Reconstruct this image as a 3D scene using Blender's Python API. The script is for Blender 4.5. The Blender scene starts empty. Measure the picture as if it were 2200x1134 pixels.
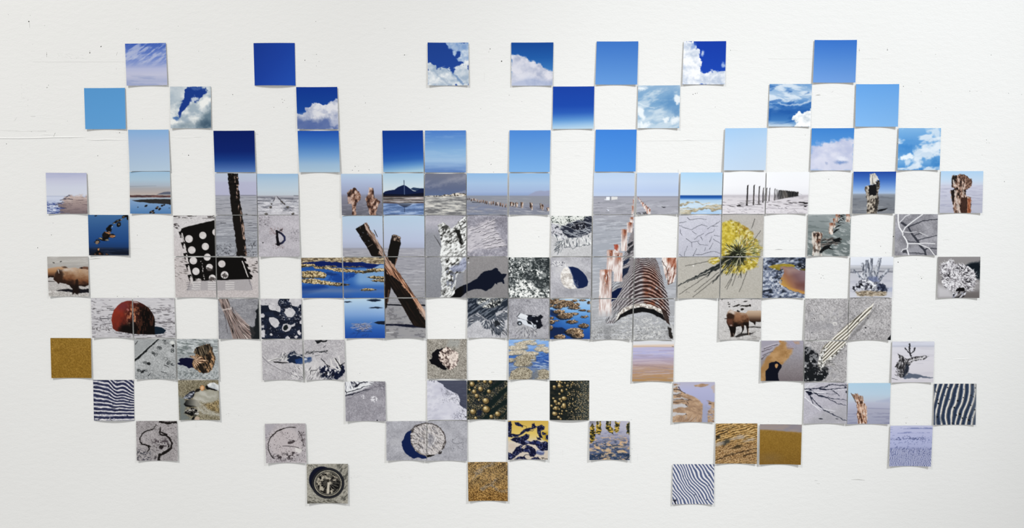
# A white studio wall carrying a chequered cloud of 118 small square photographic prints.
import bpy, math
import numpy as np

# ---------------------------------------------------------------- camera, world, lights, exposure
scene = bpy.context.scene
col = scene.collection
DIST = 2.2                       # camera to wall, metres
PITCH = math.radians(3.1)        # the camera looks slightly down
LENS, SENSOR = 32.0, 36.0
CAM = np.array([0.0, -DIST, DIST * math.tan(PITCH)])
cam_data = bpy.data.cameras.new('camera')
cam_data.lens = LENS
cam_data.sensor_width = SENSOR
cam = bpy.data.objects.new('camera', cam_data)
cam.location = CAM
cam.rotation_euler = (math.pi / 2 - PITCH, 0, 0)
col.objects.link(cam)
scene.camera = cam

world = bpy.data.worlds.new('room_light')
scene.world = world
world.use_nodes = True
bg = world.node_tree.nodes['Background']
bg.inputs['Color'].default_value = (1.0, 0.996, 0.982, 1)
bg.inputs['Strength'].default_value = 0.530


def track_lamp(name, loc, aim, power, colour, radius, cone, blend):
    d = bpy.data.lights.new(name, 'SPOT')
    d.energy = power
    d.color = colour
    d.shadow_soft_size = radius
    d.spot_size = math.radians(cone)
    d.spot_blend = blend
    o = bpy.data.objects.new(name, d)
    o.location = loc
    v = np.array(aim, float) - np.array(loc, float)
    o.rotation_euler = (math.atan2(math.hypot(v[0], v[1]), -v[2]), 0, math.atan2(v[1], v[0]) - math.pi / 2)
    col.objects.link(o)


track_lamp('track_lamp', (-2.45, -3.5, 4.1), (-1.31, 0, -0.82), 705, (1.0, 0.985, 0.95), 0.20, 57.8, 1.0)
track_lamp('track_lamp', (2.95, -3.5, 4.1), (0.84, 0, 0.47), 600, (0.95, 0.98, 1.0), 0.15, 22.3, 1.0)
track_lamp('track_lamp', (3.15, -3.5, 4.1), (0.4, 0, -1.47), 445, (0.96, 0.985, 1.0), 0.15, 44.8, 1.0)

scene.view_settings.view_transform = 'Standard'
scene.view_settings.look = 'None'
scene.view_settings.exposure = 0.0
scene.view_settings.gamma = 1.0
scene.view_settings.use_curve_mapping = False

# a point of the photograph (2200 x 1134) brought onto the plane y = -h in front of the wall
FPX = 2200 * LENS / SENSOR


def on_wall(px, py, h=0.0):
    dx = (px - 1100.0) / FPX
    dy = -(py - 567.0) / FPX
    d = np.array([dx, math.cos(PITCH) + dy * math.sin(PITCH), -math.sin(PITCH) + dy * math.cos(PITCH)])
    t = (-h - CAM[1]) / d[1]
    return CAM + t * d


PX = DIST / FPX                  # one photograph pixel at the wall, about 1.1 mm


# ---------------------------------------------------------------- materials
def nodes_of(name):
    m = bpy.data.materials.new(name)
    m.use_nodes = True
    return m, m.node_tree.nodes, m.node_tree.links, m.node_tree.nodes['Principled BSDF']


def paint_material():
    m, n, l, b = nodes_of('wall_paint')
    tc = n.new('ShaderNodeTexCoord')
    mp = n.new('ShaderNodeMapping')
    mp.inputs['Scale'].default_value = (1.0, 1.0, 2.1)
    l.new(tc.outputs['Object'], mp.inputs['Vector'])
    big = n.new('ShaderNodeTexNoise'); big.inputs['Scale'].default_value = 3.0; big.inputs['Detail'].default_value = 4
    l.new(tc.outputs['Object'], big.inputs['Vector'])
    ramp = n.new('ShaderNodeValToRGB')
    ramp.color_ramp.elements[0].position = 0.3; ramp.color_ramp.elements[0].color = (0.822, 0.824, 0.815, 1)
    ramp.color_ramp.elements[1].position = 0.7; ramp.color_ramp.elements[1].color = (0.838, 0.840, 0.833, 1)
    l.new(big.outputs['Fac'], ramp.inputs['Fac'])
    l.new(ramp.outputs['Color'], b.inputs['Base Color'])
    b.inputs['Roughness'].default_value = 0.62
    b.inputs['Specular IOR Level'].default_value = 0.25
    # roller stipple: fine, slightly stretched sideways, over a softer orange peel
    fine = n.new('ShaderNodeTexNoise'); fine.inputs['Scale'].default_value = 180; fine.inputs['Detail'].default_value = 3; fine.inputs['Roughness'].default_value = 0.55
    soft = n.new('ShaderNodeTexNoise'); soft.inputs['Scale'].default_value = 46; soft.inputs['Detail'].default_value = 2
    for t in (fine, soft):
        l.new(mp.outputs['Vector'], t.inputs['Vector'])
    b1 = n.new('ShaderNodeBump'); b1.inputs['Strength'].default_value = 0.22; b1.inputs['Distance'].default_value = 0.0016
    b2 = n.new('ShaderNodeBump'); b2.inputs['Strength'].default_value = 0.16; b2.inputs['Distance'].default_value = 0.003
    l.new(fine.outputs['Fac'], b1.inputs['Height'])
    l.new(soft.outputs['Fac'], b2.inputs['Height'])
    l.new(b2.outputs['Normal'], b1.inputs['Normal'])
    l.new(b1.outputs['Normal'], b.inputs['Normal'])
    return m


def flat_material(name, c, rough=0.7):
    m, n, l, b = nodes_of(name)
    b.inputs['Base Color'].default_value = (*c, 1)
    b.inputs['Roughness'].default_value = rough
    b.inputs['Specular IOR Level'].default_value = 0.2
    ns = n.new('ShaderNodeTexNoise'); ns.inputs['Scale'].default_value = 300
    bp = n.new('ShaderNodeBump'); bp.inputs['Strength'].default_value = 0.05; bp.inputs['Distance'].default_value = 0.001
    l.new(ns.outputs['Fac'], bp.inputs['Height']); l.new(bp.outputs['Normal'], b.inputs['Normal'])
    return m


def picture_material():
    m, n, l, b = nodes_of('photo_paper')
    at = n.new('ShaderNodeAttribute'); at.attribute_name = 'picture'
    l.new(at.outputs['Color'], b.inputs['Base Color'])
    b.inputs['Roughness'].default_value = 0.5
    b.inputs['Specular IOR Level'].default_value = 0.06
    return m


M_WALL = paint_material()
M_PICT = picture_material()
M_EDGE = flat_material('board_edge', (0.62, 0.62, 0.61))
M_HOLE = flat_material('nail_hole_dark', (0.035, 0.033, 0.03))
M_GREY = flat_material('scuff_grey', (0.36, 0.355, 0.34))
M_PALE = flat_material('scuff_pale', (0.69, 0.69, 0.675))

# ---------------------------------------------------------------- procedural picture kit
# Every print on the wall carries a small picture computed here from gradients, noise and
# outlines and stored as the colour attribute of that print's own mesh.
_rng = np.random.RandomState(7)
_T = _rng.rand(256, 256)


def hexc(h):
    if isinstance(h, np.ndarray):
        return h
    return np.array([int(h[i:i + 2], 16) / 255.0 for i in (0, 2, 4)])


def sst(e0, e1, x):
    t = np.clip((x - e0) / (e1 - e0), 0, 1)
    return t * t * (3 - 2 * t)


def vnoise(x, y, seed=0):
    xi = np.floor(x).astype(int); yi = np.floor(y).astype(int)
    fx = x - xi; fy = y - yi
    fx = fx * fx * (3 - 2 * fx); fy = fy * fy * (3 - 2 * fy)
    a = 131 * seed; b = 57 * seed
    g = lambda i, j: _T[(xi + i + a) & 255, (yi + j + b) & 255]
    return (g(0, 0) * (1 - fx) + g(1, 0) * fx) * (1 - fy) + (g(0, 1) * (1 - fx) + g(1, 1) * fx) * fy


def worley(x, y, seed=0):
    xi = np.floor(x).astype(int); yi = np.floor(y).astype(int)
    f1 = np.full(x.shape, 9.0); f2 = np.full(x.shape, 9.0); cid = np.zeros(x.shape)
    for i in (-1, 0, 1):
        for j in (-1, 0, 1):
            cx = xi + i; cy = yi + j
            a = (cx + 31 * seed) & 255; b = (cy + 17 * seed) & 255
            d = np.hypot(cx + _T[a, b] - x, cy + _T[b, a] - y)
            m = d < f1
            f2 = np.where(m, f1, np.minimum(f2, d)); f1 = np.where(m, d, f1)
            cid = np.where(m, _T[(a + 91) & 255, (b + 33) & 255], cid)
    return f1, f2, cid


class Canvas:
    def __init__(s, q, crop, n):
        q = np.array(q, float).reshape(4, 2); ox, oy, k = crop
        s.N = n
        s.u, s.v = np.meshgrid(np.linspace(0, 1, n), np.linspace(0, 1, n))
        u = s.u[..., None]; v = s.v[..., None]
        P = (q[0] * (1 - u) + q[1] * u) * (1 - v) + (q[3] * (1 - u) + q[2] * u) * v
        s.X = (P[..., 0] - ox) * k; s.Y = (P[..., 1] - oy) * k
        s.k = k; s.px = k * 0.95
        s.im = np.full((n, n, 3), 0.8)

    # colours ---------------------------------------------------------------
    def fill(s, col):
        s.im[:] = hexc(col)

    def vg(s, stops, t=None):
        t = s.v if t is None else t
        xs = [a for a, _ in stops]; cs = np.array([hexc(b) for _, b in stops])
        s.im = np.stack([np.interp(t, xs, cs[:, i]) for i in range(3)], -1)

    def ramp(s, t, stops):
        xs = [a for a, _ in stops]; cs = np.array([hexc(b) for _, b in stops])
        return np.stack([np.interp(t, xs, cs[:, i]) for i in range(3)], -1)

    def p(s, m, col, a=1.0):
        m = (np.clip(m, 0, 1) * a)[..., None]
        s.im = s.im * (1 - m) + hexc(col) * m

    def mul(s, m, k):
        s.im = s.im * (1 + np.clip(m, 0, 1) * (k - 1))[..., None]

    def grain(s, amp, sc=1.6, seed=1, m=1.0, sy=None, rot=0):
        g = s.n(sc * s.k, (sy or sc) * s.k, seed, 2, rot) - 0.5
        s.im = np.clip(s.im + (g * amp * 2 * m)[..., None], 0, 1)

    # fields ----------------------------------------------------------------
    def rot(s, r):
        c, d = math.cos(r), math.sin(r)
        return s.X * c + s.Y * d, -s.X * d + s.Y * c

    def n(s, sx, sy=None, seed=0, octv=4, rot=0.0):
        x, y = s.rot(rot)
        x = x / sx; y = y / (sy or sx)
        t = np.zeros(x.shape); a = 1.0; w = 0.0
        for o in range(octv):
            t += a * vnoise(x * 2 ** o + 11.3 * o, y * 2 ** o + 5.7 * o, seed + o); w += a; a *= 0.55
        return np.clip((t / w - 0.5) * 1.7 + 0.5, 0, 1)

    def cells(s, sx, sy=None, seed=0, rot=0.0):
        x, y = s.rot(rot)
        return worley(x / sx, y / (sy or sx), seed)

    def _w(s, rough, rs, seed):
        if not rough:
            return s.X, s.Y
        return (s.X + rough * 2 * (s.n(rs, rs, seed, 3) - .5), s.Y + rough * 2 * (s.n(rs, rs, seed + 5, 3) - .5))

    # shapes (return masks) -------------------------------------------------
    def poly(s, pts, soft=None, rough=0, rs=40, seed=3):
        soft = soft or s.px
        x, y = s._w(rough, rs, seed)
        p = np.array(pts, float).reshape(-1, 2); d2 = np.full(x.shape, 1e12); ins = np.zeros(x.shape, bool)
        for i in range(len(p)):
            ax, ay = p[i - 1]; bx, by = p[i]
            ex, ey = bx - ax, by - ay
            t = np.clip(((x - ax) * ex + (y - ay) * ey) / (ex * ex + ey * ey + 1e-9), 0, 1)
            d2 = np.minimum(d2, (x - ax - t * ex) ** 2 + (y - ay - t * ey) ** 2)
            if ay != by:
                ins ^= ((ay > y) != (by > y)) & (x < (bx - ax) * (y - ay) / (by - ay) + ax)
        d = np.sqrt(d2) * np.where(ins, -1, 1)
        return np.clip(.5 - d / soft, 0, 1)

    def ln(s, pts, w, w2=None, soft=None, rough=0, rs=30, seed=4):
        soft = soft or s.px
        w2 = w if w2 is None else w2
        x, y = s._w(rough, rs, seed)
        p = np.array(pts, float).reshape(-1, 2); n = len(p) - 1; best = np.full(x.shape, 1e9)
        for i in range(n):
            ax, ay = p[i]; bx, by = p[i + 1]
            ex, ey = bx - ax, by - ay
            t = np.clip(((x - ax) * ex + (y - ay) * ey) / (ex * ex + ey * ey + 1e-9), 0, 1)
            ww = w + (w2 - w) * (i + t) / n
            best = np.minimum(best, np.hypot(x - ax - t * ex, y - ay - t * ey) - ww / 2)
        return np.clip(.5 - best / soft, 0, 1)

    def el(s, cx, cy, rx, ry, r=0.0, soft=None, rough=0, rs=30, seed=2):
        soft = soft or s.px
        x, y = s._w(rough, rs, seed)
        c, d = math.cos(r), math.sin(r)
        a = ((x - cx) * c + (y - cy) * d) / rx; b = (-(x - cx) * d + (y - cy) * c) / ry
        return np.clip(.5 - (np.hypot(a, b) - 1) * min(rx, ry) / soft, 0, 1)

    # random marks ------------------------------------------------------------
    def strokes(s, n, box, ang, L, w, cols, seed=1, ja=.2, mask=None, a=1.0, bend=0.0):
        r = np.random.RandomState(seed); x0, y0, x1, y1 = box
        for i in range(n):
            cx = r.uniform(x0, x1); cy = r.uniform(y0, y1)
            t = ang(cx, cy) if callable(ang) else ang
            t += r.uniform(-ja, ja); l = L * r.uniform(.5, 1.3) / 2; ww = w * r.uniform(.6, 1.3)
            dx, dy = math.cos(t) * l, math.sin(t) * l
            col = hexc(cols[r.randint(len(cols))]); b = r.uniform(-bend, bend) * l
            R = l + ww + s.px
            m0 = (np.abs(s.X - cx) < R) & (np.abs(s.Y - cy) < R)
            if not m0.any():
                continue
            ii = np.where(m0.any(1))[0]; jj = np.where(m0.any(0))[0]
            sl = (slice(ii[0], ii[-1] + 1), slice(jj[0], jj[-1] + 1))
            x = s.X[sl] - cx; y = s.Y[sl] - cy
            al = (x * dx + y * dy) / (l + 1e-9); pe = (-x * dy + y * dx) / (l + 1e-9) - b * (1 - (al / (l + 1e-9)) ** 2)
            d = np.hypot(np.maximum(np.abs(al) - l, 0), pe) - ww / 2 * np.clip(1.3 - np.abs(al) / (l + 1e-9), .3, 1)
            m = np.clip(.5 - d / s.px, 0, 1) * a
            if mask is not None:
                m = m * mask[sl]
            s.im[sl] = s.im[sl] * (1 - m[..., None]) + col * m[..., None]

    def dots(s, n, box, r0, cols, seed=1, mask=None, a=1.0, asp=1.0):
        r = np.random.RandomState(seed); x0, y0, x1, y1 = box
        for i in range(n):
            cx = r.uniform(x0, x1); cy = r.uniform(y0, y1); rr = r0 * r.uniform(.5, 1.4); col = hexc(cols[r.randint(len(cols))])
            m0 = (np.abs(s.X - cx) < rr * asp + s.px) & (np.abs(s.Y - cy) < rr + s.px)
            if not m0.any():
                continue
            ii = np.where(m0.any(1))[0]; jj = np.where(m0.any(0))[0]
            sl = (slice(ii[0], ii[-1] + 1), slice(jj[0], jj[-1] + 1))
            d = np.hypot((s.X[sl] - cx) / asp, s.Y[sl] - cy) - rr
            m = np.clip(.5 - d / s.px, 0, 1) * a
            if mask is not None:
                m = m * mask[sl]
            s.im[sl] = s.im[sl] * (1 - m[..., None]) + col * m[..., None]

    # recurring stuff -----------------------------------------------------------
    def cloud(s, m, hi, lo, sc=90, seed=1, bias=0.0, oct_=5):
        f = s.n(sc, sc * .8, seed, oct_)
        s.p(m, s.ramp(np.clip(.7 * f + .3 * s.n(sc * .35, sc * .3, seed + 21, 3) + bias - .08, 0, 1), [(.2, lo), (.72, hi), (1, hi)]))

    def sand(s, col, amp=.05, sc=1.6, seed=1, big=.04):
        s.fill(col)
        s.im = np.clip(s.im + ((s.n(120, 90, seed + 9) - .5) * 2 * big)[..., None], 0, 1)
        s.grain(amp, sc, seed)

    def wood(s, m, cols, sc=(9, 60), rot=0.0, seed=1):
        f = s.n(sc[0], sc[1], seed, 4, rot)
        k = len(cols) - 1
        s.p(m, s.ramp(f, [(.15 + .7 * i / k, cc) for i, cc in enumerate(cols)]))

    def crystals(s, m, sc, hi, lo, seed=1, rot=0.0, asp=1.0, lw=.18, mid=None):
        f = .75 * s.n(sc * .75, sc * .6 * asp, seed, 3, rot) + .25 * s.n(sc * 3, sc * 3, seed + 40, 2)
        f1, f2, cid = s.cells(sc * .8, sc * .8 * asp, seed, rot)
        f = f - .25 * sst(.16, .02, f2 - f1)
        s.p(m, s.ramp(f, [(.22, lo), (.45, mid or hi), (.62, hi), (1, hi)]))

    def ripples(s, phase, hi, lo, sharp=1.0, mid=None):
        t = .5 + .5 * np.sin(phase)
        t = np.clip((t - .5) * sharp + .5, 0, 1)
        s.im = s.ramp(t, [(0, lo), (.45, mid or lo), (.6, mid or hi), (1, hi)])


A_, B_, C_, D_ = [(x, 0, 3.911) for x in (0, 550, 1100, 1650)]
E_, F_, G_, H_, I_, J_ = [(x, 270, 5.5) for x in (80, 440, 800, 1160, 1440, 1730)]
K_, L_, M_, N_, O_, P_, Q_ = [(x, 445, 5.5) for x in (80, 440, 720, 980, 1260, 1440, 1730)]
R_, S_, T_, U_, V_, W_, X_ = [(x, 630, 5.5) for x in (80, 440, 720, 980, 1260, 1600, 1730)]
a_, d_, e_ = [(x, 800, 5.5) for x in (80, 720, 980)]
b_, f_ = (540, 900, 5.5), (980, 900, 5.5)
g_, h_, i_ = (1400, 810, 5.5), (1720, 810, 5.5), (1400, 910, 5.5)
PRINTS = []


def pic(crop, *tiles, n=88):
    """Decorator: one picture, printed over one or several square prints (corners TL TR BR BL, label)."""
    def deco(fn):
        for q, lab in tiles:
            PRINTS.append((np.array([float(t) for t in q.split()]).reshape(4, 2), lab, fn, crop, n))
        return fn
    return deco
# ---------------------------------------------------------------- row 1: skies
@pic(A_, ('268.5 93.8 356.2 92 359.5 182.6 272 184', 'print of streaky lilac cirrus on blue sky, first in the top row'))
def _(c):
    c.vg([(0, '3f5fb4'), (.3, '6680c6'), (.5, '8b9cd2'), (.6, 'b3badf'), (.75, 'c0c3df'), (.9, 'a9b2d6'), (1, 'b7bcdc')])
    f = .6 * c.n(110, 13, 3, 5, -.62) + .4 * c.n(60, 30, 13, 4, -.4)
    c.p(sst(.42, .75, f) * sst(.62, .3, c.v), 'd3d7ec', .6)
    c.p(sst(.4, .8, c.n(90, 22, 8, 5, -.3)) * sst(.1, .35, c.v) * sst(.62, .42, c.v), 'bcc4e2', .6)
    c.p(sst(.55, .85, c.n(160, 18, 5, 4, .05)) * sst(.7, .85, c.v), '8a9ac8', .5)


@pic(A_, ('544.6 92.6 633.1 92.3 634.9 183.8 547.2 183.6', 'plain deep royal blue print in the top row'), n=24)
def _(c):
    c.vg([(0, '12358f'), (.5, '183f9f'), (1, '2250b4')], c.v * .45 + c.u * .55)


@pic(B_, ('918.5 91.3 1006.5 91.3 1007 183.2 919.5 183.2', 'print of deep blue sky ringed by white cloud bank at its foot'))
def _(c):
    c.vg([(0, '1b3f8f'), (1, '21489b')])
    c.cloud(c.poly([(1590, 350), (1795, 350), (1795, 530), (1720, 505), (1690, 450), (1640, 400)], 14, 28, 45), 'c9d8ea', '7f9fcd', 70, 4)
    m = c.poly([(1435, 520), (1480, 540), (1510, 575), (1570, 565), (1620, 585), (1645, 615), (1690, 560), (1735, 525), (1795, 505), (1795, 725), (1435, 725)], 10, 22, 35)
    c.cloud(m, 'e9edf0', '9fb4cb', 90, 6, .05)
    c.p(c.ln([(1500, 590), (1560, 660), (1640, 715)], 14, 26, 18, 8), '8fa6c2', .6)
    c.p(c.ln([(1610, 585), (1680, 640), (1740, 705)], 6, 22, 12, 8), '5f82b4', .7)


@pic(C_, ('1098.3 91.4 1189 91 1187 183.6 1099 184', 'print of a lilac cumulus mound beneath dark blue sky'))
def _(c):
    c.vg([(0, '154795'), (.35, '1f5aa6'), (.7, '3f7dbd'), (1, '5f90c8')])
    m = c.poly([(-10, 470), (40, 458), (90, 475), (140, 500), (180, 520), (225, 535), (270, 575), (310, 590), (355, 600), (355, 730), (-10, 730)], 14, 12, 30)
    c.cloud(m, 'dcdce8', 'a5aecb', 80, 9, .1)
    c.p(c.el(70, 560, 150, 40, .2, 50) * m, 'cfd2e2', .5)
    c.p(c.poly([(-10, 690), (140, 640), (355, 690), (355, 730), (-10, 730)], 40), '93a5d0', .55)
    c.p(c.el(90, 640, 80, 28, -.1, 30), 'd9dbe8', .7)


@pic(C_, ('1282 89 1371.5 88.7 1369 181.5 1279 181.5', 'plain mid blue print in the top row, fifth from its start'), n=24)
def _(c):
    c.vg([(0, '3c73c4'), (1, '6498d8')])


@pic(C_, ('1469.2 88.7 1560.2 88.2 1557.7 181 1466.1 181', 'print of bright white cloud climbing round a vivid blue gap'))
def _(c):
    c.vg([(0, '123aa6'), (1, '1a48b4')])
    m = c.poly([(1425, 340), (1520, 340), (1545, 375), (1562, 410), (1590, 440), (1575, 480), (1602, 520), (1588, 565), (1592, 608), (1640, 612), (1670, 588), (1715, 600), (1760, 590), (1810, 582), (1810, 715), (1425, 715)], 9, 14, 28)
    c.cloud(m, 'f1f3f7', 'b7c5dc', 70, 5, .12)
    c.p(c.el(1600, 448, 14, 26, .2, 12, 10), 'dbe4f1', .8)
    c.p(c.el(1775, 545, 14, 20, 0, 12, 8), 'b9caea', .8)
    c.p(c.el(1530, 385, 22, 30, .4, 18, 12), '5d80c4', .6)
    c.p(c.el(1625, 600, 30, 12, .3, 12, 12), '1d48b0', .6)


@pic(D_, ('1750.2 85.9 1841.3 85.7 1837.7 177.2 1746.6 177.2', 'plain mid blue print, last in the top row'), n=24)
def _(c):
    c.vg([(0, '3670c6'), (.5, '5287d0'), (1, '6e9bda')])


# ---------------------------------------------------------------- row 2
@pic(A_, ('180.5 189.2 268.5 188.7 270.3 277 183.3 277.4', 'plain sky blue print, first in the second row'), n=24)
def _(c):
    c.vg([(0, '5797d0'), (.5, '5b9bd4'), (1, '609fd6')])


@pic(A_, ('365.1 185.9 452.6 185.6 453.6 275.4 366.7 275.4', 'print of stormy grey cloud with a jagged dark blue gap'))
def _(c):
    c.fill('c3ced6')
    c.cloud(np.ones_like(c.u), 'eef0ee', '9fb2c2', 90, 12, .05)
    c.p(c.poly([(1420, 720), (1560, 720), (1540, 800), (1480, 870), (1420, 860)], 60, 20), 'aebfcd', .7)
    m = c.poly([(1562, 732), (1640, 722), (1735, 735), (1728, 775), (1700, 815), (1660, 850), (1590, 870), (1548, 910), (1525, 960), (1512, 1000), (1508, 930), (1502, 880), (1530, 830), (1545, 780)], 9, 16, 35)
    c.p(m, '17398a')
    c.p(c.el(1630, 835, 38, 26, -.5, 14, 14), 'd7dfe8', .85)
    c.p(c.el(1480, 1000, 28, 16, .3, 12, 14), '24539f', .7)
    c.p(c.el(1650, 740, 60, 12, 0, 14, 14), '6f8cc0', .4)
    c.p(c.poly([(1640, 1080), (1700, 960), (1780, 880), (1790, 1080)], 50, 18), '5d788c', .9)
    c.p(c.el(1560, 1060, 90, 30, -.2, 40, 14), '8297a6', .8)
    c.p(c.el(1730, 1040, 60, 28, 0, 40, 14), '2f4c66', .7)


@pic(B_, ('636.2 187 724.6 186.7 727.2 277.2 639 277.2', 'print of a billowing cumulus peak against navy blue sky'))
def _(c):
    c.vg([(0, '0b3591'), (.6, '17479b'), (1, '2d59a8')])
    m = c.poly([(330, 965), (380, 955), (410, 940), (420, 905), (455, 898), (470, 862), (500, 852), (530, 868), (560, 892), (590, 880), (620, 855), (660, 840), (700, 832), (700, 1100), (330, 1100)], 10, 12, 26)
    c.cloud(m, 'dfe0e8', '9aa5c6', 70, 15, .12)
    c.p(c.poly([(330, 1000), (420, 985), (520, 1010), (620, 1000), (700, 1040), (700, 1100), (330, 1100)], 40, 20) * m, '4a62a0', .85)
    c.p(c.n(60, 30, 4) * c.el(390, 980, 70, 26, -.3, 40) * .9, 'aab4d2', .8)
    c.p(c.el(660, 1030, 40, 26, 0, 26, 12), 'b9c0d8', .8)


@pic(C_, ('1188.2 185.9 1277 185.4 1275.1 276.4 1187 277', 'print of dark blue sky fading to pale cyan at the bottom'), n=40)
def _(c):
    c.vg([(0, '1740a2'), (.45, '1a48aa'), (.62, '2a5cb6'), (.78, '5a90ce'), (.9, '93bce2'), (1, 'b6d4ea')], c.v + .06 * (c.u - .5) * (c.v - .3))


@pic(C_, ('1371 183.6 1461.3 183 1459.2 275.1 1369.5 275.1', 'print of milky blue sky with veils and small bright puffs'))
def _(c):
    c.vg([(0, '8cafd0'), (.4, '6f9cc6'), (.7, '9fbdd8'), (1, '8db2d2')])
    c.p(sst(.35, .8, c.n(130, 50, 21, 5, -.3)), 'cfdfeb', .75)
    c.p(c.el(1330, 860, 70, 60, -.5, 60, 15), '4f83b6', .5)
    for x, y, a, b in ((1395, 832, 36, 40), (1085, 945, 30, 60), (1290, 1000, 26, 22), (1370, 1010, 40, 26), (1110, 1050, 60, 24), (1090, 745, 40, 20)):
        c.p(c.el(x, y, a, b, -.3, 18, 14), 'edf3f7', .9)
    c.p(c.ln([(1060, 870), (1120, 890), (1200, 905)], 7, 4, 10, 6), 'dfeaf2', .8)
    c.p(c.el(1385, 940, 30, 40, .3, 30, 14), '4478ae', .5)


@pic(D_, ('1653.6 180.3 1744.6 180.3 1741 271.8 1650.8 271.5', 'print of swirling white veil cloud over strong blue, puff in corner'))
def _(c):
    c.vg([(0, '6d9acb'), (.25, 'a5c1de'), (.45, '4b80bd'), (.65, '215aa5'), (.85, '3f78b8'), (1, 'a9c4de')])
    c.p(sst(.42, .78, c.n(150, 45, 31, 5, .15)) * sst(.75, .3, c.v), 'dbe6f1', .85)
    c.p(sst(.5, .8, c.n(110, 28, 33, 4, -.2)), '1d56a2', .6)
    c.p(c.ln([(90, 860), (180, 885), (290, 875), (370, 840)], 8, 16, 16, 8), 'dfe9f3', .8)
    m = c.poly([(198, 1000), (225, 955), (265, 935), (300, 945), (340, 930), (375, 915), (375, 1070), (215, 1070), (250, 1025)], 8, 12, 24)
    c.cloud(m, 'f6f8fa', 'c9d3dc', 45, 8, .15)
    c.p(c.poly([(-5, 1030), (200, 1040), (200, 1070), (-5, 1070)], 30), 'c3d5e6', .7)


@pic(D_, ('1839.2 180.8 1932 180.5 1929.2 272 1837.4 271.8', 'plain light sky blue print, last in the second row'), n=24)
def _(c):
    c.vg([(0, '639fe0'), (1, '80b4e8')])


# ---------------------------------------------------------------- row 3
@pic(E_, ('275.1 278.7 362.2 278.4 365.5 367.3 278.5 367.6', 'pale sky print above the print of the still lake'), n=24)
def _(c):
    c.vg([(0, '86afdc'), (.3, '9cb8de'), (1, 'b2cae0')])


@pic(F_, ('458.4 280.9 546.5 280.5 549 369.6 461.5 369.8', 'darkest navy sky print, lighter only along its foot'), n=32)
def _(c):
    c.vg([(0, '031a60'), (.5, '07226c'), (.7, '163b86'), (.88, '4164a6'), (1, '5c82bc')])


@pic(F_, ('639.3 280.9 727.5 280.9 730.4 369.8 643 369.8', 'blue sky print fading to pale grey-blue, below the cumulus peak'), n=32)
def _(c):
    c.vg([(0, '1d50ae'), (.3, '3f75c0'), (.6, '729fd2'), (.8, '98bada'), (1, 'a9c6dc')])


@pic(G_, ('821.3 280.5 908.5 280 910.4 369.5 823.6 369.8', 'strong blue sky print with slanting pale haze at its foot'), n=40)
def _(c):
    c.vg([(0, '0d388f'), (.5, '184aa5'), (.7, '2a60b2'), (.85, '5f92ca'), (1, 'a2c8de')], c.v + .1 * (c.u - .5) * c.v)


@pic(G_, ('913 280.4 1001 280 1001 370.2 912.7 370.2', 'banded soft blue sky print, dull blue at top and bottom'), n=40)
def _(c):
    c.vg([(0, '4a7cc8'), (.3, '6c9ad2'), (.5, '86b0da'), (.72, '97bade'), (.85, '7d9fce'), (1, '5578b4')])
    c.p(sst(.5, .8, c.n(300, 20, 3)), 'a6c4e4', .25)


@pic(G_, ('1094.7 279.8 1183 279.6 1181 369.5 1093.8 369.5', 'plain clear blue print above the row of short stumps'), n=24)
def _(c):
    c.vg([(0, '4a86d4'), (.5, '639ada'), (1, '7aade2')])


@pic(H_, ('1280 278.4 1367.8 278.2 1365.5 368.4 1277.8 368.5', 'flat bright azure print between blank wall squares in third row'), n=24)
def _(c):
    c.vg([(0, '3d80d6'), (1, '5595e0')])


@pic(I_, ('1558.2 275.5 1648.4 274.7 1644.7 365.5 1555 365.8', 'palest plain blue print above the tall dark posts'), n=24)
def _(c):
    c.vg([(0, '9fc6ec'), (.4, 'b1cfee'), (1, 'c0d5ec')], c.v * .85 + c.u * .15)


@pic(I_, ('1744 275.5 1835.5 275 1831.3 365.8 1741 366', 'print of a lilac cloud with one small dark-bellied cloudlet'))
def _(c):
    c.vg([(0, '3d80cc'), (.5, '5a96d6'), (1, '86a8d8')])
    m = c.poly([(1650, 300), (1700, 250), (1760, 210), (1830, 175), (1900, 190), (1950, 180), (2020, 165), (2120, 150), (2190, 180), (2190, 540), (1650, 540)], 40, 30, 60)
    c.p(m, c.ramp(c.n(140, 110, 5), [(.2, 'b6bede'), (.8, 'd6d8ea')]))
    c.p(c.poly([(1650, 400), (2190, 400), (2190, 540), (1650, 540)], 120), 'c8cce4', .6)
    c.p(c.el(2020, 430, 62, 22, 0, 26, 8), '6f8cc2', .9)
    c.p(c.el(2025, 392, 60, 30, 0, 26, 8), 'dfe2f0', .95)
    c.p(c.el(1850, 442, 16, 14, 0, 14, 6), '8f9fc8', .6)


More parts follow.
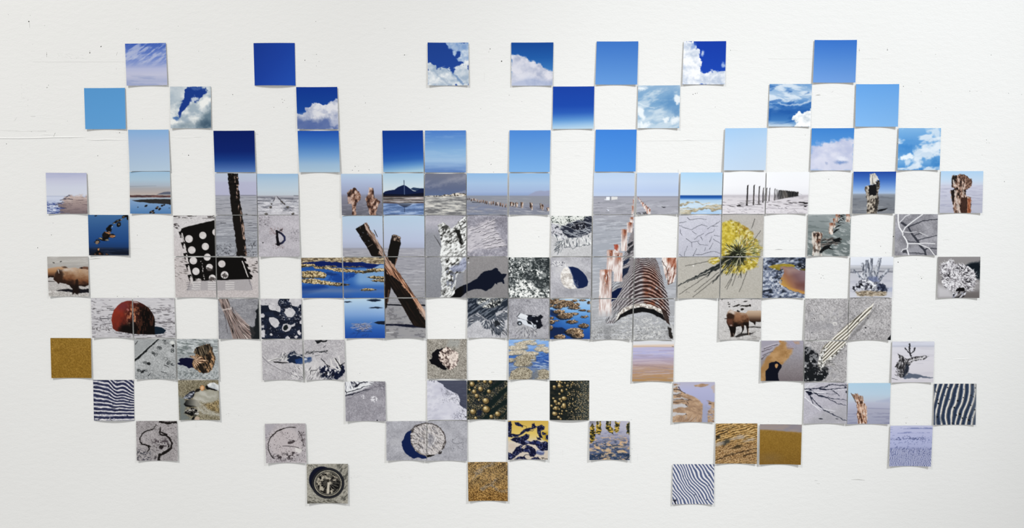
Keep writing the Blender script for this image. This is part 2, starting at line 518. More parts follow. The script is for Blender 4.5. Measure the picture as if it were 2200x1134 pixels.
@pic(J_, ('1931 275 2021.8 275 2018.7 365 1928.2 365.3', 'print of feathery white cloud on blue, last in the third row'))
def _(c):
    c.vg([(0, '7db0de'), (.3, '5c98d2'), (.55, '4a8bca'), (.8, '6ea4d6'), (1, '3f82c4')])
    c.p(sst(.4, .75, c.n(170, 80, 41, 5, -.2)), 'dce8f4', .85)
    c.p(c.poly([(1440, 20), (1610, 20), (1610, 180), (1500, 120)], 50, 25), 'e3edf6', .7)
    c.p(c.poly([(1300, 280), (1460, 250), (1610, 200), (1600, 330), (1400, 400), (1330, 520), (1290, 420)], 50, 30), 'e1ebf5', .8)
    c.p(c.poly([(1110, 390), (1190, 350), (1240, 320), (1300, 370), (1240, 395), (1150, 410)], 14, 14), 'eef4f9', .9)
    c.p(c.el(1215, 430, 30, 50, .2, 30, 16), 'd5e4f2', .8)
    c.p(c.el(1550, 440, 60, 60, 0, 50, 18), '2f78be', .6)
    c.p(c.el(1190, 250, 90, 24, .05, 34, 14), '3c82c6', .7)
    c.p(c.el(1190, 180, 60, 18, .05, 34, 14), '4c8ecc', .6)
    c.p(c.el(1140, 510, 70, 12, 0, 16, 6), 'eaf1f8', .8)


# ---------------------------------------------------------------- row 4: horizons
@pic(E_, ('98.2 371 185.8 371.5 188 459 101.3 459', 'print of a hazy lilac shore with dark ripples along the sand'))
def _(c):
    c.vg([(0, 'b0b4d6'), (.2, 'c6cae2'), (.35, 'cdd3e6'), (.55, 'd0d6e6'), (.57, 'b6bfd8'), (.6, 'ccd4ea'), (.8, 'b4c0de'), (1, '7f90c0')])
    m = c.poly([(370, 825), (600, 830), (600, 1050), (240, 1050), (290, 960), (230, 930), (310, 880), (280, 870)], 20, 18, 40)
    c.p(m, c.ramp(np.clip((c.Y - 825) / 215, 0, 1), [(0, 'bfa9a4'), (.3, 'ad9894'), (.7, '937f80'), (1, '76686c')]))
    c.p(sst(.52, .75, c.n(90, 9, 3, 4, -.1)) * m, '6a5a60', .6)
    c.p(sst(.5, .7, c.n(70, 10, 5, 4, .1)) * c.poly([(100, 905), (300, 900), (340, 1050), (100, 1050)], 40), '2d3f80', .85)
    c.p(sst(.6, .8, c.n(60, 9, 8, 4, .1)) * c.poly([(100, 930), (260, 930), (280, 1050), (100, 1050)], 40), 'e6ebf8', .8)
    for p in ([(300, 870), (360, 828), (385, 828)], [(265, 878), (330, 868)], [(310, 862), (410, 865)], [(210, 935), (300, 905)], [(250, 955), (340, 975)]):
        c.p(c.ln(p, 6, 10, 8, 6), '3c3844', .85)
    c.p(sst(.6, .8, c.n(120, 8, 13)) * m * sst(960, 840, c.Y), 'e3d3cc', .6)
    c.p(sst(.55, .8, c.n(400, 40, 3)) * sst(700, 600, c.Y), 'aab4d8', .35)


@pic(E_, ('278.2 368.7 365 368.4 367.6 459 279.5 458.7', 'print of a still lake, dark spit and stones under grey dusk'))
def _(c):
    c.vg([(541, '9cc0de'), (640, 'a8c4da'), (705, 'a9b7c8'), (740, 'a8a8ae'), (800, 'b6aaa6'), (815, 'c4b8b0')], c.Y)
    c.p(c.ln([(1090, 718), (1240, 714), (1400, 710)], 7, 3, 8), '76828f', .6)
    c.p(c.poly([(1400, 815), (1440, 800), (1490, 783), (1540, 778), (1590, 780), (1590, 818), (1400, 818)], 6), '5c6276')
    c.p(c.poly([(1080, 812), (1600, 812), (1600, 1050), (1080, 1050)], 4), c.ramp(np.clip((c.Y - 815) / 225, 0, 1), [(0, 'b9b4b0'), (.17, 'a8b4c0'), (.3, '86a6cc'), (.6, '6f95c2'), (1, '4f7cb0')]))
    c.p(c.poly([(1080, 818), (1600, 822), (1600, 848), (1080, 846)], 5, 3), c.ramp(c.n(60, 6, 3), [(.3, '4a3438'), (.8, '77504c')]))
    c.p(c.poly([(1112, 884), (1200, 872), (1400, 866), (1600, 866), (1600, 928), (1500, 925), (1350, 915), (1200, 900)], 6, 3), '2b2a29')
    for x, y, r in ((1185, 964, 9), (1280, 945, 16), (1405, 975, 18), (1415, 960, 14), (1440, 985, 20), (1470, 942, 16), (1495, 932, 14), (1335, 1022, 20), (1360, 1008, 18), (1370, 1030, 18), (1570, 928, 12), (1560, 968, 6)):
        c.p(c.el(x, y, r, r * .62, -.5, 5, 5), '15120f')
    for x, y in ((1410, 962), (1425, 972), (1345, 1014), (1360, 1024)):
        c.p(c.el(x, y, 7, 4, -.5, 5), 'b08a68')


def tall_post(c):
    c.vg([(560, 'b8c6dc'), (680, 'b9bfd8'), (818, 'b6b8d2'), (822, '8f90a2'), (835, 'a8aab6'), (1060, 'a6a7b0'), (1200, '9a9ca6'), (1400, '9498a2'), (1560, '9c9fa8')], c.Y)
    c.p(c.poly([(100, 660), (290, 665), (290, 818), (100, 818)], 20) + c.poly([(400, 665), (630, 660), (630, 818), (400, 818)], 20), 'b3b4d4', .6)
    c.p(sst(.55, .75, c.n(140, 7, 3, 4)) * sst(835, 850, c.Y), '70737e', .5)
    c.p(sst(.6, .8, c.n(120, 9, 7, 4, -.06)) * sst(1000, 1100, c.Y), 'c4c7d0', .6)
    c.p(c.ln([(420, 822), (600, 822)], 5), '4a4c5a', .7)
    m = c.poly([(268, 562), (388, 562), (392, 620), (400, 680), (390, 740), (408, 800), (412, 900), (432, 980), (440, 1052), (455, 1150), (462, 1200), (475, 1330), (480, 1400), (495, 1540), (360, 1540), (375, 1480), (360, 1350), (342, 1200), (325, 1090), (312, 1000), (300, 880), (290, 780), (275, 680)], 7, 5, 25)
    c.p(m, '15110f')
    c.p(c.ln([(360, 1440), (368, 1500), (330, 1540), (160, 1543)], 5, 3, 5), '2b2c30', .8)
    f = c.n(14, 60, 4, 3)
    edge = sst(.52, .78, f)
    right = c.poly([(345, 562), (392, 562), (405, 690), (408, 800), (440, 1052), (470, 1200), (495, 1540), (470, 1540), (430, 1180), (395, 1000), (370, 860), (350, 700)], 12)
    c.p(m * edge * np.clip(right + .0, 0, 1), c.ramp(c.n(30, 30, 9), [(.3, '8a6a5a'), (.7, 'c9a898')]), .9)
    c.p(m * sst(.6, .8, c.n(9, 40, 12, 3)) * sst(700, 560, c.Y), '9b8a7c', .8)
    c.p(m * sst(.55, .7, c.n(60, 16, 5, 3)) * sst(1000, 860, c.Y), '060505', .8)
    c.dots(60, (130, 1400, 310, 1530), 5, ['3c3d44', '55575f'], 5)
    c.dots(40, (500, 1360, 610, 1530), 5, ['3c3d44', '55575f'], 6)
    c.strokes(10, (470, 1150, 620, 1560), 0, 60, 5, ['55565e'], 7)
    c.p(c.ln([(185, 1148), (246, 1150)], 6, 4, 5), '2c2d33')
    c.p(c.el(488, 1047, 12, 5), '2a2a30')


@pic(F_, ('461.5 372.2 550.5 372.2 552.4 461.3 463.6 461.3', 'print of the charred upper half of a tall post on salt flat'),
     ('463.6 462.8 552.4 462.6 553 550.8 464.7 550.5', 'print of the black lower half of a tall post and its shadow'))
def _(c):
    tall_post(c)


@pic(F_, ('551.8 373.3 640.4 373.3 642.2 461.3 554.2 461.3', 'print of two stone rows running away to a snowy grey horizon'))
def _(c):
    c.vg([(565, '96bbdf'), (650, 'adc8e0'), (760, 'bccfdf'), (822, 'bfcad6'), (828, 'a8aab6'), (900, 'b6b8c2'), (1060, 'bfbec6')], c.Y)
    f = c.n(110, 13, 4, 4)
    c.p(sst(.48, .7, f) * sst(828, 850, c.Y) * sst(1040, 980, c.Y), '5e5f6c', .75)
    c.p(sst(.6, .8, c.n(80, 14, 8, 4)) * sst(840, 900, c.Y), 'e4e3ea', .7)
    c.p(c.poly([(825, 832), (845, 832), (930, 980), (880, 1050), (780, 1050), (800, 960)], 20), 'd8d7de', .6)
    c.p(c.ln([(830, 832), (808, 890)], 3, 10, 5, 3), '35323a')
    c.p(c.ln([(846, 832), (870, 860), (915, 905), (940, 930)], 3, 16, 5, 4), '3a3438')
    for x, y, a, b in ((788, 925, 10, 9), (775, 962, 15, 15), (912, 898, 12, 9), (932, 920, 9, 9), (978, 962, 15, 13), (725, 1044, 22, 12), (1038, 1042, 20, 13)):
        c.p(c.el(x, y, a, b, 0, 5, 4), '45413f')
        c.p(c.el(x - 3, y - b * .4, a * .5, b * .4), '8d8680', .8)
    c.p(c.ln([(1050, 826), (1105, 827)], 5), '4c4c58')
    c.grain(.06, 1.5, 3, sst(850, 900, c.Y), sy=.8)


@pic(F_, ('732.4 373.3 820 373 821.5 462.2 734.5 462.2', 'print of two mushroom-shaped eroded brown stumps on grey flat'))
def _(c):
    c.vg([(566, 'b0cbe6'), (650, 'aebfe0'), (740, 'a2aed0'), (800, '98a2c4'), (822, '888ca6'), (840, '85869a'), (1060, '62626e')], c.Y)
    c.p(sst(.55, .8, c.n(90, 12, 3, 4)) * sst(830, 860, c.Y), '9a9aa8', .4)
    m1 = c.poly([(1680, 830), (1685, 785), (1715, 755), (1745, 745), (1760, 725), (1785, 740), (1800, 770), (1835, 805), (1845, 830), (1830, 880), (1800, 900), (1785, 940), (1785, 1060), (1740, 1060), (1738, 980), (1730, 925), (1690, 925), (1690, 870)], 6, 7, 20)
    m2 = c.poly([(1940, 733), (1985, 733), (1990, 780), (2000, 845), (2040, 870), (2080, 900), (2050, 940), (2030, 990), (2020, 1060), (1945, 1060), (1930, 980), (1910, 920), (1898, 870), (1915, 830), (1935, 790)], 6, 7, 20)
    for m, s in ((m1, 3), (m2, 8)):
        c.p(m, c.ramp(c.n(26, 42, s, 4, .2), [(.2, '3a241e'), (.42, '7d5848'), (.62, 'b08b78'), (.85, 'd8bcae')]))
    c.p(c.poly([(1680, 800), (1720, 760), (1730, 800), (1700, 840)], 14, 8) * m1, '2a1d1a', .7)
    c.p(c.poly([(1690, 845), (1735, 850), (1728, 922), (1692, 925)], 8, 5), 'c8aa9e', .8)
    c.p(c.ln([(1985, 740), (1998, 838)], 8, 6, 6), '1c1412', .9)
    c.p(c.el(1940, 840, 30, 26, 0, 12, 8), '4f2f22', .6)
    c.p(c.el(1745, 1035, 10, 22, 0, 8, 5), '3d231d', .9)


@pic(G_, ('822.7 372.2 910.4 372.2 910.5 461.3 823.6 461.3', 'print of a thin mast before a dark island mirrored in water'))
def _(c):
    c.vg([(562, 'a9cbe4'), (700, 'c3d8e6'), (830, 'd5dde0')], c.Y)
    c.p(c.poly([(118, 830), (122, 800), (150, 775), (190, 765), (260, 755), (300, 725), (340, 708), (370, 698), (400, 712), (440, 740), (480, 770), (510, 775), (545, 750), (580, 738), (620, 742), (620, 840), (118, 840)], 5), '0d1c46')
    c.p(c.poly([(450, 745), (480, 728), (560, 738), (615, 738), (615, 745), (560, 745), (520, 772), (480, 762)], 5), '243a5c')
    c.p(c.poly([(118, 805), (400, 812), (620, 790), (620, 840), (118, 840)], 12), '0a1026')
    c.p(c.ln([(372, 645), (374, 700)], 7, 7, 4), '22304c')
    c.p(c.ln([(376, 700), (378, 810)], 7, 7, 4), '5c6f96')
    c.p(c.poly([(118, 832), (620, 832), (620, 915), (118, 935)], 4), c.ramp(c.n(180, 12, 5, 4, .03), [(.2, '45403f'), (.45, '8a8482'), (.7, 'b5aeb0'), (.9, 'd0c6c4')]))
    c.p(c.poly([(118, 830), (620, 832), (620, 842), (118, 846)], 4), '3b3230')
    c.p(c.ln([(118, 880), (330, 876), (560, 866), (620, 856)], 5, 7, 6), '6d5550', .7)
    c.p(c.ln([(118, 905), (400, 925), (620, 908)], 7, 8, 6), '5e3c3a', .9)
    c.p(c.poly([(118, 915), (300, 918), (620, 915), (620, 1060), (118, 1060)], 5), c.ramp(c.n(170, 22, 8, 4, -.08), [(.2, '566f9c'), (.5, '7d98c6'), (.8, 'a6bcde')]))
    c.p(c.poly([(285, 918), (330, 922), (470, 922), (440, 945), (400, 962), (360, 955), (320, 940)], 6), '4c5870')
    c.p(c.poly([(330, 945), (420, 945), (390, 962), (360, 958)], 6), '2c3650')
    c.p(c.ln([(376, 955), (378, 1018)], 8, 8, 4), '22304e')
    c.p(sst(.6, .8, c.n(120, 10, 15, 4, -.1)) * sst(940, 990, c.Y), '46608e', .6)
    c.p(c.ln([(150, 1025), (330, 1000), (375, 1004)], 4, 4, 5), '4a5f88', .7)


@pic(G_, ('913.1 373 1001 373 1001 461.3 912.7 461', 'print of a slate storm sky above a choppy grey lake'))
def _(c):
    c.vg([(566, '6f7488'), (640, '6a738e'), (740, '5c688a'), (820, '596b92'), (836, '6b7690')], c.Y)
    c.p(sst(.45, .8, c.n(190, 60, 5, 5, -.3)), '8e92a6', .6)
    c.p(c.ln([(640, 720), (800, 690), (920, 640), (1110, 620)], 14, 60, 50, 15), 'a0a2b2', .5)
    c.p(c.el(980, 590, 100, 40, 0, 70), '7c7f92', .5)
    c.p(c.poly([(615, 832), (1110, 830), (1110, 1060), (615, 1060)], 4), c.ramp(c.n(80, 12, 9, 4, .03), [(.2, '6f6f72'), (.45, '9c9c9c'), (.65, 'b5b4b0'), (.85, 'd6d3cc')]))
    m = c.poly([(806, 826), (850, 812), (930, 815), (960, 800), (1000, 792), (1060, 800), (1110, 798), (1110, 830), (800, 832)], 5, 5, 14)
    c.p(m, c.ramp(c.n(18, 12, 3, 3), [(.3, '4e463e'), (.5, 'b3a898'), (.8, 'e4ddd0')]))
    c.p(c.poly([(620, 828), (760, 822), (830, 828), (830, 838), (620, 840)], 5, 4, 12), c.ramp(c.n(14, 10, 4, 3), [(.3, '55504c'), (.7, 'cfc8bc')]), .9)


def stump_line(c):
    c.vg([(562, '8fb8e2'), (680, 'a3c0e2'), (780, '9cb2d8'), (820, '8ba0ca'), (830, '8a8f9e'), (900, '8d909a'), (960, '84879a'), (1060, '7d8292')], c.Y)
    c.p(c.poly([(1830, 826), (1880, 800), (1930, 775), (1990, 765), (2040, 772), (2100, 762), (2100, 828), (1830, 828)], 14), '9499b8', .8)
    c.p(sst(.55, .8, c.n(130, 12, 3, 4)) * sst(835, 860, c.Y), 'a3a5ae', .5)
    c.p(sst(.6, .8, c.n(130, 14, 7, 4, .12)) * sst(950, 1000, c.Y), 'b4b4ba', .6)
    c.p(sst(.45, .7, c.n(200, 40, 6)) * c.poly([(1110, 900), (1600, 960), (1600, 1060), (1110, 1060)], 60), '6f7da0', .5)
    r = np.random.RandomState(3)
    x = 1120.0; h = 20.0
    while x < 1600:
        y = 862 + (x - 1120) * .155 + r.uniform(-6, 6)
        c.p(c.poly([(x, y - h * .3), (x + h * .5, y - h * .5), (x + h * .55, y + h * .8), (x + h * .1, y + h * .8)], 4, 2), ['a58a7e', '5d473e', 'cbb8ae', '7c5a48'][r.randint(4)])
        c.p(c.ln([(x + h * .1, y + h * .3), (x + h * .1, y + h * .8)], h * .3, h * .3, 4), '2e2422', .8)
        x += h * r.uniform(.6, 1.1); h += .75
    c.p(c.ln([(1180, 903), (1275, 908)], 8, 5, 5), '33343e', .9)
    for x, y, w, h2 in ((1625, 900, 32, 50), (1660, 908, 20, 42), (1690, 902, 30, 62), (1752, 900, 32, 70), (1860, 908, 34, 68), (1872, 925, 24, 70), (1982, 915, 20, 65), (2002, 928, 22, 72), (2062, 965, 30, 44)):
        c.p(c.poly([(x, y), (x + w, y + 4), (x + w * .9, y + h2), (x + w * .1, y + h2)], 5, 4, 14), c.ramp(c.n(10, 30, 4, 3), [(.25, '4a2f24'), (.5, '8f6a54'), (.8, 'd9c8bc')]))
        c.p(c.poly([(x - 4, y + 6), (x + w * .3, y), (x + w * .3, y + h2 * .9), (x, y + h2 * .8)], 5, 3), '231a18', .75)
        c.p(c.poly([(x + w * .5, y + h2 * .5), (x + w, y + h2 * .4), (x + w * .9, y + h2), (x + w * .4, y + h2)], 6, 3), 'ddd2c8', .7)
        c.p(c.ln([(x + 4, y + h2), (x - 50, y + h2 - 10)], 5, 3, 5), '3a3a40', .7)


@pic(G_, ('1003 372.2 1090.4 372.2 1089.6 461.5 1002.4 461.5', 'print of a crowded line of tiny stumps starting at the horizon'),
     ('1094.2 372.2 1181 372.2 1180.4 461 1093.8 461', 'print of a few short stumps in a line, faint mountain behind'))
def _(c):
    stump_line(c)


# ---------------------------------------------------------------- the half-buried culvert (crop O units, 7 prints)
def culvert(c):
    # coordinates: origin (1260,445), scale 5.5
    c.vg([(-410, 'b4cdec'), (-300, 'bdd0ec'), (-190, 'b3c6e8'), (-134, 'b9cae6'), (-128, '8f93a6'), (-108, 'a2a3b0'), (60, 'a5a5b0'), (200, 'a3a7b2'), (600, '9da3ae'), (1100, 'a6a8ae'), (1500, 'a2a3a6')], c.Y)
    c.p(sst(.55, .8, c.n(150, 14, 3, 4, -.1)) * sst(-100, 0, c.Y), 'c6c9d2', .5)
    c.p(sst(.58, .8, c.n(130, 12, 6, 4, -.06)) * sst(-110, -60, c.Y) * sst(500, 300, c.Y), '83858f', .5)
    c.p(c.n(60, 60, 8) * sst(1350, 1450, c.Y) * .8, 'c9c9c8', .5)
    # two white trailers and dark specks
    c.p(c.poly([(235, -122), (280, -122), (278, -84), (232, -84)], 4), 'eef2fa'); c.p(c.ln([(281, -122), (280, -84)], 5, 5, 4), '3c4048')
    c.p(c.poly([(298, -122), (368, -122), (366, -90), (298, -86)], 5, 4), 'dcdcda'); c.p(c.el(222, -92, 10, 6), 'e6e8ee', .7)
    c.p(c.el(255, 35, 14, 7, .3), 'dfe6f2'); c.p(c.el(245, 38, 5, 3), '2b2f40'); c.p(c.el(147, -53, 8, 4), '55586a', .7)
    for x, y in ((920, 2), (905, -2)):
        c.p(c.el(x, y, 18, 5, .1, 5, 4), '35353c')
    c.dots(40, (590, 60, 760, 85), 5, ['3a3a3e', '55545a'], 4)
    # right hand post row of the far print
    for i in range(9):
        t = i / 8; x = 588 + t * 140; y = -128 + t * 180; h = 14 + 70 * t; w = 8 + 22 * t
        c.p(c.poly([(x, y - h * .4), (x + w, y - h * .5), (x + w * 1.1, y + h * .6), (x + w * .2, y + h * .6)], 5, 3), ['d9c6c0', 'c79f90', 'e3d8d4'][i % 3])
        c.p(c.el(x + w * .7, y - h * .2, w * .3, h * .25, 0, 5, 3), ['8a4a34', '4a2c26'][i % 2], .8)
    # the rib-ringed pipe: arcs centred on (655, y)
    pipe = c.poly([(545, 250), (560, 330), (562, 600), (600, 600), (820, 600), (850, 680), (900, 850), (960, 1050), (985, 1250), (975, 1330), (905, 1290), (800, 1220), (655, 1185), (530, 1220), (400, 1290), (330, 1370), (235, 1380), (270, 1230), (310, 1120), (370, 1040), (430, 900), (430, 750), (440, 640), (480, 470), (500, 390)], 8, 6, 30)
    side = c.poly([(430, 640), (545, 250), (562, 250), (562, 640), (500, 900), (380, 1060), (300, 1070), (300, 1000), (400, 880)], 10, 6)
    c.p(side, '8a8a90')
    cx = 672 + 20 * sst(600, 1300, c.Y)
    hw = 190 + 150 * sst(560, 1300, c.Y)
    q = (c.X - cx) / hw
    rr = c.Y - .78 * hw * q ** 2 * np.where(q < 0, 1.0, .92)
    ang = q
    fr = np.sin(rr / (2.5 + .9 * sst(560, 1200, rr)) + 2.6 * c.n(110, 30, 5))
    tb = np.clip((.5 + .5 * fr) ** 1.8 + .3 * (c.n(50, 12, 7) - .5), 0, 1)
    bandc = c.ramp(tb, [(.0, '332a2c'), (.3, '5a4c4f'), (.6, '84797c'), (1, 'c9c3c3')])
    c.p(pipe, bandc)
    rust = sst(-.15, .05, ang) * sst(.85, .6, ang) * sst(.3, .6, c.n(70, 60, 14) + .25)
    c.p(pipe * rust * sst(620, 800, c.Y), c.ramp(tb, [(.0, '2e1710'), (.35, '643426'), (.7, '8a5644'), (1, 'b49184')]), .8)
    c.p(pipe * sst(.5, .68, c.n(60, 44, 24)) * sst(-.05, .12, ang) * sst(.75, .5, ang) * sst(850, 980, c.Y), '8a4426', .5)
    c.p(pipe * sst(.45, .7, c.n(50, 26, 17)) * sst(-.5, -.1, ang) * sst(.25, .0, ang) * sst(960, 600, c.Y), '4a2c30', .6)
    c.p(pipe * sst(-.45, -.75, ang), 'aeb0b8', .35)
    for i in range(26):
        x0 = 300 + i * 9; y0 = 1000 - i * 22
        c.p(c.ln([(x0 - 60, y0 + 70), (x0, y0 + 10), (x0 + 70, y0 - 22)], 5, 7, 6, 4), ['303036', 'd9dade'][i % 2], .6 * (1 if 470 < y0 + 250 else .7))
    c.p(c.poly([(300, 1010), (370, 960), (430, 950), (380, 1040), (345, 1090), (290, 1120), (298, 1050)], 6), '07163e')
    c.p(c.poly([(410, 740), (470, 720), (520, 690), (480, 780), (400, 860)], 8, 5), '0b1836', .9)
    c.p(c.poly([(440, 640), (520, 590), (500, 640), (440, 690)], 8, 5), '14203c', .9)
    c.p(c.poly([(478, 440), (550, 400), (545, 430), (500, 470)], 6, 4), '15171f', .85)
    c.p(c.poly([(480, 520), (560, 440), (560, 480), (500, 560)], 6, 5), '1c1d24', .8)
    # mouth
    lip = c.poly([(330, 1370), (350, 1280), (440, 1190), (560, 1145), (660, 1135), (760, 1150), (870, 1200), (950, 1270), (975, 1345), (900, 1290), (780, 1225), (660, 1190), (540, 1215), (420, 1275)], 6, 3)
    c.p(lip, c.ramp(c.n(20, 14, 3, 3), [(.3, '9b9088'), (.7, 'e6e2dc')]))
    c.p(c.poly([(335, 1370), (400, 1270), (540, 1195), (660, 1180), (790, 1205), (900, 1265), (940, 1345), (880, 1310), (760, 1255), (650, 1238), (520, 1265), (420, 1300)], 6, 4), '0d0d0f')
    c.p(c.poly([(880, 1200), (950, 1230), (975, 1330), (985, 1400), (940, 1350), (905, 1270)], 7, 6), '2a1c18', .9)
    c.strokes(60, (220, 1160, 400, 1370), -1.0, 120, 7, ['d8dade', '3c3c42', 'a5a7ac'], 6, .25, c.poly([(400, 1150), (340, 1370), (290, 1400), (220, 1350), (280, 1200)], 20))
    c.p(sst(.45, .85, c.n(22, 16, 12, 4)) * sst(1260, 1330, c.Y) * c.poly([(420, 1290), (650, 1240), (880, 1310), (900, 1600), (380, 1600)], 60), 'd6d6d4', .75)
    c.p(sst(.6, .85, c.n(16, 11, 22, 3)) * sst(1380, 1450, c.Y), '6a6a6c', .6)
    c.grain(.05, 1.4, 8, sst(1180, 1300, c.Y))
    c.p(c.poly([(960, 1420), (1000, 1430), (1025, 1560), (990, 1560)], 8, 8), '1d1a18', .95)
    c.p(c.ln([(1000, 1380), (1040, 1560)], 16, 20, 8, 8), 'c2c3c4', .8)
    c.p(c.poly([(200, 1410), (300, 1400), (280, 1570), (210, 1570)], 30, 10), '7d7e82', .5)
    # big timber on the right
    m = c.poly([(885, 590), (1070, 590), (1070, 780), (1030, 890), (960, 915), (930, 800)], 7, 7)
    c.p(m, c.ramp(c.n(16, 70, 6, 4, .25), [(.2, '7a4a3a'), (.45, 'c9aaa0'), (.75, 'ece4de')]))
    c.p(c.poly([(930, 590), (1070, 590), (1060, 720), (1000, 700)], 30, 18), '9c5236', .6)
    c.p(c.ln([(900, 640), (960, 760), (970, 910)], 9, 7, 7, 8), '2c1f1c', .8); c.p(c.ln([(1020, 890), (970, 915)], 8, 5, 6), '25211f', .8)
    # the flight of posts on the left, far to near
    posts = [(556, -130, 568, -60, 6), (545, -90, 562, 40, 10), (530, -20, 560, 110, 18), (510, 118, 560, 190, 24), (478, 178, 548, 300, 26), (408, 258, 485, 520, 30), (330, 440, 395, 560, 20), (240, 505, 330, 760, 30), (325, 540, 430, 880, 44), (155, 735, 300, 1290, 60)]
    for i, (x0, y0, x1, y1, r) in enumerate(posts):
        m = c.poly([(x0 + 4, y0 + 6), (x0 + (x1 - x0) * .3, y0), (x1, y0 + 4), (x1 - 4, y1), (x0 - (12 if i == 9 else 0), y1)], 6, 4, 16)
        c.p(m, c.ramp(c.n(12, 90, i + 3, 3, .05), [(.2, 'bfa29a'), (.5, 'd8c8c4'), (.8, 'ebe4e1')]))
        t = np.clip((c.Y - y0) / max(40., (y1 - y0)), 0, 1)
        xc = (c.X - x0) / (x1 - x0)
        rm = np.exp(-((xc - .58) / .3) ** 2) * sst(.62, .12, t) * sst(.25, .6, c.n(14, 60, i + 30, 3) + .15)
        c.p(m * rm, c.ramp(c.n(10, 40, i, 3), [(.3, '5f2a18'), (.7, 'a0583c')]), .95)
        c.p(m * sst(.1, .0, t), 'b07862', .5)
    c.p(c.poly([(325, 440), (360, 435), (372, 470), (365, 520), (330, 500)], 8, 6), '9c3f2c', .8)
    c.p(c.ln([(303, 745), (301, 1075)], 6, 6, 5), '2a2a34', .8)
    c.p(sst(1190, 1290, c.Y) * c.poly([(120, 1190), (310, 1190), (310, 1300), (120, 1300)], 30, 12), 'b3b4b8', .8)


@pic(O_, ('1276 371 1363.6 371 1362.2 460.4 1274.5 460.4', 'print of grey salt flat with two white trailers on the horizon'),
     ('1368.7 371 1458.2 371 1456.7 460 1367.3 460.2', 'print of pale hazy sky with stumps receding along one edge'),
     ('1274.2 462 1362.7 462 1361.5 550.5 1273 550.5', 'print of rust-streaked white posts stepping up beside ribbed sand'),
     ('1273 552.6 1361.8 552.6 1360.7 640.5 1272.4 640.5', 'print of thick rusty white posts nearest the ribbed pipe'),
     ('1364 553.4 1453.6 553.4 1452 640.5 1362.5 640.6', 'print of a rusty ribbed pipe with a pale timber beside it'),
     ('1271.8 642.4 1360 642.4 1357.3 729.5 1269.5 729.5', 'print of the pipe mouth, half with the white post foot'),
     ('1362.2 642.7 1450 642.7 1447.3 730 1360.5 730', 'print of the pipe mouth, half with rust on its rim'))
def _(c):
    culvert(c)


@pic(H_, ('1462.7 370.4 1552.4 370.4 1550 459.5 1460 459.5', 'print of a deep blue sea line behind tan tidal sandbars'))
def _(c):
    c.vg([(552, 'a9d0ef'), (700, 'bcd6ec'), (820, 'c3d8e8'), (824, '1b4a94'), (850, '265aa6'), (862, '5a8cc8'), (880, 'a9c8e4'), (940, 'c2d8ea'), (1000, 'b0cdea'), (1045, 'a2c6ec')], c.Y)
    for pts, w in (([(1640, 945), (1720, 918), (1820, 908)], 22), ([(1650, 985), (1760, 970), (1850, 985)], 18), ([(1640, 1015), (1780, 1010), (1880, 990), (1980, 955), (2160, 940)], 34), ([(1850, 908), (1930, 918), (2010, 910)], 16), ([(1960, 965), (2060, 985), (2160, 970)], 30), ([(1640, 1035), (1720, 1030), (1790, 1035)], 20), ([(2030, 1000), (2160, 985)], 20)):
        m = c.ln(pts, w, w * .7, 10, 12, 40)
        c.p(m, c.ramp(c.n(60, 12, 4, 4), [(.2, '8d8268'), (.6, 'bfb294'), (.9, 'd6ccb4')]))
        c.p(c.ln([(x, y + w * .45) for x, y in pts], 4, 3, 5, 12, 40), '6d6650', .6)
    c.p(sst(.6, .8, c.n(120, 10, 9, 4)) * sst(865, 890, c.Y), 'd9e5ef', .5)


@pic(I_, ('1555 370 1645 369.6 1642.7 459.5 1551.8 459.5', 'print of four tall dark posts on pinkish white flat'),
     ('1647.3 369.6 1739 369.3 1735 458.7 1645 458.7', 'print of many dark posts bunching together towards the horizon'))
def _(c):
    c.vg([(546, 'eef0f4'), (700, 'ededf2'), (800, 'e6e6ec'), (818, 'd6d3da'), (824, 'bcb8c0'), (860, 'd3ced4'), (1045, 'ddd8de')], c.Y)
    c.p(sst(.6, .8, c.n(120, 10, 4, 4)) * sst(825, 850, c.Y), 'a39ea6', .5)
    c.strokes(40, (615, 880, 1640, 960), .03, 70, 6, ['5a5458', '86808a', '3c383c'], 5, .15)
    c.strokes(50, (615, 960, 1640, 1040), .1, 26, 5, ['86808a', 'a49ea6'], 7, .5)
    for x, y0, y1, w in ((916, 705, 940, 20), (992, 705, 935, 17), (1052, 718, 922, 15), (1100, 735, 910, 14), (1118, 800, 890, 8), (1138, 740, 890, 14), (1175, 740, 892, 12), (1238, 748, 885, 11)):
        c.p(c.poly([(x - w * .5 + 4, y0), (x + w * .4 + 6, y0 - 10), (x + w * .5, y0 + 20), (x + w * .35 - 4, y1), (x - w * .7 - 4, y1)], 5, 2), c.ramp(c.n(8, 60, 3), [(.3, '2c2a2c'), (.8, '57504e')]))
    r = np.random.RandomState(5)
    for i in range(42):
        t = (i / 41) ** .75; x = 1252 + t * 262; y0 = 758 + t * 30 + r.uniform(-6, 6); y1 = 876 - t * 50
        c.p(c.ln([(x + 5, y0), (x - 4, y1)], 8, 6, 4), ['1f1f20', '3a3836', '6a6460'][r.randint(3)])
    c.p(c.poly([(1375, 770), (1515, 785), (1515, 830), (1400, 845)], 14, 6), '1c1d20', .7)
    for x, y, a in ((822, 945, 16), (800, 948, 14), (905, 938, 12), (1600, 950, 16), (1560, 908, 40), (1600, 915, 25)):
        c.p(c.el(x, y, a, 8, 0, 5, 5), '2a272a')
    c.p(c.ln([(860, 915), (1000, 910)], 6, 4, 6, 5), '3a3638', .8)
    c.p(c.ln([(1525, 800), (1560, 815)], 4), '8c8a92', .6)


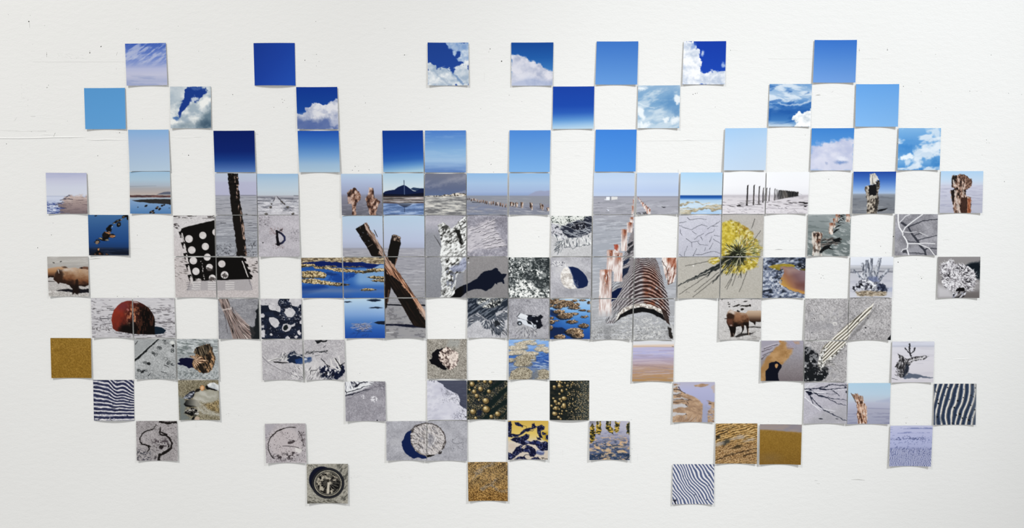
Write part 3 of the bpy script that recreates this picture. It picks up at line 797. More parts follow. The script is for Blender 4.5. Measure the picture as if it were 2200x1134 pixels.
@pic(J_, ('1834 368.7 1925.3 368.4 1921.8 458.5 1831 458.7', 'print of a pale-topped dark totem stump under deep blue sky'))
def _(c):
    c.vg([(540, '20469c'), (640, '3f6cba'), (740, '7ba0d6'), (795, 'a0bade'), (812, '8c96a6'), (830, '808894'), (900, '767b84'), (1040, '7c8088')], c.Y)
    c.p(sst(.55, .8, c.n(130, 14, 3, 4, .05)) * sst(815, 840, c.Y), '5f646e', .5)
    c.p(sst(.6, .8, c.n(150, 14, 9, 4, -.03)) * sst(900, 950, c.Y), '9a9da2', .5)
    c.p(c.poly([(850, 1015), (870, 992), (930, 980), (980, 972), (960, 990), (900, 1012)], 5, 3), '15171c')
    body = c.poly([(735, 1045), (735, 900), (720, 800), (705, 750), (715, 715), (760, 700), (820, 700), (870, 640), (885, 650), (880, 740), (862, 800), (875, 880), (865, 960), (860, 1045)], 6, 8, 20)
    c.p(body, c.ramp(c.n(16, 26, 5, 4, .2), [(.2, '2c2622'), (.45, '756a5e'), (.65, 'a89c8c'), (.9, 'd6cdc0')]))
    c.p(c.poly([(768, 570), (800, 562), (838, 565), (858, 610), (880, 640), (845, 650), (835, 690), (775, 700), (765, 650)], 6, 6, 20), c.ramp(c.n(14, 40, 8, 4), [(.2, '8a857c'), (.5, 'c9c5bc'), (.8, 'e3e0d8')]))
    c.p(c.poly([(760, 705), (850, 690), (850, 780), (840, 825), (770, 825), (755, 780)], 6, 7, 20), '131416')
    c.p(c.poly([(835, 660), (885, 640), (880, 740), (855, 760), (845, 720)], 7, 8, 18), c.ramp(c.n(14, 14, 3), [(.4, '1b1a1a'), (.8, '8a8478')]))
    c.p(c.poly([(835, 860), (875, 840), (870, 920), (850, 1040), (830, 1040)], 7, 8, 18), '25221f', .8)
    c.p(c.poly([(760, 828), (850, 826), (845, 850), (760, 870)], 8, 6), 'b0a99a', .8)
    c.p(c.ln([(770, 690), (790, 600)], 6, 4, 6), 'efece6', .5)


@pic(J_, ('2021.5 367.6 2112.7 367.5 2110.4 457.6 2018.7 457.3', 'print of a shaggy mushroom-headed brown stump, last in its row'))
def _(c):
    c.vg([(536, 'aaceee'), (640, 'bcd4ec'), (690, 'c6d0e4'), (720, 'c4c6da'), (1035, 'b4b6c8')], c.Y)
    c.p(sst(.6, .8, c.n(150, 8, 3, 4)) * sst(690, 720, c.Y), '9c9eb8', .5)
    m = c.poly([(1730, 610), (1745, 585), (1800, 580), (1860, 572), (1920, 600), (1960, 630), (1982, 670), (1965, 720), (1920, 745), (1900, 760), (1915, 830), (1965, 845), (1960, 1040), (1760, 1040), (1755, 960), (1730, 840), (1720, 760), (1765, 750), (1735, 720), (1740, 660)], 6, 9, 18)
    c.p(m, c.ramp(c.n(14, 34, 5, 4, -.1), [(.2, '1f1614'), (.4, '5c4236'), (.6, '94705e'), (.85, 'd0b8aa')]))
    c.p(c.poly([(1800, 580), (1860, 572), (1960, 630), (1982, 670), (1930, 740), (1890, 730), (1900, 640)], 12, 10, 18), c.ramp(c.n(8, 22, 9, 3, .6), [(.25, '4a3024'), (.75, 'a07a66')]), .9)
    c.p(c.poly([(1730, 620), (1755, 590), (1800, 600), (1770, 650), (1740, 680)], 8, 8), '1b1817', .8)
    c.p(c.poly([(1720, 765), (1768, 755), (1770, 830), (1752, 930), (1730, 840)], 7, 7), '1a1210', .95)
    c.p(c.poly([(1850, 845), (1920, 845), (1920, 1040), (1840, 1040)], 7, 6), '3c241c', .95)
    c.p(c.poly([(1920, 860), (1962, 850), (1962, 1040), (1922, 1040)], 7, 6), c.ramp(c.n(10, 40, 3), [(.3, '7a4028'), (.8, 'b57a5c')]))
    c.p(c.ln([(1780, 760), (1790, 880), (1830, 1030)], 16, 34, 10, 10), 'd9c8be', .75)
    c.p(c.ln([(1760, 640), (1770, 720)], 14, 10, 10, 8), 'e3dad4', .8)
    c.p(c.ln([(1860, 660), (1880, 820)], 10, 16, 10, 8), 'd0bcae', .7)
# ---------------------------------------------------------------- row 5
@pic(K_, ('189 461.4 275.6 461.7 277 548.6 191.3 548.3', 'print of wet brown stones strung across dark blue water'))
def _(c):
    c.vg([(90, '436c9c'), (250, '2f578e'), (400, '1f4680'), (470, '1a3a6c'), (500, '10203c'), (570, '0d1220')], c.Y)
    c.p(sst(.5, .75, c.n(140, 14, 3, 4)) * sst(470, 490, c.Y), '24304a', .8)
    S = [(690, 98, 12, 6), (1020, 112, 24, 20), (1055, 105, 16, 14), (1070, 130, 14, 22), (1045, 95, 18, 8), (960, 158, 40, 14), (915, 182, 34, 10), (962, 206, 28, 26), (860, 222, 26, 16), (845, 262, 32, 30), (848, 288, 18, 8), (812, 330, 48, 42), (880, 340, 38, 22), (780, 378, 62, 18), (705, 412, 32, 26), (718, 500, 14, 16), (720, 540, 34, 24), (745, 555, 28, 20), (680, 558, 16, 10), (820, 558, 22, 10)]
    for i, (x, y, a, b) in enumerate(S):
        c.p(c.el(x, y, a, b, -.35 if i < 12 else .1, 6, 6, 18), '0c0b0c')
    for x, y, a, b, r, col in ((830, 305, 34, 9, .35, 'b07a52'), (882, 345, 32, 14, .1, '9c6a48'), (905, 340, 10, 8, 0, 'd8a070'), (706, 415, 24, 18, -.6, '8f7660'), (745, 370, 20, 7, .3, 'a09078'), (820, 388, 22, 8, .1, '8a8272'), (720, 500, 10, 12, .4, 'c08a5c'), (962, 205, 9, 12, 0, '6d6048'), (880, 228, 6, 8, 0, 'b8c4d0'), (1020, 112, 12, 8, 0, '6a5a40'), (948, 160, 16, 5, -.4, '6f6450'), (988, 146, 10, 4, -.4, 'c4a88c'), (846, 290, 14, 5, 0, 'a88468'), (1010, 130, 10, 5, .3, '8d7048'), (735, 548, 12, 12, 0, '6f3e28'), (815, 556, 14, 6, 0, '8a5a40'), (680, 556, 9, 6, 0, '7d5236'), (905, 190, 10, 4, 0, '9a8a70')):
        c.p(c.el(x, y, a, b, r, 6, 4, 14), col, .95)
    c.p(c.el(800, 330, 26, 30, .3, 12, 6), '24160e', .6)


def punched_sheet(c):
    c.fill('cfc8c8')
    c.vg([(95, 'cbc8ca'), (200, 'd3d0d2'), (400, 'ccc6c8'), (700, 'c8c0c0'), (900, 'c2baba'), (1070, 'c4bcbc')], c.Y)
    c.grain(.05, 1.5, 3)
    c.p(sst(.5, .62, c.n(60, 12, 5, 4)) * sst(150, 110, c.Y), '45403f', .9)
    c.strokes(16, (1610, 190, 1680, 260), .3, 30, 8, ['4a4446', '8a8486'], 3, .4)
    c.strokes(24, (1620, 600, 1760, 860), .1, 50, 6, ['6e6664', '3d3836'], 4, .3)
    c.strokes(18, (2480, 590, 2640, 830), .1, 46, 8, ['5a5452', '35302e'], 6, .4)
    c.dots(50, (1610, 100, 2640, 1060), 4, ['8a8284', '9c9496'], 7)
    c.p(c.poly([(1850, 860), (2510, 850), (2540, 970), (2520, 985), (1780, 985), (1760, 975)], 12, 4), 'a4a0a4', .75)
    for k in range(4):
        y = 888 + k * 26
        for x0, x1 in ((1840 - k * 4, 1925 - k * 2), (2020, 2110), (2225, 2320)):
            c.p(c.ln([(x0, y), (x1, y)], 14, 12, 6, 3), 'd0cccc')
        c.p(c.ln([(1765, y + 4), (1800, y)], 8, 6, 5, 4), '6f6a6e', .8)
    c.p(c.ln([(1800, 880), (1770, 985)], 8, 6, 6, 6), '77727a', .7)
    c.p(c.ln([(2500, 850), (2540, 975)], 10, 8, 6, 6), '77727a', .7)
    sheet = c.poly([(1690, 285), (1705, 252), (1740, 235), (1840, 212), (2000, 172), (2095, 155), (2130, 150), (2300, 130), (2420, 560), (2450, 640), (2500, 760), (2530, 845), (2340, 850), (2200, 865), (2100, 860), (1985, 868), (1840, 875), (1800, 720), (1745, 500)], 6, 3)
    sheet2 = c.poly([(2260, 580), (2410, 580), (2490, 745), (2530, 800), (2540, 850), (2200, 860), (2110, 860), (2110, 580)], 6)
    c.p(np.maximum(sheet, sheet2 * (c.Y > 560)), '0c0a09')
    # cut tabs on the left edge
    for k in range(5):
        y = 290 + k * 128; x = 1668 + k * 26
        c.p(c.poly([(x, y), (x + 45, y - 8), (x + 55, y + 30), (x + 12, y + 36)], 6), '0c0a09')
        c.p(c.ln([(x + 20, y + 40), (x + 28, y + 70)], 12, 9, 6), '1b1716')
        c.p(c.ln([(x + 40, y + 20), (x + 55, y + 74)], 14, 12, 6), 'd3cecd')
        c.p(c.ln([(x + 50, y + 78), (x + 70, y + 128)], 12, 10, 6), 'cfc9c8')
    for k in range(3):
        c.p(c.ln([(2420 + k * 22, 640 + k * 62), (2445 + k * 22, 700 + k * 62)], 12, 10, 6), 'd5d0ce')
        c.p(c.ln([(2462 + k * 20, 650 + k * 60), (2480 + k * 20, 710 + k * 60)], 9, 9, 6), '14100f')
    for k in range(4):
        c.p(c.poly([(2425 + k * 30, 600 + k * 66), (2462 + k * 26, 606 + k * 66), (2472 + k * 26, 640 + k * 66), (2440 + k * 28, 640 + k * 66)], 6), '0c0a09')
        c.p(c.poly([(2452 + k * 26, 644 + k * 62), (2490 + k * 26, 640 + k * 62), (2500 + k * 24, 664 + k * 62), (2470 + k * 24, 670 + k * 62)], 7), 'cdc6c5', .95)
    for x, y, r in ((1788, 375, 45), (1952, 333, 43), (2110, 295, 42), (1820, 507, 44), (1982, 465, 43), (1842, 632, 44), (2006, 590, 42), (2145, 450, 40), (1872, 758, 43), (2034, 710, 41), (2180, 670, 42), (2068, 838, 42), (2212, 800, 44), (1905, 868, 26)):
        c.p(c.el(x, y, r, r, 0, 6), c.ramp(c.n(30, 30, 4), [(.2, 'c9c2c2'), (.8, 'dcd8d8')]))
    for x, y in ((2034, 735), (2068, 845), (2212, 810)):
        c.p(c.el(x, y, 40, 22, .1, 8, 14, 14), '2a2422', .75)
    c.p(c.ln([(1935, 640), (1958, 780), (1980, 860)], 12, 14, 5, 8, 16), c.ramp(c.n(10, 30, 5, 2), [(.45, '0c0a09'), (.6, 'c8c2c0')]))
    c.p(c.poly([(1850, 880), (1870, 850), (1930, 850), (1940, 880)], 10, 10, 18), 'a8a2a2', .8)


@pic(K_, ('372.4 462.8 460.4 462.5 462.4 550 374.5 550', 'print of the slanting top of a black perforated metal sheet'),
     ('374.5 552.6 463.3 552.6 464.5 638.8 377.3 639', 'print of the foot of a black perforated sheet and striped shadow'),
     ('465 553 554.2 553 555.5 639.2 467.3 639.2', 'print of the torn corner of a black sheet, two holes showing'))
def _(c):
    punched_sheet(c)


@pic(L_, ('555 462.6 642.4 462.5 644 551.2 556.4 551.4', 'print of a black D-shaped ring lying in pale sand'))
def _(c):
    c.sand('b7b3bc', .05, 1.5, 3, .04)
    c.dots(40, (640, 110, 760, 230), 4, ['4a464c', '77727a'], 5); c.dots(30, (1000, 250, 1120, 400), 4, ['6a666e', '8a868e'], 6)
    c.strokes(50, (760, 240, 920, 330), lambda x, y: math.atan2(y - 360, x - 870), 22, 5, ['7d5a58', '967c7c', '5c4446'], 4, .6, None, .6)
    c.strokes(40, (800, 420, 930, 490), lambda x, y: math.atan2(y - 380, x - 870), 18, 5, ['6b5456', '8a7678'], 8, .6, None, .6)
    c.p(c.ln([(848, 285), (852, 360), (862, 440)], 28, 34, 6, 4), '0d0b10')
    c.p(c.ln([(860, 290), (900, 310), (938, 350), (940, 390), (910, 422), (870, 436)], 22, 26, 6), c.ramp(np.clip((c.X - 860) / 80, 0, 1), [(0, '121018'), (1, '242a52')]))
    c.p(c.ln([(868, 335), (880, 395)], 9, 12, 6), 'c2bec8')
    c.p(c.el(856, 440, 26, 14, .2, 8, 5), '0e0c10'); c.p(c.el(890, 268, 24, 10, -.5, 8, 8), '2a2024', .8)
    c.p(c.el(685, 420, 8, 6, -.5), '1c1a20')


# the two crossed timbers (5 prints, crop M units, other crops shifted into it)
def timbers(c):
    c.vg([(100, 'b2cce4'), (250, 'b6c8e2'), (400, 'b4bfdc'), (478, 'aab2cc'), (484, '9a9cac'), (520, 'a3a3ae'), (700, '9c9ca6'), (1070, '9a9aa0'), (1250, '97969a'), (1560, '9a999c')], c.Y)
    c.p(sst(.55, .8, c.n(140, 10, 3, 4)) * sst(490, 510, c.Y) * sst(1060, 900, c.Y), 'bcbcc4', .6)
    c.p(sst(.6, .8, c.n(130, 9, 8, 4, .04)) * sst(490, 510, c.Y), '7f808c', .5)
    c.p(sst(.62, .8, c.n(60, 24, 11, 4)) * sst(1070, 1100, c.Y), '65646a', .6)
    c.dots(40, (590, 960, 1060, 1560), 4, ['55545a', '6e6d74'], 5)
    c.p(c.ln([(610, 1152), (800, 1160), (1070, 1158)], 16, 18, 6, 3), '14161e')
    c.p(c.poly([(590, 1378), (760, 1382), (920, 1388), (1080, 1400), (1080, 1428), (880, 1420), (700, 1402), (590, 1402)], 6, 3), '10142a')
    c.p(c.ln([(610, 1478), (690, 1478)], 8, 5, 5), 'd6d6d8')
    # back post, leaning to the left
    m = c.poly([(670, 330), (690, 322), (768, 345), (775, 420), (765, 480), (740, 580), (710, 690), (690, 760), (640, 960), (620, 1080), (605, 1190), (585, 1200), (585, 720), (610, 660), (625, 520), (650, 420)], 6, 4)
    c.p(m, '120f0d')
    c.p(c.poly([(668, 345), (690, 325), (768, 348), (772, 390), (760, 410), (668, 385)], 7, 6), c.ramp(c.n(26, 16, 3), [(.3, '2c211c'), (.55, '8a7464'), (.85, 'c0a898')]))
    c.p(c.ln([(725, 610), (705, 690)], 10, 6, 7, 4), '9a7058', .8)
    c.p(c.poly([(585, 760), (600, 720), (650, 800), (660, 960), (610, 1180), (585, 1190)], 10, 4), '170f0b')
    c.p(c.ln([(635, 980), (612, 1130)], 12, 8, 8, 4), '6d4a38', .8)
    # front beam
    beam = c.poly([(240, 260), (255, 245), (340, 195), (370, 182), (400, 225), (405, 260), (470, 330), (480, 370), (560, 490), (600, 575), (640, 620), (700, 700), (760, 790), (850, 920), (940, 1050), (1010, 1150), (1070, 1250), (1075, 1430), (940, 1410), (910, 1380), (820, 1220), (740, 1080), (650, 930), (590, 800), (570, 740), (560, 600), (430, 580), (370, 470), (320, 390), (290, 340), (265, 300)], 6, 3)
    c.p(beam, '130f0d')
    lit = c.poly([(340, 195), (370, 182), (400, 225), (405, 260), (470, 330), (480, 370), (560, 490), (600, 575), (640, 620), (700, 700), (760, 790), (850, 920), (940, 1050), (1010, 1150), (1075, 1250), (1075, 1350), (1000, 1240), (920, 1100), (880, 1020), (800, 930), (740, 860), (690, 820), (620, 790), (590, 740), (585, 640), (555, 585), (505, 545), (520, 510), (450, 400), (400, 340), (355, 260)], 8, 8, 24)
    rustt = sst(560, 800, c.Y) * sst(1500, 1000, c.Y)
    f = c.n(120, 12, 5, 4, .99)
    c.p(lit, c.ramp(f, [(.2, '5a4034'), (.5, 'a08474'), (.85, 'd3b8a8')]))
    c.p(lit * rustt, c.ramp(f, [(.2, '2e1810'), (.45, '7d5038'), (.75, 'ba8464'), (.95, 'd8ac90')]), .85)
    c.p(lit * sst(1200, 1260, c.Y), 'cdb8ae', .5)
    c.p(beam * sst(560, 620, c.Y) * sst(.5, .75, c.n(130, 10, 15, 4, .99)) * sst(.1, .6, lit + .35) * (1 - lit), '4a2c1e', .6)
    c.p(c.ln([(460, 270), (500, 350)], 7, 9, 6, 4), '1d1b1e', .9)
    for x, y in ((285, 340), (310, 345), (380, 320), (350, 420), (395, 400), (330, 300)):
        c.p(c.el(x, y, 9, 6, .3, 6, 4), '5c6470', .7)
    c.p(c.ln([(385, 470), (440, 438)], 4, 4, 5), '8a7a6e', .9); c.p(c.ln([(290, 220), (296, 255)], 6, 4, 6), '7a6a5c', .8)


@pic(M_, ('735.3 464 821.5 463.5 823.3 550.8 736.7 550.8', 'print of the squared head of a leaning black timber'),
     ('824.5 462.6 911.5 462.6 912 550.5 825 550.5', 'print of a short dark post end against pale sky'),
     ('826 552.3 912.7 552.3 913 639 826.7 639.2', 'print of the crossing point of two weathered timbers'),
     ('827.3 641 913.6 641 914.5 726.4 829 726.4', 'print of the foot of a black timber casting shadow on sand'))
def _(c):
    timbers(c)


# the white salt-caked stump and its shadow (3 prints, crop M)
def salt_stump(c):
    c.vg([(97, 'a2a0ac'), (180, 'b6b4c0'), (260, '9f9fac'), (330, '8e9099'), (580, '93949c'), (800, '8a8c94'), (1070, '83848c')], c.Y)
    c.p(sst(1480, 1560, c.X) * sst(580, 590, c.Y), '8d8a8c')
    c.p(sst(590, 1070, c.Y) * sst(1540, 1560, c.X), '7c7a7c', .6)
    c.grain(.03, 1.5, 4)
    c.p(sst(.5, .8, c.n(200, 60, 6)) * sst(300, 200, c.Y), 'bcbac6', .4)
    c.p(c.ln([(1170, 335), (1250, 470)], 4, 6, 5), '2a2a2c', .9); c.p(c.ln([(1205, 380), (1240, 440)], 4, 4, 5), '3a3a3c', .8)
    sh = c.poly([(1340, 1070), (1400, 990), (1480, 940), (1570, 900), (1680, 840), (1720, 790), (1760, 760), (1850, 745), (1900, 715), (1925, 725), (1930, 755), (1970, 785), (2030, 790), (2010, 830), (1990, 850), (2000, 900), (1985, 905), (1970, 880), (1915, 895), (1910, 915), (1890, 900), (1850, 960), (1780, 990), (1720, 970), (1640, 970), (1560, 1000), (1500, 1050), (1470, 1075)], 6, 4)
    c.p(sh, '0b1226'); c.p(sh * sst(1560, 1480, c.X), '08080b')
    m = c.poly([(1215, 205), (1275, 180), (1320, 210), (1370, 250), (1420, 215), (1470, 160), (1525, 108), (1550, 110), (1560, 350), (1550, 480), (1550, 720), (1510, 770), (1450, 790), (1430, 880), (1415, 1000), (1395, 1040), (1340, 1075), (1240, 1075), (1255, 980), (1250, 850), (1265, 780), (1255, 680), (1240, 580), (1255, 450), (1240, 330), (1220, 270)], 7, 7, 22)
    f = c.n(15, 30, 5, 4, .9)
    c.p(m, c.ramp(f, [(.1, '22221f'), (.32, '6e6e6c'), (.5, 'b9bab8'), (.75, 'eceeee'), (1, 'f6f8f8')]))
    c.p(m * sst(.4, .6, c.n(40, 50, 9, 4, .3)) * c.poly([(1260, 230), (1340, 210), (1350, 300), (1300, 350), (1260, 330)], 30, 14), '2c2c2a', .85)
    c.p(c.poly([(1420, 270), (1465, 265), (1490, 360), (1510, 440), (1480, 430), (1450, 340)], 10, 10), '121210', .95)
    c.p(m * c.ln([(1470, 200), (1490, 260), (1540, 240)], 12, 8, 10, 10), '2a2a28', .8)
    c.p(m * c.poly([(1500, 610), (1560, 590), (1560, 720), (1500, 770), (1400, 760), (1350, 720), (1400, 690), (1460, 690)], 20, 12), '8c94b8', .7)
    c.p(m * c.poly([(1250, 600), (1290, 600), (1300, 800), (1290, 1000), (1250, 1070)], 24, 8), 'cfd2d4', .5)
    c.p(m * sst(.45, .65, c.n(30, 60, 13, 4)) * c.poly([(1300, 740), (1430, 790), (1400, 1000), (1320, 980)], 30), '5a6076', .7)
    c.p(m * sst(430, 520, c.Y) * sst(640, 560, c.Y), 'e8eaea', .4)
    c.p(c.el(1572, 600, 12, 12, 0, 6, 4), '35332f', .9); c.p(c.el(1575, 655, 10, 10, 0, 6, 6), 'dcdce2', .8)


@pic(M_, ('914.2 462.6 1001.5 462.6 1001.8 550.5 914 550.5', 'print of the jagged crown of a salt-caked white stump'),
     ('914.5 552.3 1002.4 552.3 1002.4 639 915 639', 'print of the trunk of a salt-caked white stump'),
     ('1004.5 552.3 1091 552.3 1091 638.8 1004 638.8', 'print of a flame-shaped black shadow on plain grey ground'))
def _(c):
    salt_stump(c)


@pic(M_, ('1004 462.6 1090.5 462.3 1090.5 550.5 1004 550.5', 'print of wind-combed salt ridges fanning over grey mud'))
def _(c):
    c.sand('8f8d9a', .06, 2, 3, .08)
    m = c.poly([(1560, 250), (1700, 200), (1800, 150), (1895, 135), (1890, 250), (1940, 330), (1960, 390), (2030, 440), (2020, 465), (1820, 495), (1700, 480), (1560, 540)], 30, 14)
    c.p(m, c.ramp(c.n(60, 30, 6, 3), [(.2, 'a8a4ae'), (.8, 'c9c4cc')]))
    c.p(c.poly([(1560, 300), (1720, 260), (1740, 420), (1560, 520)], 40, 20), 'c6c2ca', .7)
    R = [[(1700, 230), (1790, 190), (1890, 145)], [(1700, 262), (1800, 215), (1895, 185)], [(1720, 300), (1810, 255), (1905, 225)], [(1730, 330), (1830, 290), (1900, 270)], [(1740, 375), (1800, 350), (1900, 300), (1930, 310)], [(1740, 400), (1830, 360), (1940, 340)], [(1750, 432), (1830, 400), (1900, 370), (1960, 385)], [(1760, 455), (1860, 430), (1990, 395)], [(1780, 485), (1880, 465), (2025, 450)], [(1600, 270), (1680, 240)], [(1650, 300), (1720, 275)], [(1880, 340), (1900, 370), (1960, 375)]]
    for p in R:
        c.p(c.ln([(x, y + 7) for x, y in p], 5, 7, 6, 7), '3c3a42', .85)
        c.p(c.ln(p, 7, 5, 6, 7), 'e6e2e8', .95)
    c.strokes(60, (1570, 200, 1760, 500), -.4, 50, 5, ['d4d0d8', '7c7a86'], 5, .2)
    c.p(sst(.6, .75, c.n(26, 22, 14)) * sst(490, 520, c.Y), 'b9b6c0', .7)
    c.dots(40, (1570, 100, 2040, 230), 4, ['6d6b78', 'aaa8b2'], 8)


@pic(N_, ('1184.4 464 1271.3 464 1270.5 550.5 1184 550.5', 'print of lace-like salt crust round a dark pool'))
def _(c):
    c.sand('c3c3c6', .04, 1.6, 3, .03)
    c.crystals(c.poly([(1110, 95), (1610, 95), (1610, 190), (1480, 150), (1330, 190), (1250, 230), (1110, 190)], 20, 14), 22, 'dfe2dd', '2e3a38', 4, .3)
    dark = c.poly([(1610, 95), (1545, 110), (1500, 150), (1390, 175), (1340, 200), (1240, 220), (1220, 260), (1270, 310), (1340, 360), (1400, 365), (1500, 335), (1610, 290)], 10, 12)
    c.p(dark, '252a3a')
    c.p(dark * sst(.55, .72, c.n(90, 14, 7, 4, .3)), 'a3a8b2', .8)
    c.p(c.poly([(1340, 235), (1400, 190), (1500, 175), (1560, 230), (1480, 262), (1400, 275)], 10, 8), '1a1b26')
    c.dots(30, (1360, 190, 1540, 260), 5, ['c3c8d0', '7c8290'], 4)
    for p in ([(1340, 240), (1400, 195), (1500, 170)], [(1400, 270), (1500, 262), (1590, 240)], [(1380, 300), (1480, 300), (1590, 270)], [(1330, 320), (1430, 340), (1560, 300)]):
        c.p(c.ln(p, 7, 6, 6, 10), 'bfc3c8', .8)
    c.crystals(c.poly([(1115, 200), (1210, 205), (1230, 280), (1300, 340), (1290, 380), (1130, 340)], 14, 10), 26, 'c6c6ce', '3a3c48', 8, .5)
    c.strokes(170, (1130, 320, 1610, 470), lambda x, y: 1.5 + (1350 - x) * .0012, 46, 7, ['26303a', '3a4450', 'eceeee', 'f2f3f2', 'd9dcdc'], 6, .35, c.poly([(1110, 300), (1300, 350), (1400, 370), (1610, 320), (1610, 450), (1290, 480), (1240, 550), (1170, 540), (1220, 420)], 20, 10))
    c.p(c.ln([(1280, 480), (1360, 470), (1380, 495), (1420, 465), (1600, 445)], 5, 5, 6, 10), '2c343c', .8)
    c.strokes(40, (1170, 400, 1260, 550), lambda x, y: math.atan2(y - 380, x - 1300), 40, 5, ['2c343c', '56606a'], 12, .3)


@pic(O_, ('1459 462.8 1549 462.3 1547.3 550.6 1457.3 551', 'print of cracked pale lilac mud with thin dark fissures'))
def _(c):
    c.vg([(90, 'c3c4d2'), (300, 'c0c0d0'), (580, 'b2b3c2')], c.Y)
    c.grain(.035, 1.6, 3); c.p(c.n(120, 120, 5), 'cdced8', .3)
    L = [[(1195, 122), (1225, 150), (1340, 135), (1415, 145)], [(1100, 185), (1180, 172)], [(1130, 235), (1200, 255), (1250, 272)], [(1250, 260), (1300, 232), (1350, 212), (1365, 200)], [(1365, 205), (1430, 225)], [(1430, 252), (1500, 215), (1575, 165)], [(1490, 225), (1550, 225)], [(1110, 260), (1110, 300), (1135, 335)], [(1250, 290), (1305, 318)], [(1280, 380), (1320, 345), (1385, 310)], [(1410, 330), (1450, 305), (1500, 290), (1512, 262)], [(1510, 330), (1575, 345)], [(1180, 370), (1240, 415), (1330, 402)], [(1245, 415), (1250, 475)], [(1320, 415), (1340, 440), (1430, 450)], [(1355, 350), (1375, 395)], [(1455, 412), (1480, 345)], [(1500, 378), (1545, 405), (1580, 430)], [(1455, 498), (1495, 425)], [(1160, 575), (1165, 530), (1200, 460)], [(1265, 580), (1305, 490)], [(1400, 515), (1412, 475)], [(1290, 560), (1360, 560), (1450, 530), (1510, 520), (1580, 545)], [(1090, 215), (1130, 222)], [(1100, 560), (1130, 580)]]
    for p in L:
        c.p(c.ln(p, 6, 4, 6, 4), '3c3f4a', .85)


# the yellow tuft (3 prints, crop O)
def tuft(c):
    c.vg([(90, 'b5b0ac'), (400, 'b2aea6'), (1075, 'b0aba0')], c.Y)
    c.grain(.035, 1.5, 3); c.p(c.n(160, 160, 5), 'bdb9b2', .3)
    m = c.poly([(1580, 190), (1640, 165), (1720, 158), (1820, 190), (1900, 250), (1960, 320), (2030, 400), (2070, 470), (2050, 600), (2000, 720), (1900, 770), (1780, 800), (1640, 800), (1590, 760), (1600, 640), (1500, 690), (1450, 640), (1480, 590), (1580, 560)], 26, 22, 50)
    f = c.n(30, 26, 7, 4)
    c.p(m, c.ramp(f, [(.15, '84742e'), (.4, 'ac9838'), (.65, 'c4b352'), (.9, 'd8cf9c')]))
    c.p(m * sst(.5, .75, c.n(60, 60, 12)) * sst(1780, 1900, c.X) * sst(420, 300, c.Y), '8a6420', .7)
    c.p(c.poly([(1580, 200), (1700, 190), (1780, 330), (1700, 480), (1590, 500)], 60, 20), 'cdb83e', .45)
    lo = lambda x, y: math.atan2(y - 545, x - 1810)
    c.strokes(210, (1690, 330, 2060, 640), lo, 62, 6, ['c8c49a', '6b7a4c', '3e4a30', '8d9468', 'dcd6b0', '222a20', '55603e'], 5, .35, c.poly([(1700, 500), (1760, 380), (1900, 330), (2060, 420), (2070, 560), (1960, 640), (1800, 640)], 60))
    c.strokes(150, (1800, 200, 2060, 640), lo, 44, 6, ['c8b070', 'e3dab4', '8a6a34', 'a89858', '94793c'], 8, .4, m)
    c.p(c.poly([(1700, 520), (1780, 470), (1860, 490), (1870, 580), (1850, 660), (1760, 690), (1690, 640), (1600, 680), (1590, 620)], 50, 24), '12160f', .9)
    c.strokes(90, (1660, 450, 1880, 680), lo, 70, 6, ['0f120d', 'c8c8a0', '55603e', '23281c', '0f120d'], 9, .5)
    for p in ([(1720, 600), (1580, 680), (1480, 720), (1300, 820), (1075, 930)], [(1590, 660), (1480, 740), (1430, 830)], [(1700, 640), (1590, 780), (1490, 895)], [(1600, 690), (1540, 730), (1200, 885)]):
        c.p(c.ln(p, 34, 8, 8, 7), '1a2022', .92)
    for p in ([(1170, 695), (1300, 670), (1440, 640)], [(1100, 1030), (1300, 900), (1440, 800)], [(1260, 1065), (1440, 920), (1570, 800)], [(1280, 1000), (1430, 880), (1560, 770)], [(1725, 930), (1760, 830), (1800, 740)], [(1810, 1000), (1850, 900), (1900, 760)], [(1640, 950), (1740, 800), (1790, 720)], [(1660, 970), (1720, 850)], [(1980, 390), (2060, 275)], [(1955, 250), (1990, 140)], [(1800, 830), (1840, 740)]):
        c.p(c.ln(p, 6, 7, 6, 3), '3a3834', .85)
    c.strokes(34, (1600, 620, 1830, 800), lo, 110, 9, ['1d221c', '2a2e26', 'b8b08c'], 13, .15)
    c.p(c.el(1265, 692, 8, 8), 'e8e6e2'); c.p(c.ln([(1450, 640), (1560, 610)], 14, 9, 8, 8), 'e6ddc0', .8)
    for x, y in ((1160, 945), (1185, 1005), (1215, 1012)):
        c.p(c.el(x, y, 14, 9, 0, 6, 8), '8d8882', .7)


@pic(O_, ('1551.8 461.4 1641.3 461.4 1639.3 550.5 1550 550.5', 'print of the crown of a yellow grassy tuft on grey'),
     ('1457.3 552.6 1547 552.6 1545 640.6 1455.5 641', 'print of long black streak shadows raking across grey sand'),
     ('1549 552.6 1639 552.6 1636.7 640.5 1547 640.6', 'print of the underside of a yellow tuft with radiating stalks'))
def _(c):
    tuft(c)


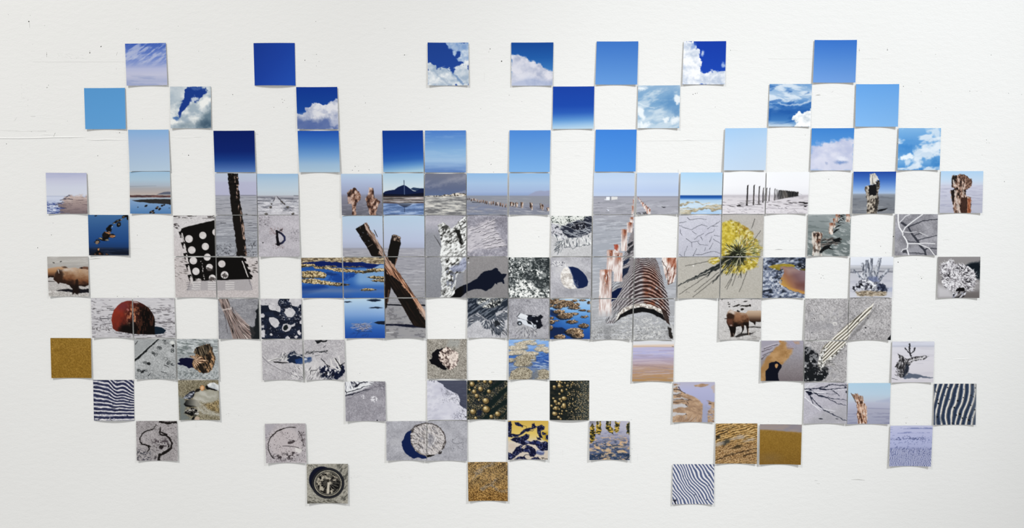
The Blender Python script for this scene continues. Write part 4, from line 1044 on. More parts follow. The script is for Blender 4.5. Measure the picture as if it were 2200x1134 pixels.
@pic(P_, ('1736.4 460.5 1828.5 460 1825.5 550 1734.5 550', 'print of rusty stumps in a row, a splintered one in front'))
def _(c):
    c.vg([(82, 'a9aeb0'), (105, '8c9496'), (250, '7e8889'), (400, '6d7878'), (580, '687272')], c.Y)
    c.p(sst(.55, .75, c.n(70, 22, 4, 4, .3)) * sst(1800, 1950, c.X), 'b2b8b8', .7)
    c.p(sst(.6, .75, c.n(60, 20, 9, 4, .4)) * sst(300, 400, c.Y), 'c6caca', .6)
    c.p(sst(.6, .8, c.n(140, 14, 14, 4, .1)), '596464', .5)
    c.p(c.ln([(1630, 100), (1800, 84)], 8, 4, 8), 'c8cccc', .7)
    for pts in ([(1925, 300), (1960, 262), (2008, 250), (1980, 275), (1935, 310)], [(1950, 240), (1990, 212), (2030, 206), (1990, 230), (1955, 248)], [(1975, 175), (2010, 150), (2030, 142), (1990, 180)], [(1995, 130), (2030, 105), (2010, 135)]):
        c.p(c.poly(pts, 5), '14191b')
    for x0, y0, x1, y1 in ((1878, 205, 1928, 325), (1925, 150, 1955, 245), (1955, 95, 1985, 180), (1985, 82, 2010, 130), (2075, 82, 2128, 185)):
        m = c.poly([(x0 + 6, y0 - 25), (x1 - 4, y0 - 20), (x1, y1 - 10), (x1 - 14, y1), (x0, y1 - 20)], 6, 6, 18)
        c.p(m, c.ramp(c.n(14, 40, 5, 4), [(.2, '6a4a3a'), (.5, 'c4ab9c'), (.8, 'e6dcd2')]))
        c.p(m * sst(y0 + 40, y0 - 10, c.Y), '8a4a30', .7)
    c.strokes(12, (1990, 90, 2050, 190), .3, 40, 8, ['15191a'], 4, .3)
    st = c.poly([(1680, 300), (1700, 285), (1760, 295), (1800, 310), (1800, 350), (1775, 420), (1780, 500), (1800, 575), (1680, 575), (1690, 470), (1675, 380)], 7, 7, 20)
    c.p(st, c.ramp(c.n(14, 44, 7, 4), [(.15, '6a564a'), (.4, 'b4a498'), (.7, 'd9d0c6')]))
    c.p(c.poly([(1690, 300), (1800, 305), (1790, 350), (1760, 440), (1720, 430), (1690, 350)], 20, 12), c.ramp(c.n(16, 30, 3, 3), [(.35, '1d1310'), (.6, '6a3a26'), (.8, 'c4b4a6')]), .85)
    c.strokes(60, (1770, 350, 2030, 470), lambda x, y: -.2 + (y - 410) * .004, 130, 9, ['6f645e', '2a2624', '9a8e86', '17191a', '4a4440'], 6, .15, c.poly([(1770, 420), (1810, 370), (1900, 370), (2040, 380), (2010, 430), (1900, 450), (1800, 500)], 20, 12))
    for pts in ([(1770, 570), (1765, 520), (1830, 460), (1920, 440), (1870, 490), (1810, 520)], [(1860, 460), (1950, 505), (1880, 495)], [(1920, 380), (2010, 360), (2000, 400), (2040, 420), (1950, 410)]):
        c.p(c.poly(pts, 6, 5), '0f1213')
    c.p(c.el(1730, 515, 40, 14, .1, 10, 10), '3c3632', .7); c.p(c.poly([(1700, 530), (1830, 540), (1860, 580), (1690, 580)], 14, 10), 'c2c4c0', .6)


@pic(Q_, ('1923.6 460 2015 460 2012.7 548.3 1921.8 548.3', 'print of bleached forked branches and their shadows on grey'))
def _(c):
    c.sand('8d8c94', .05, 1.6, 3, .08)
    c.p(c.poly([(1080, 230), (1160, 300), (1060, 420), (1060, 230)], 40), 'a3a3b0', .5)
    c.p(c.el(1330, 520, 100, 40, 0, 50), 'a3a3ae', .5)
    D = [([(1140, 180), (1220, 230), (1260, 310), (1320, 380), (1370, 460), (1420, 510), (1430, 570)], 24, 26), ([(1220, 235), (1290, 205), (1400, 160), (1570, 140)], 14, 9), ([(1330, 395), (1440, 360), (1560, 332)], 13, 9), ([(1300, 335), (1350, 310), (1380, 320)], 10, 7), ([(1425, 500), (1460, 485), (1560, 490)], 14, 10), ([(1200, 540), (1300, 540), (1420, 552)], 10, 10), ([(1190, 380), (1240, 410), (1320, 415)], 9, 8)]
    for p, w, w2 in D:
        c.p(c.ln(p, w, w2, 6, 4), '33353f', .95)
    c.p(c.el(1180, 520, 34, 18, 0, 10, 8), '2a2c34', .8)
    B = [([(1100, 85), (1100, 160), (1115, 240), (1155, 300), (1160, 330), (1200, 390), (1218, 440), (1212, 500), (1232, 565)], 20, 18), ([(1155, 300), (1185, 240), (1260, 180), (1390, 85)], 14, 15), ([(1118, 180), (1150, 150), (1190, 105), (1240, 88)], 8, 10), ([(1222, 430), (1330, 430), (1420, 425), (1535, 432)], 14, 11), ([(1340, 432), (1410, 460), (1470, 485), (1530, 568)], 10, 12), ([(1210, 490), (1160, 500), (1138, 528)], 12, 8), ([(1175, 292), (1250, 298), (1322, 290)], 9, 6), ([(1360, 300), (1400, 318), (1455, 345)], 8, 5)]
    for p, w, w2 in B:
        c.p(c.ln([(x + 5, y + 3) for x, y in p], w, w2, 6), '85848c', .9)
        c.p(c.ln(p, w * .8, w2 * .8, 6), 'ebebee')
    c.p(c.el(1168, 330, 6, 6), '4a4a52')


# ---------------------------------------------------------------- row 6
@pic(K_, ('101.3 551.4 189 551 191.3 636.8 104.5 636.8', 'print of a bison walking head down, seen from its side'))
def _(c):
    c.vg([(583, 'aeaaa6'), (640, 'b6b3ae'), (700, 'a8a4a0'), (740, 'b3b0ae'), (860, 'bdb9b8'), (1060, 'b4b0ac')], c.Y)
    c.p(sst(.55, .8, c.n(160, 16, 3, 4, -.1)) * sst(720, 640, c.Y), 'c9c6c2', .6)
    c.grain(.09, 1.6, 5, sst(880, 960, c.Y))
    c.p(sst(.6, .75, c.n(26, 16, 9)) * sst(960, 1000, c.Y), 'dedcda', .7)
    c.p(c.el(192, 656, 12, 5, .2), '1d1a18'); c.p(c.el(275, 643, 12, 5, -.3), '1d1a18')
    c.p(c.poly([(110, 725), (200, 712), (300, 698), (360, 718), (300, 740), (220, 780), (190, 830), (110, 832)], 7, 5), c.ramp(np.clip((c.Y - 700) / 120, 0, 1), [(0, 'c2a184'), (.5, 'a97c54'), (.85, '5a3824'), (1, '1c120e')]))
    c.p(c.el(320, 710, 30, 10, .2, 8, 6), '3d2a20', .8); c.p(c.poly([(500, 715), (540, 705), (610, 700), (610, 735), (480, 735)], 8, 5), '6a4636'); c.p(c.el(520, 718, 14, 8), '1f1512')
    c.p(c.ln([(120, 875), (200, 878)], 10, 6, 6), '35302e')
    c.p(c.poly([(215, 980), (290, 965), (400, 970), (610, 965), (615, 1015), (480, 1012), (300, 995)], 8, 6), '14141a')
    body = c.poly([(235, 735), (290, 738), (350, 718), (440, 716), (520, 728), (610, 735), (615, 910), (560, 935), (500, 930), (480, 930), (475, 970), (490, 1000), (470, 1015), (455, 1028), (445, 1010), (430, 1015), (415, 1035), (405, 1000), (418, 985), (405, 955), (370, 920), (320, 900), (260, 890), (245, 912), (225, 890), (190, 860), (188, 830), (205, 790)], 7, 5)
    c.p(body, c.ramp(np.clip((c.Y - 716 - .12 * (c.X - 300)) / 230 + .25 * (c.n(50, 40, 6) - .5), 0, 1), [(0, 'b5977e'), (.25, 'a07c5e'), (.5, '75492e'), (.7, '3c2216'), (1, '150d0a')]))
    c.p(body * c.poly([(235, 735), (295, 738), (305, 800), (290, 880), (245, 912), (188, 850), (205, 790)], 24, 8), '2b1a12', .85)
    c.p(c.el(350, 735, 70, 18, 0, 30, 8) * body, 'd8cfc8', .6)
    c.p(body * sst(900, 940, c.Y), '1b110d', .8)
    c.p(c.ln([(242, 740), (252, 780)], 9, 5, 6), 'd9d3cc')
    c.p(c.el(450, 745, 90, 24, .05, 40, 10) * body * sst(.4, .7, c.n(16, 20, 12)), 'c9a680', .5)
    c.p(c.poly([(445, 860), (470, 850), (500, 1000), (470, 1030), (440, 1020)], 12, 6), '1a0f0b', .8)


def tide_islets(c):
    # crop L units
    c.vg([(590, '173a78'), (700, '1c4a94'), (800, '2f62ae'), (860, '3a6cb4'), (930, '2c5ca8'), (990, '4c6ea6'), (1020, '3a64a8'), (1075, '2350a0')], c.Y)
    c.p(sst(1720, 1850, c.X) * sst(700, 760, c.Y) * sst(990, 860, c.Y), '84aad2', .85)
    c.p(sst(1650, 1800, c.X) * sst(900, 970, c.Y), '2d60b0', .6)
    c.p(c.poly([(1130, 930), (1400, 910), (1450, 950), (1200, 1020), (1130, 1030)], 40), '0f3684', .8)
    c.p(c.poly([(1500, 790), (1790, 780), (1740, 830), (1680, 860), (1600, 880), (1440, 860)], 14, 12), '16408e', .95)
    c.p(sst(.5, .7, c.n(60, 50, 5)) * c.poly([(1500, 790), (1790, 780), (1660, 870), (1440, 860)], 20), '2c5cac', .7)
    c.p(c.ln([(1150, 1000), (1400, 985), (2120, 990)], 40, 30, 40), '6c80a6', .45)
    c.p(c.poly([(1130, 640), (1700, 640), (2070, 680), (1990, 720), (1700, 712), (1400, 700), (1130, 690)], 10, 6), '0a1d5c')
    c.p(c.poly([(2060, 685), (2130, 680), (2130, 725), (1980, 728)], 14, 6), '9db9d8', .8)
    tan = lambda t: c.ramp(t, [(.12, '2a2216'), (.35, '7d6a46'), (.6, 'c2a878'), (.9, 'ecdcb4')])
    f = c.n(14, 9, 7, 3); f2 = c.n(30, 10, 9, 3)
    c.p(c.poly([(1130, 590), (2130, 590), (2130, 672), (2000, 672), (1850, 650), (1640, 655), (1400, 640), (1200, 650), (1130, 660)], 7, 6), c.ramp(f2, [(.15, '4e4232'), (.4, '8a785c'), (.7, 'b8a684'), (1, 'd6c8a8')]))
    for pts in ([(1130, 668), (1300, 672), (1310, 700), (1130, 712)], [(1270, 700), (1540, 690), (1560, 705), (1300, 715)], [(1280, 705), (1450, 712), (1640, 722), (1800, 745), (1990, 758), (1890, 782), (1700, 770), (1560, 760), (1450, 735), (1300, 725)], [(1640, 700), (1880, 700), (1800, 712), (1650, 712)], [(1900, 735), (2000, 722), (2130, 725), (2130, 760), (1960, 768)],
                [(1140, 760), (1250, 752), (1400, 765), (1450, 800), (1420, 835), (1280, 840), (1150, 838)], [(1140, 845), (1280, 845), (1420, 870), (1560, 890), (1700, 908), (1710, 918), (1560, 932), (1400, 915), (1150, 890)], [(1905, 825), (2000, 812), (2130, 820), (2130, 850), (1990, 850)], [(1950, 868), (2040, 855), (2130, 850), (2130, 885), (2020, 882)], [(1830, 975), (1900, 958), (1980, 962), (2030, 972), (1960, 992), (1860, 992)]):
        m = c.poly(pts, 6, 6, 22)
        c.p(m, tan(f))
        ymax = max(y for _, y in pts)
        c.p(m * sst(ymax - 26, ymax - 6, c.Y), '1a1710', .65)
    c.p(c.poly([(1430, 770), (1540, 775), (1560, 800), (1440, 812)], 10, 8), '14306c', .8)
    c.p(c.poly([(1870, 750), (1990, 740), (2000, 760), (1890, 780)], 8, 6), '2a2417', .8)
    c.p(c.poly([(1600, 900), (1715, 912), (1600, 930)], 10, 4), '12161e', .8)


@pic(L_, ('647 553.7 734.5 553.4 736.4 640 649 640', 'print of tan pebble bars banding blue water, left piece of two'),
     ('736.7 553 824.5 552.6 825 640 739 640', 'print of tan pebble bars banding blue water, piece beside the crossed timbers'))
def _(c):
    tide_islets(c)


@pic(N_, ('1092.7 552.8 1180.5 553 1180.4 639.2 1093 639.5', 'print of black and white salt crystals in two heaps'))
def _(c):
    c.fill('2c3436')
    c.crystals(np.ones_like(c.u), 24, 'eef0ee', '1d2426', 3, .2, 1.1, .3, '9aa0a0')
    c.p(sst(.4, .65, c.n(40, 40, 5)), '2a3234', .5)
    for pts in ([(880, 590), (1110, 590), (1110, 800), (1000, 760), (860, 670), (900, 630)], [(770, 790), (850, 770), (960, 830), (1110, 850), (1110, 960), (960, 950), (880, 880), (780, 840)], [(620, 810), (700, 830), (680, 890), (620, 920)]):
        m = c.poly(pts, 26, 20)
        c.p(m, '22292c', .85)
        c.p(m * sst(.6, .75, c.n(16, 14, 8, 3)), 'aab0b0', .6)
    c.p(c.ln([(920, 610), (990, 740), (1000, 830)], 14, 16, 12, 14), 'b4b8b8', .6)
    c.crystals(c.poly([(620, 1080), (640, 960), (720, 880), (840, 860), (950, 960), (1110, 1000), (1110, 1080)], 26, 16), 27, 'f2f3f0', '2c3334', 9, .4, 1.2, .24, 'c3c8c6')


@pic(N_, ('1183 552.6 1270 552.6 1269.5 639.5 1182.5 639.5', 'print of a round white stone with a dark navy shadow'))
def _(c):
    c.sand('a9a8b0', .06, 1.8, 3, .08)
    c.p(c.n(70, 50, 8, 4), 'c6c6cc', .4)
    c.p(c.el(1290, 720, 130, 90, -.2, 120, 20), 'd0cfd2', .7)
    c.p(c.el(1330, 1010, 150, 50, 0, 80, 20), '8c8c94', .5)
    c.p(c.poly([(1320, 705), (1380, 703), (1440, 722), (1500, 770), (1540, 820), (1562, 880), (1550, 930), (1500, 955), (1440, 962), (1390, 940), (1360, 800)], 7), '0f1f4a')
    st = c.poly([(1240, 780), (1270, 720), (1320, 702), (1345, 730), (1370, 790), (1380, 850), (1400, 920), (1430, 958), (1340, 970), (1280, 945), (1245, 890), (1232, 830)], 8, 3)
    c.p(st, c.ramp(c.n(30, 24, 6, 4), [(.2, 'b4aca6'), (.5, 'd8d2cc'), (.85, 'efece8')]))
    c.p(c.ln([(1330, 705), (1375, 810), (1395, 900), (1440, 960)], 10, 8, 10, 6), '8a94b0', .6)
    c.strokes(24, (1380, 860, 1440, 960), 1.0, 30, 4, ['7a86a6', 'c4c0c0'], 9, .5, None, .5)
    c.dots(60, (1120, 640, 1300, 700), 5, ['e4e4e6', '6e6e78'], 6)


@pic(P_, ('1640.4 553 1731 552.6 1728.5 640 1638 640', 'print of a rust-brown pool with yellow rim in grey crust'))
def _(c):
    c.fill('5a6274')
    f = c.n(46, 26, 4, 4, -.2)
    c.im = c.ramp(f, [(.15, '1f2632'), (.4, '56607a'), (.6, '7c879e'), (.85, 'c2c8d2')])
    c.p(sst(.5, .8, c.n(160, 60, 9)) * sst(700, 640, c.Y), '2b3240', .6)
    c.p(c.poly([(1160, 705), (1220, 680), (1320, 668), (1420, 672), (1490, 690), (1470, 712), (1400, 705), (1310, 700), (1300, 745), (1230, 738)], 10, 7), c.ramp(c.n(60, 20, 6), [(.2, '6f6420'), (.8, 'a08a34')]))
    c.p(c.poly([(1480, 680), (1560, 665), (1605, 670), (1605, 745), (1540, 735), (1500, 712)], 12, 10), c.ramp(c.n(30, 16, 5), [(.3, '171a22'), (.7, '6a7284'), (.95, 'c9ccd2')]))
    c.p(c.poly([(1530, 735), (1605, 722), (1605, 755), (1560, 752)], 8), '5e5220')
    pool = c.poly([(1305, 715), (1330, 700), (1420, 705), (1480, 720), (1540, 750), (1605, 755), (1605, 1035), (1500, 1005), (1400, 965), (1320, 920), (1285, 890), (1300, 850), (1340, 800), (1360, 770), (1310, 740)], 10, 8)
    t = np.clip((c.X - 1290) / 320 * .5 + (980 - c.Y) / 300 * .35, 0, 1)
    c.p(pool, c.ramp(t, [(.0, 'c49a50'), (.18, 'b08648'), (.32, '93644c'), (.5, '7a5658'), (.75, '86707a')]))
    c.p(pool * c.poly([(1310, 700), (1480, 712), (1520, 760), (1400, 790)], 60), 'a78a80', .7)
    c.p(pool * c.poly([(1480, 900), (1605, 880), (1605, 960), (1500, 950)], 50), '6a3c34', .6)
    c.p(pool * c.poly([(1300, 900), (1420, 950), (1605, 1000), (1605, 1040), (1400, 980)], 24), 'bf9048', .8)
    c.p(c.ln([(1300, 860), (1290, 920), (1400, 985), (1590, 1050)], 16, 12, 16, 14), 'c9ccd6', .7)
    c.dots(70, (1180, 720, 1340, 1000), 9, ['c8cdd8', '2c3342', '8a94a8'], 5, None, .8)


@pic(Q_, ('1827.3 552 1919.6 551.4 1916.7 639.2 1825.5 639.2', 'print of an upturned root stump with finger-like prongs'))
def _(c):
    c.vg([(585, 'dfe3ec'), (680, 'd6dbe8'), (690, 'b9bcc8'), (700, 'c4c6ce'), (725, 'a9abb4'), (740, '8d8f98'), (770, 'b9bac4'), (900, 'c2c3ce'), (1070, 'c9cad4')], c.Y)
    c.p(c.ln([(530, 772), (700, 760), (1040, 765)], 14, 12, 8, 4), '5c5f6c', .8)
    c.p(c.ln([(560, 745), (1040, 738)], 8, 8, 8), 'e0e2ea', .7)
    c.p(sst(.6, .8, c.n(120, 20, 4)) * sst(780, 820, c.Y), 'aeb0be', .5)
    c.p(c.poly([(590, 1000), (700, 990), (980, 985), (960, 1040), (800, 1060), (620, 1050)], 16, 8), c.ramp(c.n(24, 10, 6), [(.2, '6f6250'), (.6, 'a3927a'), (.9, 'c4b8a4')]))
    c.p(c.poly([(960, 960), (1040, 940), (1030, 1000), (970, 1000)], 20), 'a9b2cc', .8)
    wood = lambda m, s, r: c.p(m, c.ramp(c.n(12, 60, s, 4, r), [(.15, '2f323c'), (.4, '666a78'), (.65, '8f93a0'), (.92, 'd3d6de')]))
    for pts, r in (([(700, 900), (675, 720), (660, 660), (690, 655), (720, 740), (740, 900)], 0.1), ([(712, 900), (700, 720), (715, 625), (748, 620), (765, 720), (775, 605), (802, 602), (800, 720), (790, 790), (830, 880), (800, 920)], 0), ([(800, 900), (800, 780), (830, 720), (850, 670), (870, 605), (905, 602), (900, 650), (880, 720), (870, 780), (850, 830), (850, 920)], -.3), ([(840, 920), (870, 840), (920, 790), (950, 735), (1000, 728), (990, 760), (930, 820), (890, 880)], -.7), ([(690, 880), (640, 830), (600, 790), (560, 745), (580, 730), (620, 770), (670, 830), (710, 870)], .7)):
        pm = c.poly(pts, 6, 5, 20)
        c.p(pm, c.ramp(c.n(14, 70, 5, 4, r), [(.2, '4c515e'), (.5, '757b8a'), (.8, '8f95a4')]))
        c.p(pm * c.poly([(x - 16, y) for x, y in pts], 12, 9, 20) * sst(.4, .6, c.n(20, 50, 9, 3, r)), 'd9dce4', .75)
    c.p(c.poly([(740, 820), (860, 820), (880, 900), (760, 900)], 30, 10), '5a6690', .7)
    base = c.poly([(550, 960), (600, 910), (660, 860), (720, 850), (800, 880), (880, 890), (950, 920), (980, 960), (970, 1000), (850, 1000), (760, 985), (640, 975), (570, 1000)], 8, 10, 22)
    c.p(base, c.ramp(c.n(26, 22, 8, 4, .5), [(.2, '0f1016'), (.42, '4a4c58'), (.6, '9a9ca8'), (.85, 'e6e8ee')]))
    c.p(base * c.poly([(850, 890), (980, 930), (970, 1000), (860, 980)], 20, 8), '1d2744', .7)
    c.p(c.ln([(740, 890), (790, 890), (825, 925), (810, 950)], 16, 20, 8, 8), 'eceef2', .9)
    c.p(c.ln([(690, 760), (665, 800), (690, 830)], 16, 20, 10, 8), 'dde0e6', .7)


@pic(Q_, ('2015.5 551.7 2106.4 551.4 2104.2 640 2013.6 640', 'print of a white crystal-crusted bush with dark shadow behind'))
def _(c):
    c.vg([(585, '8e8a8c'), (700, '8a8686'), (850, '8d898a'), (1000, '9a9698'), (1070, '7c7676')], c.Y)
    c.p(c.poly([(1560, 920), (1700, 960), (1800, 1080), (1560, 1080)], 70), 'c9c7cc', .8)
    c.p(c.poly([(1900, 1000), (2070, 980), (2070, 1080), (1850, 1080)], 50), '5f5856', .7)
    c.p(c.poly([(1880, 690), (1960, 660), (2070, 635), (2075, 860), (2000, 830), (1960, 760)], 30, 12), '0c1720')
    m = c.poly([(1590, 740), (1600, 680), (1650, 650), (1700, 630), (1740, 612), (1770, 650), (1800, 670), (1850, 665), (1930, 690), (1980, 730), (2010, 780), (2030, 830), (2010, 890), (2000, 930), (1980, 1000), (1920, 970), (1880, 960), (1820, 970), (1760, 1000), (1690, 990), (1640, 930), (1610, 860), (1620, 800), (1580, 780)], 10, 16, 26)
    c.p(m, c.ramp(.5 * c.n(12, 12, 7, 3) + .5 * c.n(50, 50, 17), [(.25, '5a565c'), (.45, 'aaa6ac'), (.65, 'dddbe0')]))
    ra = lambda x, y: math.atan2(y - 850, x - 1800)
    fl = np.clip(m + c.poly([(1570, 800), (1590, 660), (1740, 596), (1800, 650), (1900, 670), (2040, 760), (2060, 900), (1990, 1010), (1700, 1010)], 30, 20) * .5, 0, 1)
    c.strokes(150, (1580, 610, 2050, 1000), ra, 26, 7, ['6a666e', '3c383e', '9a969c'], 15, .5, m)
    c.strokes(300, (1580, 610, 2050, 1000), ra, 24, 8, ['f6f5f8', 'eeedf0', 'e2e0e4', 'f9f9fb'], 16, .6, fl)
    for x, y, a, b in ((1690, 800, 40, 26), (1900, 760, 60, 50), (1930, 860, 50, 40), (1790, 730, 20, 26), (1860, 720, 50, 20)):
        c.p(c.el(x, y, a, b, .3, 20, 16) * m * sst(.45, .6, c.n(18, 18, 5)), '1c1a20', .85)
    c.strokes(60, (1850, 680, 2060, 960), ra, 30, 8, ['f6f5f8', 'eeedf0', 'd6d3d8'], 5, .5, fl)
    c.p(c.poly([(1770, 985), (1830, 950), (1880, 955), (1890, 990), (1840, 1000)], 8, 8), '0c0a0c')
    c.strokes(16, (1750, 1000, 1900, 1070), -.8, 50, 14, ['d9dae4', '15131a', '8a8c9c', '15131a'], 7, .5)


# ---------------------------------------------------------------- row 7
def buoy(c):
    c.vg([(50, 'c6c4ca'), (150, 'cbc9ce'), (350, 'c4c2c8'), (530, 'bfbdc2')], c.Y)
    c.p(sst(.56, .72, c.n(90, 12, 3, 4)), 'dad8dc', .5)
    c.p(sst(.62, .74, c.n(60, 10, 8, 4)) * sst(130, 180, c.Y), '6e6a70', .75)
    c.strokes(40, (640, 60, 870, 420), .02, 30, 5, ['4a464a', '86828a'], 5, .15); c.strokes(30, (1390, 60, 1630, 420), .02, 60, 5, ['4a464a', '86828a'], 6, .1)
    c.p(c.ln([(1440, 350), (1520, 342), (1625, 345)], 12, 9, 7, 6), '4c484c', .85); c.p(c.ln([(1340, 185), (1510, 190)], 12, 8, 8, 7), '6c686e', .8); c.p(c.ln([(820, 180), (900, 180)], 9, 7, 7, 5), '4c484c', .8)
    c.dots(20, (640, 375, 870, 440), 5, ['2f2a2c', '6a6468'], 8)
    c.p(c.ln([(735, 303), (830, 300), (870, 291)], 8, 7, 5), '2a2830')
    c.p(c.poly([(1340, 400), (1400, 392), (1470, 405), (1520, 440), (1490, 475), (1380, 490), (1330, 480)], 6), '0e2030')
    dome = c.poly([(870, 320), (878, 260), (900, 200), (940, 150), (990, 110), (1050, 90), (1120, 88), (1180, 95), (1240, 120), (1310, 170), (1355, 230), (1380, 290), (1388, 350), (1380, 430), (1385, 490), (1300, 490), (1140, 480), (1000, 460), (930, 450), (885, 420)], 6, 2)
    n1 = c.n(50, 70, 5, 4)
    t = np.clip((c.X - 880) / 420 + (c.Y - 250) / 700 + .3 * (n1 - .5), 0, 1)
    c.p(dome, c.ramp(t, [(0, '8c3020'), (.25, '74281c'), (.5, '4e1c16'), (.75, '24100c'), (1, '0d0706')]))
    c.p(dome * c.poly([(960, 440), (1000, 370), (1100, 360), (1240, 400), (1390, 380), (1390, 500), (900, 470)], 50, 16), '0b0706', .9)
    c.p(dome * sst(.55, .75, c.n(26, 40, 9, 4)) * c.el(1130, 240, 90, 130, 0, 60), 'a9694a', .8)
    c.p(dome * sst(.6, .75, c.n(20, 30, 14, 4)) * c.el(1110, 270, 70, 90, 0, 40), 'e0a07a', .7)
    c.p(dome * c.el(1010, 150, 70, 50, -.5, 60), '6e2c34', .7)
    c.p(dome * sst(.55, .7, c.n(14, 60, 21, 4)) * sst(1150, 1200, c.X), '4e2a1c', .7)
    c.p(c.el(1165, 105, 34, 14, .3, 10, 8), 'c9c2c4', .7)
    c.p(c.el(1070, 195, 16, 12, 0, 8, 5), 'c08080', .6)
    c.p(c.el(1400, 505, 12, 6), '2c282c')


@pic(R_, ('195 640 283.3 640 285.5 725.5 197.8 725.5', 'print of the reddish lit half of a rusty dome'),
     ('285.8 640 374.5 639.6 376.7 725.5 288.2 725.8', 'print of the dark half of a rusty dome and its shadow'))
def _(c):
    buoy(c)


@pic(S_, ('468.2 642 555.5 641.6 557.3 728.2 470 728.2', 'print of a frayed fibre rope end fanning out on grey'))
def _(c):
    c.sand('8f8f96', .05, 1.7, 3, .05)
    c.p(sst(.6, .8, c.n(60, 16, 5)) * sst(350, 250, c.Y), 'b2b2b8', .5)
    c.p(c.poly([(630, 64), (650, 64), (655, 545), (560, 545), (560, 450), (590, 380), (610, 250), (600, 205), (625, 170)], 8, 6), '171c20')
    m = c.poly([(160, 64), (275, 64), (300, 170), (330, 220), (400, 290), (500, 370), (560, 420), (600, 470), (560, 545), (330, 545), (290, 400), (250, 300), (215, 210)], 8, 4)
    c.p(m, '8b7a76')
    A = lambda x, y: 1.05 + (x - 300) * -.0012 if y > 200 else 1.25
    c.strokes(230, (160, 60, 600, 545), lambda x, y: (1.2 if y < 200 else max(.45, 1.35 - max(0, (x - 230 - (y - 200) * .35)) * .0035)), 130, 7, ['c9b4ac', '4a3c3a', 'dfd0c8', '8a7068', '2a2220', 'b09a92', '1c1817'], 5, .06, m)
    c.p(c.ln([(215, 195), (310, 175)], 16, 16, 12, 8), 'd9ccc6', .8); c.p(c.ln([(320, 165), (335, 215)], 12, 8, 8), '3a3030', .7)
    c.p(c.poly([(210, 200), (240, 260), (260, 400), (295, 530), (250, 440), (235, 300)], 6, 4), c.ramp(c.n(6, 50, 4), [(.3, '8a8a92'), (.7, '4a4246')]), .8)
    c.p(c.poly([(520, 400), (600, 390), (640, 420), (640, 545), (560, 545), (540, 470)], 14, 10), '1a1e22', .85)
    c.p(c.poly([(330, 180), (520, 380), (470, 350), (380, 270)], 10, 4), 'b9a29a', .6)


@pic(S_, ('559.6 641.6 647.3 642 648.5 727.8 562.2 728.2', 'print of light blobs through black shadow, like a holed sheet'))
def _(c):
    c.fill('141a2c')
    c.p(sst(.5, .7, c.n(60, 40, 4)), '1f2a44', .6)
    c.dots(200, (880, 80, 1140, 320), 4, ['8a8ea0', 'c4c4cc', '3c4660'], 5); c.dots(120, (660, 250, 1140, 540), 3, ['6c7084', '3c4660', 'aaaab4'], 6)
    pale = lambda m: c.p(m, c.ramp(c.n(40, 40, 8), [(.2, 'bebcc2'), (.8, 'd3d1d6')]))
    for pts in ([(650, 60), (880, 60), (860, 120), (880, 150), (895, 190), (880, 222), (820, 205), (770, 195), (750, 165), (750, 140), (700, 142), (650, 140)], [(1010, 60), (1145, 60), (1145, 120), (1110, 145), (1080, 158), (1030, 140), (1010, 110), (985, 100)],
                [(935, 230), (950, 190), (990, 170), (1040, 180), (1068, 225), (1050, 265), (1010, 288), (965, 275)], [(752, 310), (765, 285), (810, 288), (855, 310), (878, 350), (865, 395), (830, 412), (790, 385), (765, 350)], [(655, 240), (690, 238), (708, 260), (700, 285), (655, 290)], [(690, 430), (712, 440), (708, 520), (670, 520), (668, 440)], [(670, 380), (700, 370), (702, 405), (670, 410)], [(768, 480), (785, 472), (800, 490), (785, 506), (768, 500)], [(950, 520), (980, 508), (1005, 530), (1000, 545), (945, 545)], [(1055, 510), (1080, 498), (1100, 515), (1080, 535), (1055, 530)], [(1090, 450), (1115, 435), (1140, 470), (1120, 500), (1095, 480)], [(1115, 330), (1145, 315), (1145, 365), (1118, 355)], [(1125, 270), (1145, 260), (1145, 300)], [(908, 410), (925, 370), (970, 360), (1010, 378), (1070, 352), (1060, 385), (1020, 400), (1000, 440), (950, 462), (915, 445)]):
        pale(c.poly(pts, 6, 4, 24))
    c.p(c.el(952, 408, 26, 36, .5, 6, 4), '151c20')
    c.dots(24, (660, 70, 870, 200), 3, ['8a868c', '3a383e'], 9)


@pic(S_, ('739.3 641.6 825.5 641.3 827.3 726.4 741.3 726.7', 'print of a twiggy bush floating on smooth blue water'))
def _(c):
    c.vg([(62, 'b6d2e8'), (140, 'a0c0e2'), (250, '7ea2d4'), (340, '4f7cbc'), (430, '2d5cac'), (535, '1c479c')], c.Y)
    c.p(sst(.5, 1, c.u) * sst(300, 60, c.Y), 'b9d4ea', .3)
    for x, y, a, b in ((1688, 100, 42, 7), (2000, 84, 80, 17), (2020, 170, 72, 10)):
        c.p(c.el(x, y, a, b, 0, 6, 4), '16243c')
    c.p(c.poly([(1990, 350), (2040, 330), (2140, 325), (2140, 372), (2060, 365)], 6, 3), '101c30')
    r = np.random.RandomState(4)
    c.p(c.el(1850, 400, 110, 44, 0, 24, 14) * sst(.4, .7, c.n(18, 12, 5)), 'a9a2b0', .7)
    for i in range(46):
        x = r.uniform(1755, 1950); y = r.uniform(355, 435); a = r.uniform(-.6, .6); l = r.uniform(15, 45)
        c.p(c.ln([(x - l * math.cos(a), y - l * math.sin(a)), (x + l * math.cos(a), y + l * math.sin(a))], 3, 3, 5), ['b9b0b4', '4a4654', '8a8294', 'd0c4c0'][i % 4], .75)
    c.p(c.ln([(1780, 445), (1900, 452), (1975, 458)], 6, 5, 6, 5), '22304e', .8); c.p(c.ln([(1880, 405), (1965, 385)], 6, 4, 5), '2f3244', .8)
    c.strokes(14, (1740, 460, 1950, 510), -.5, 50, 4, ['1c3a78'], 5, .5)


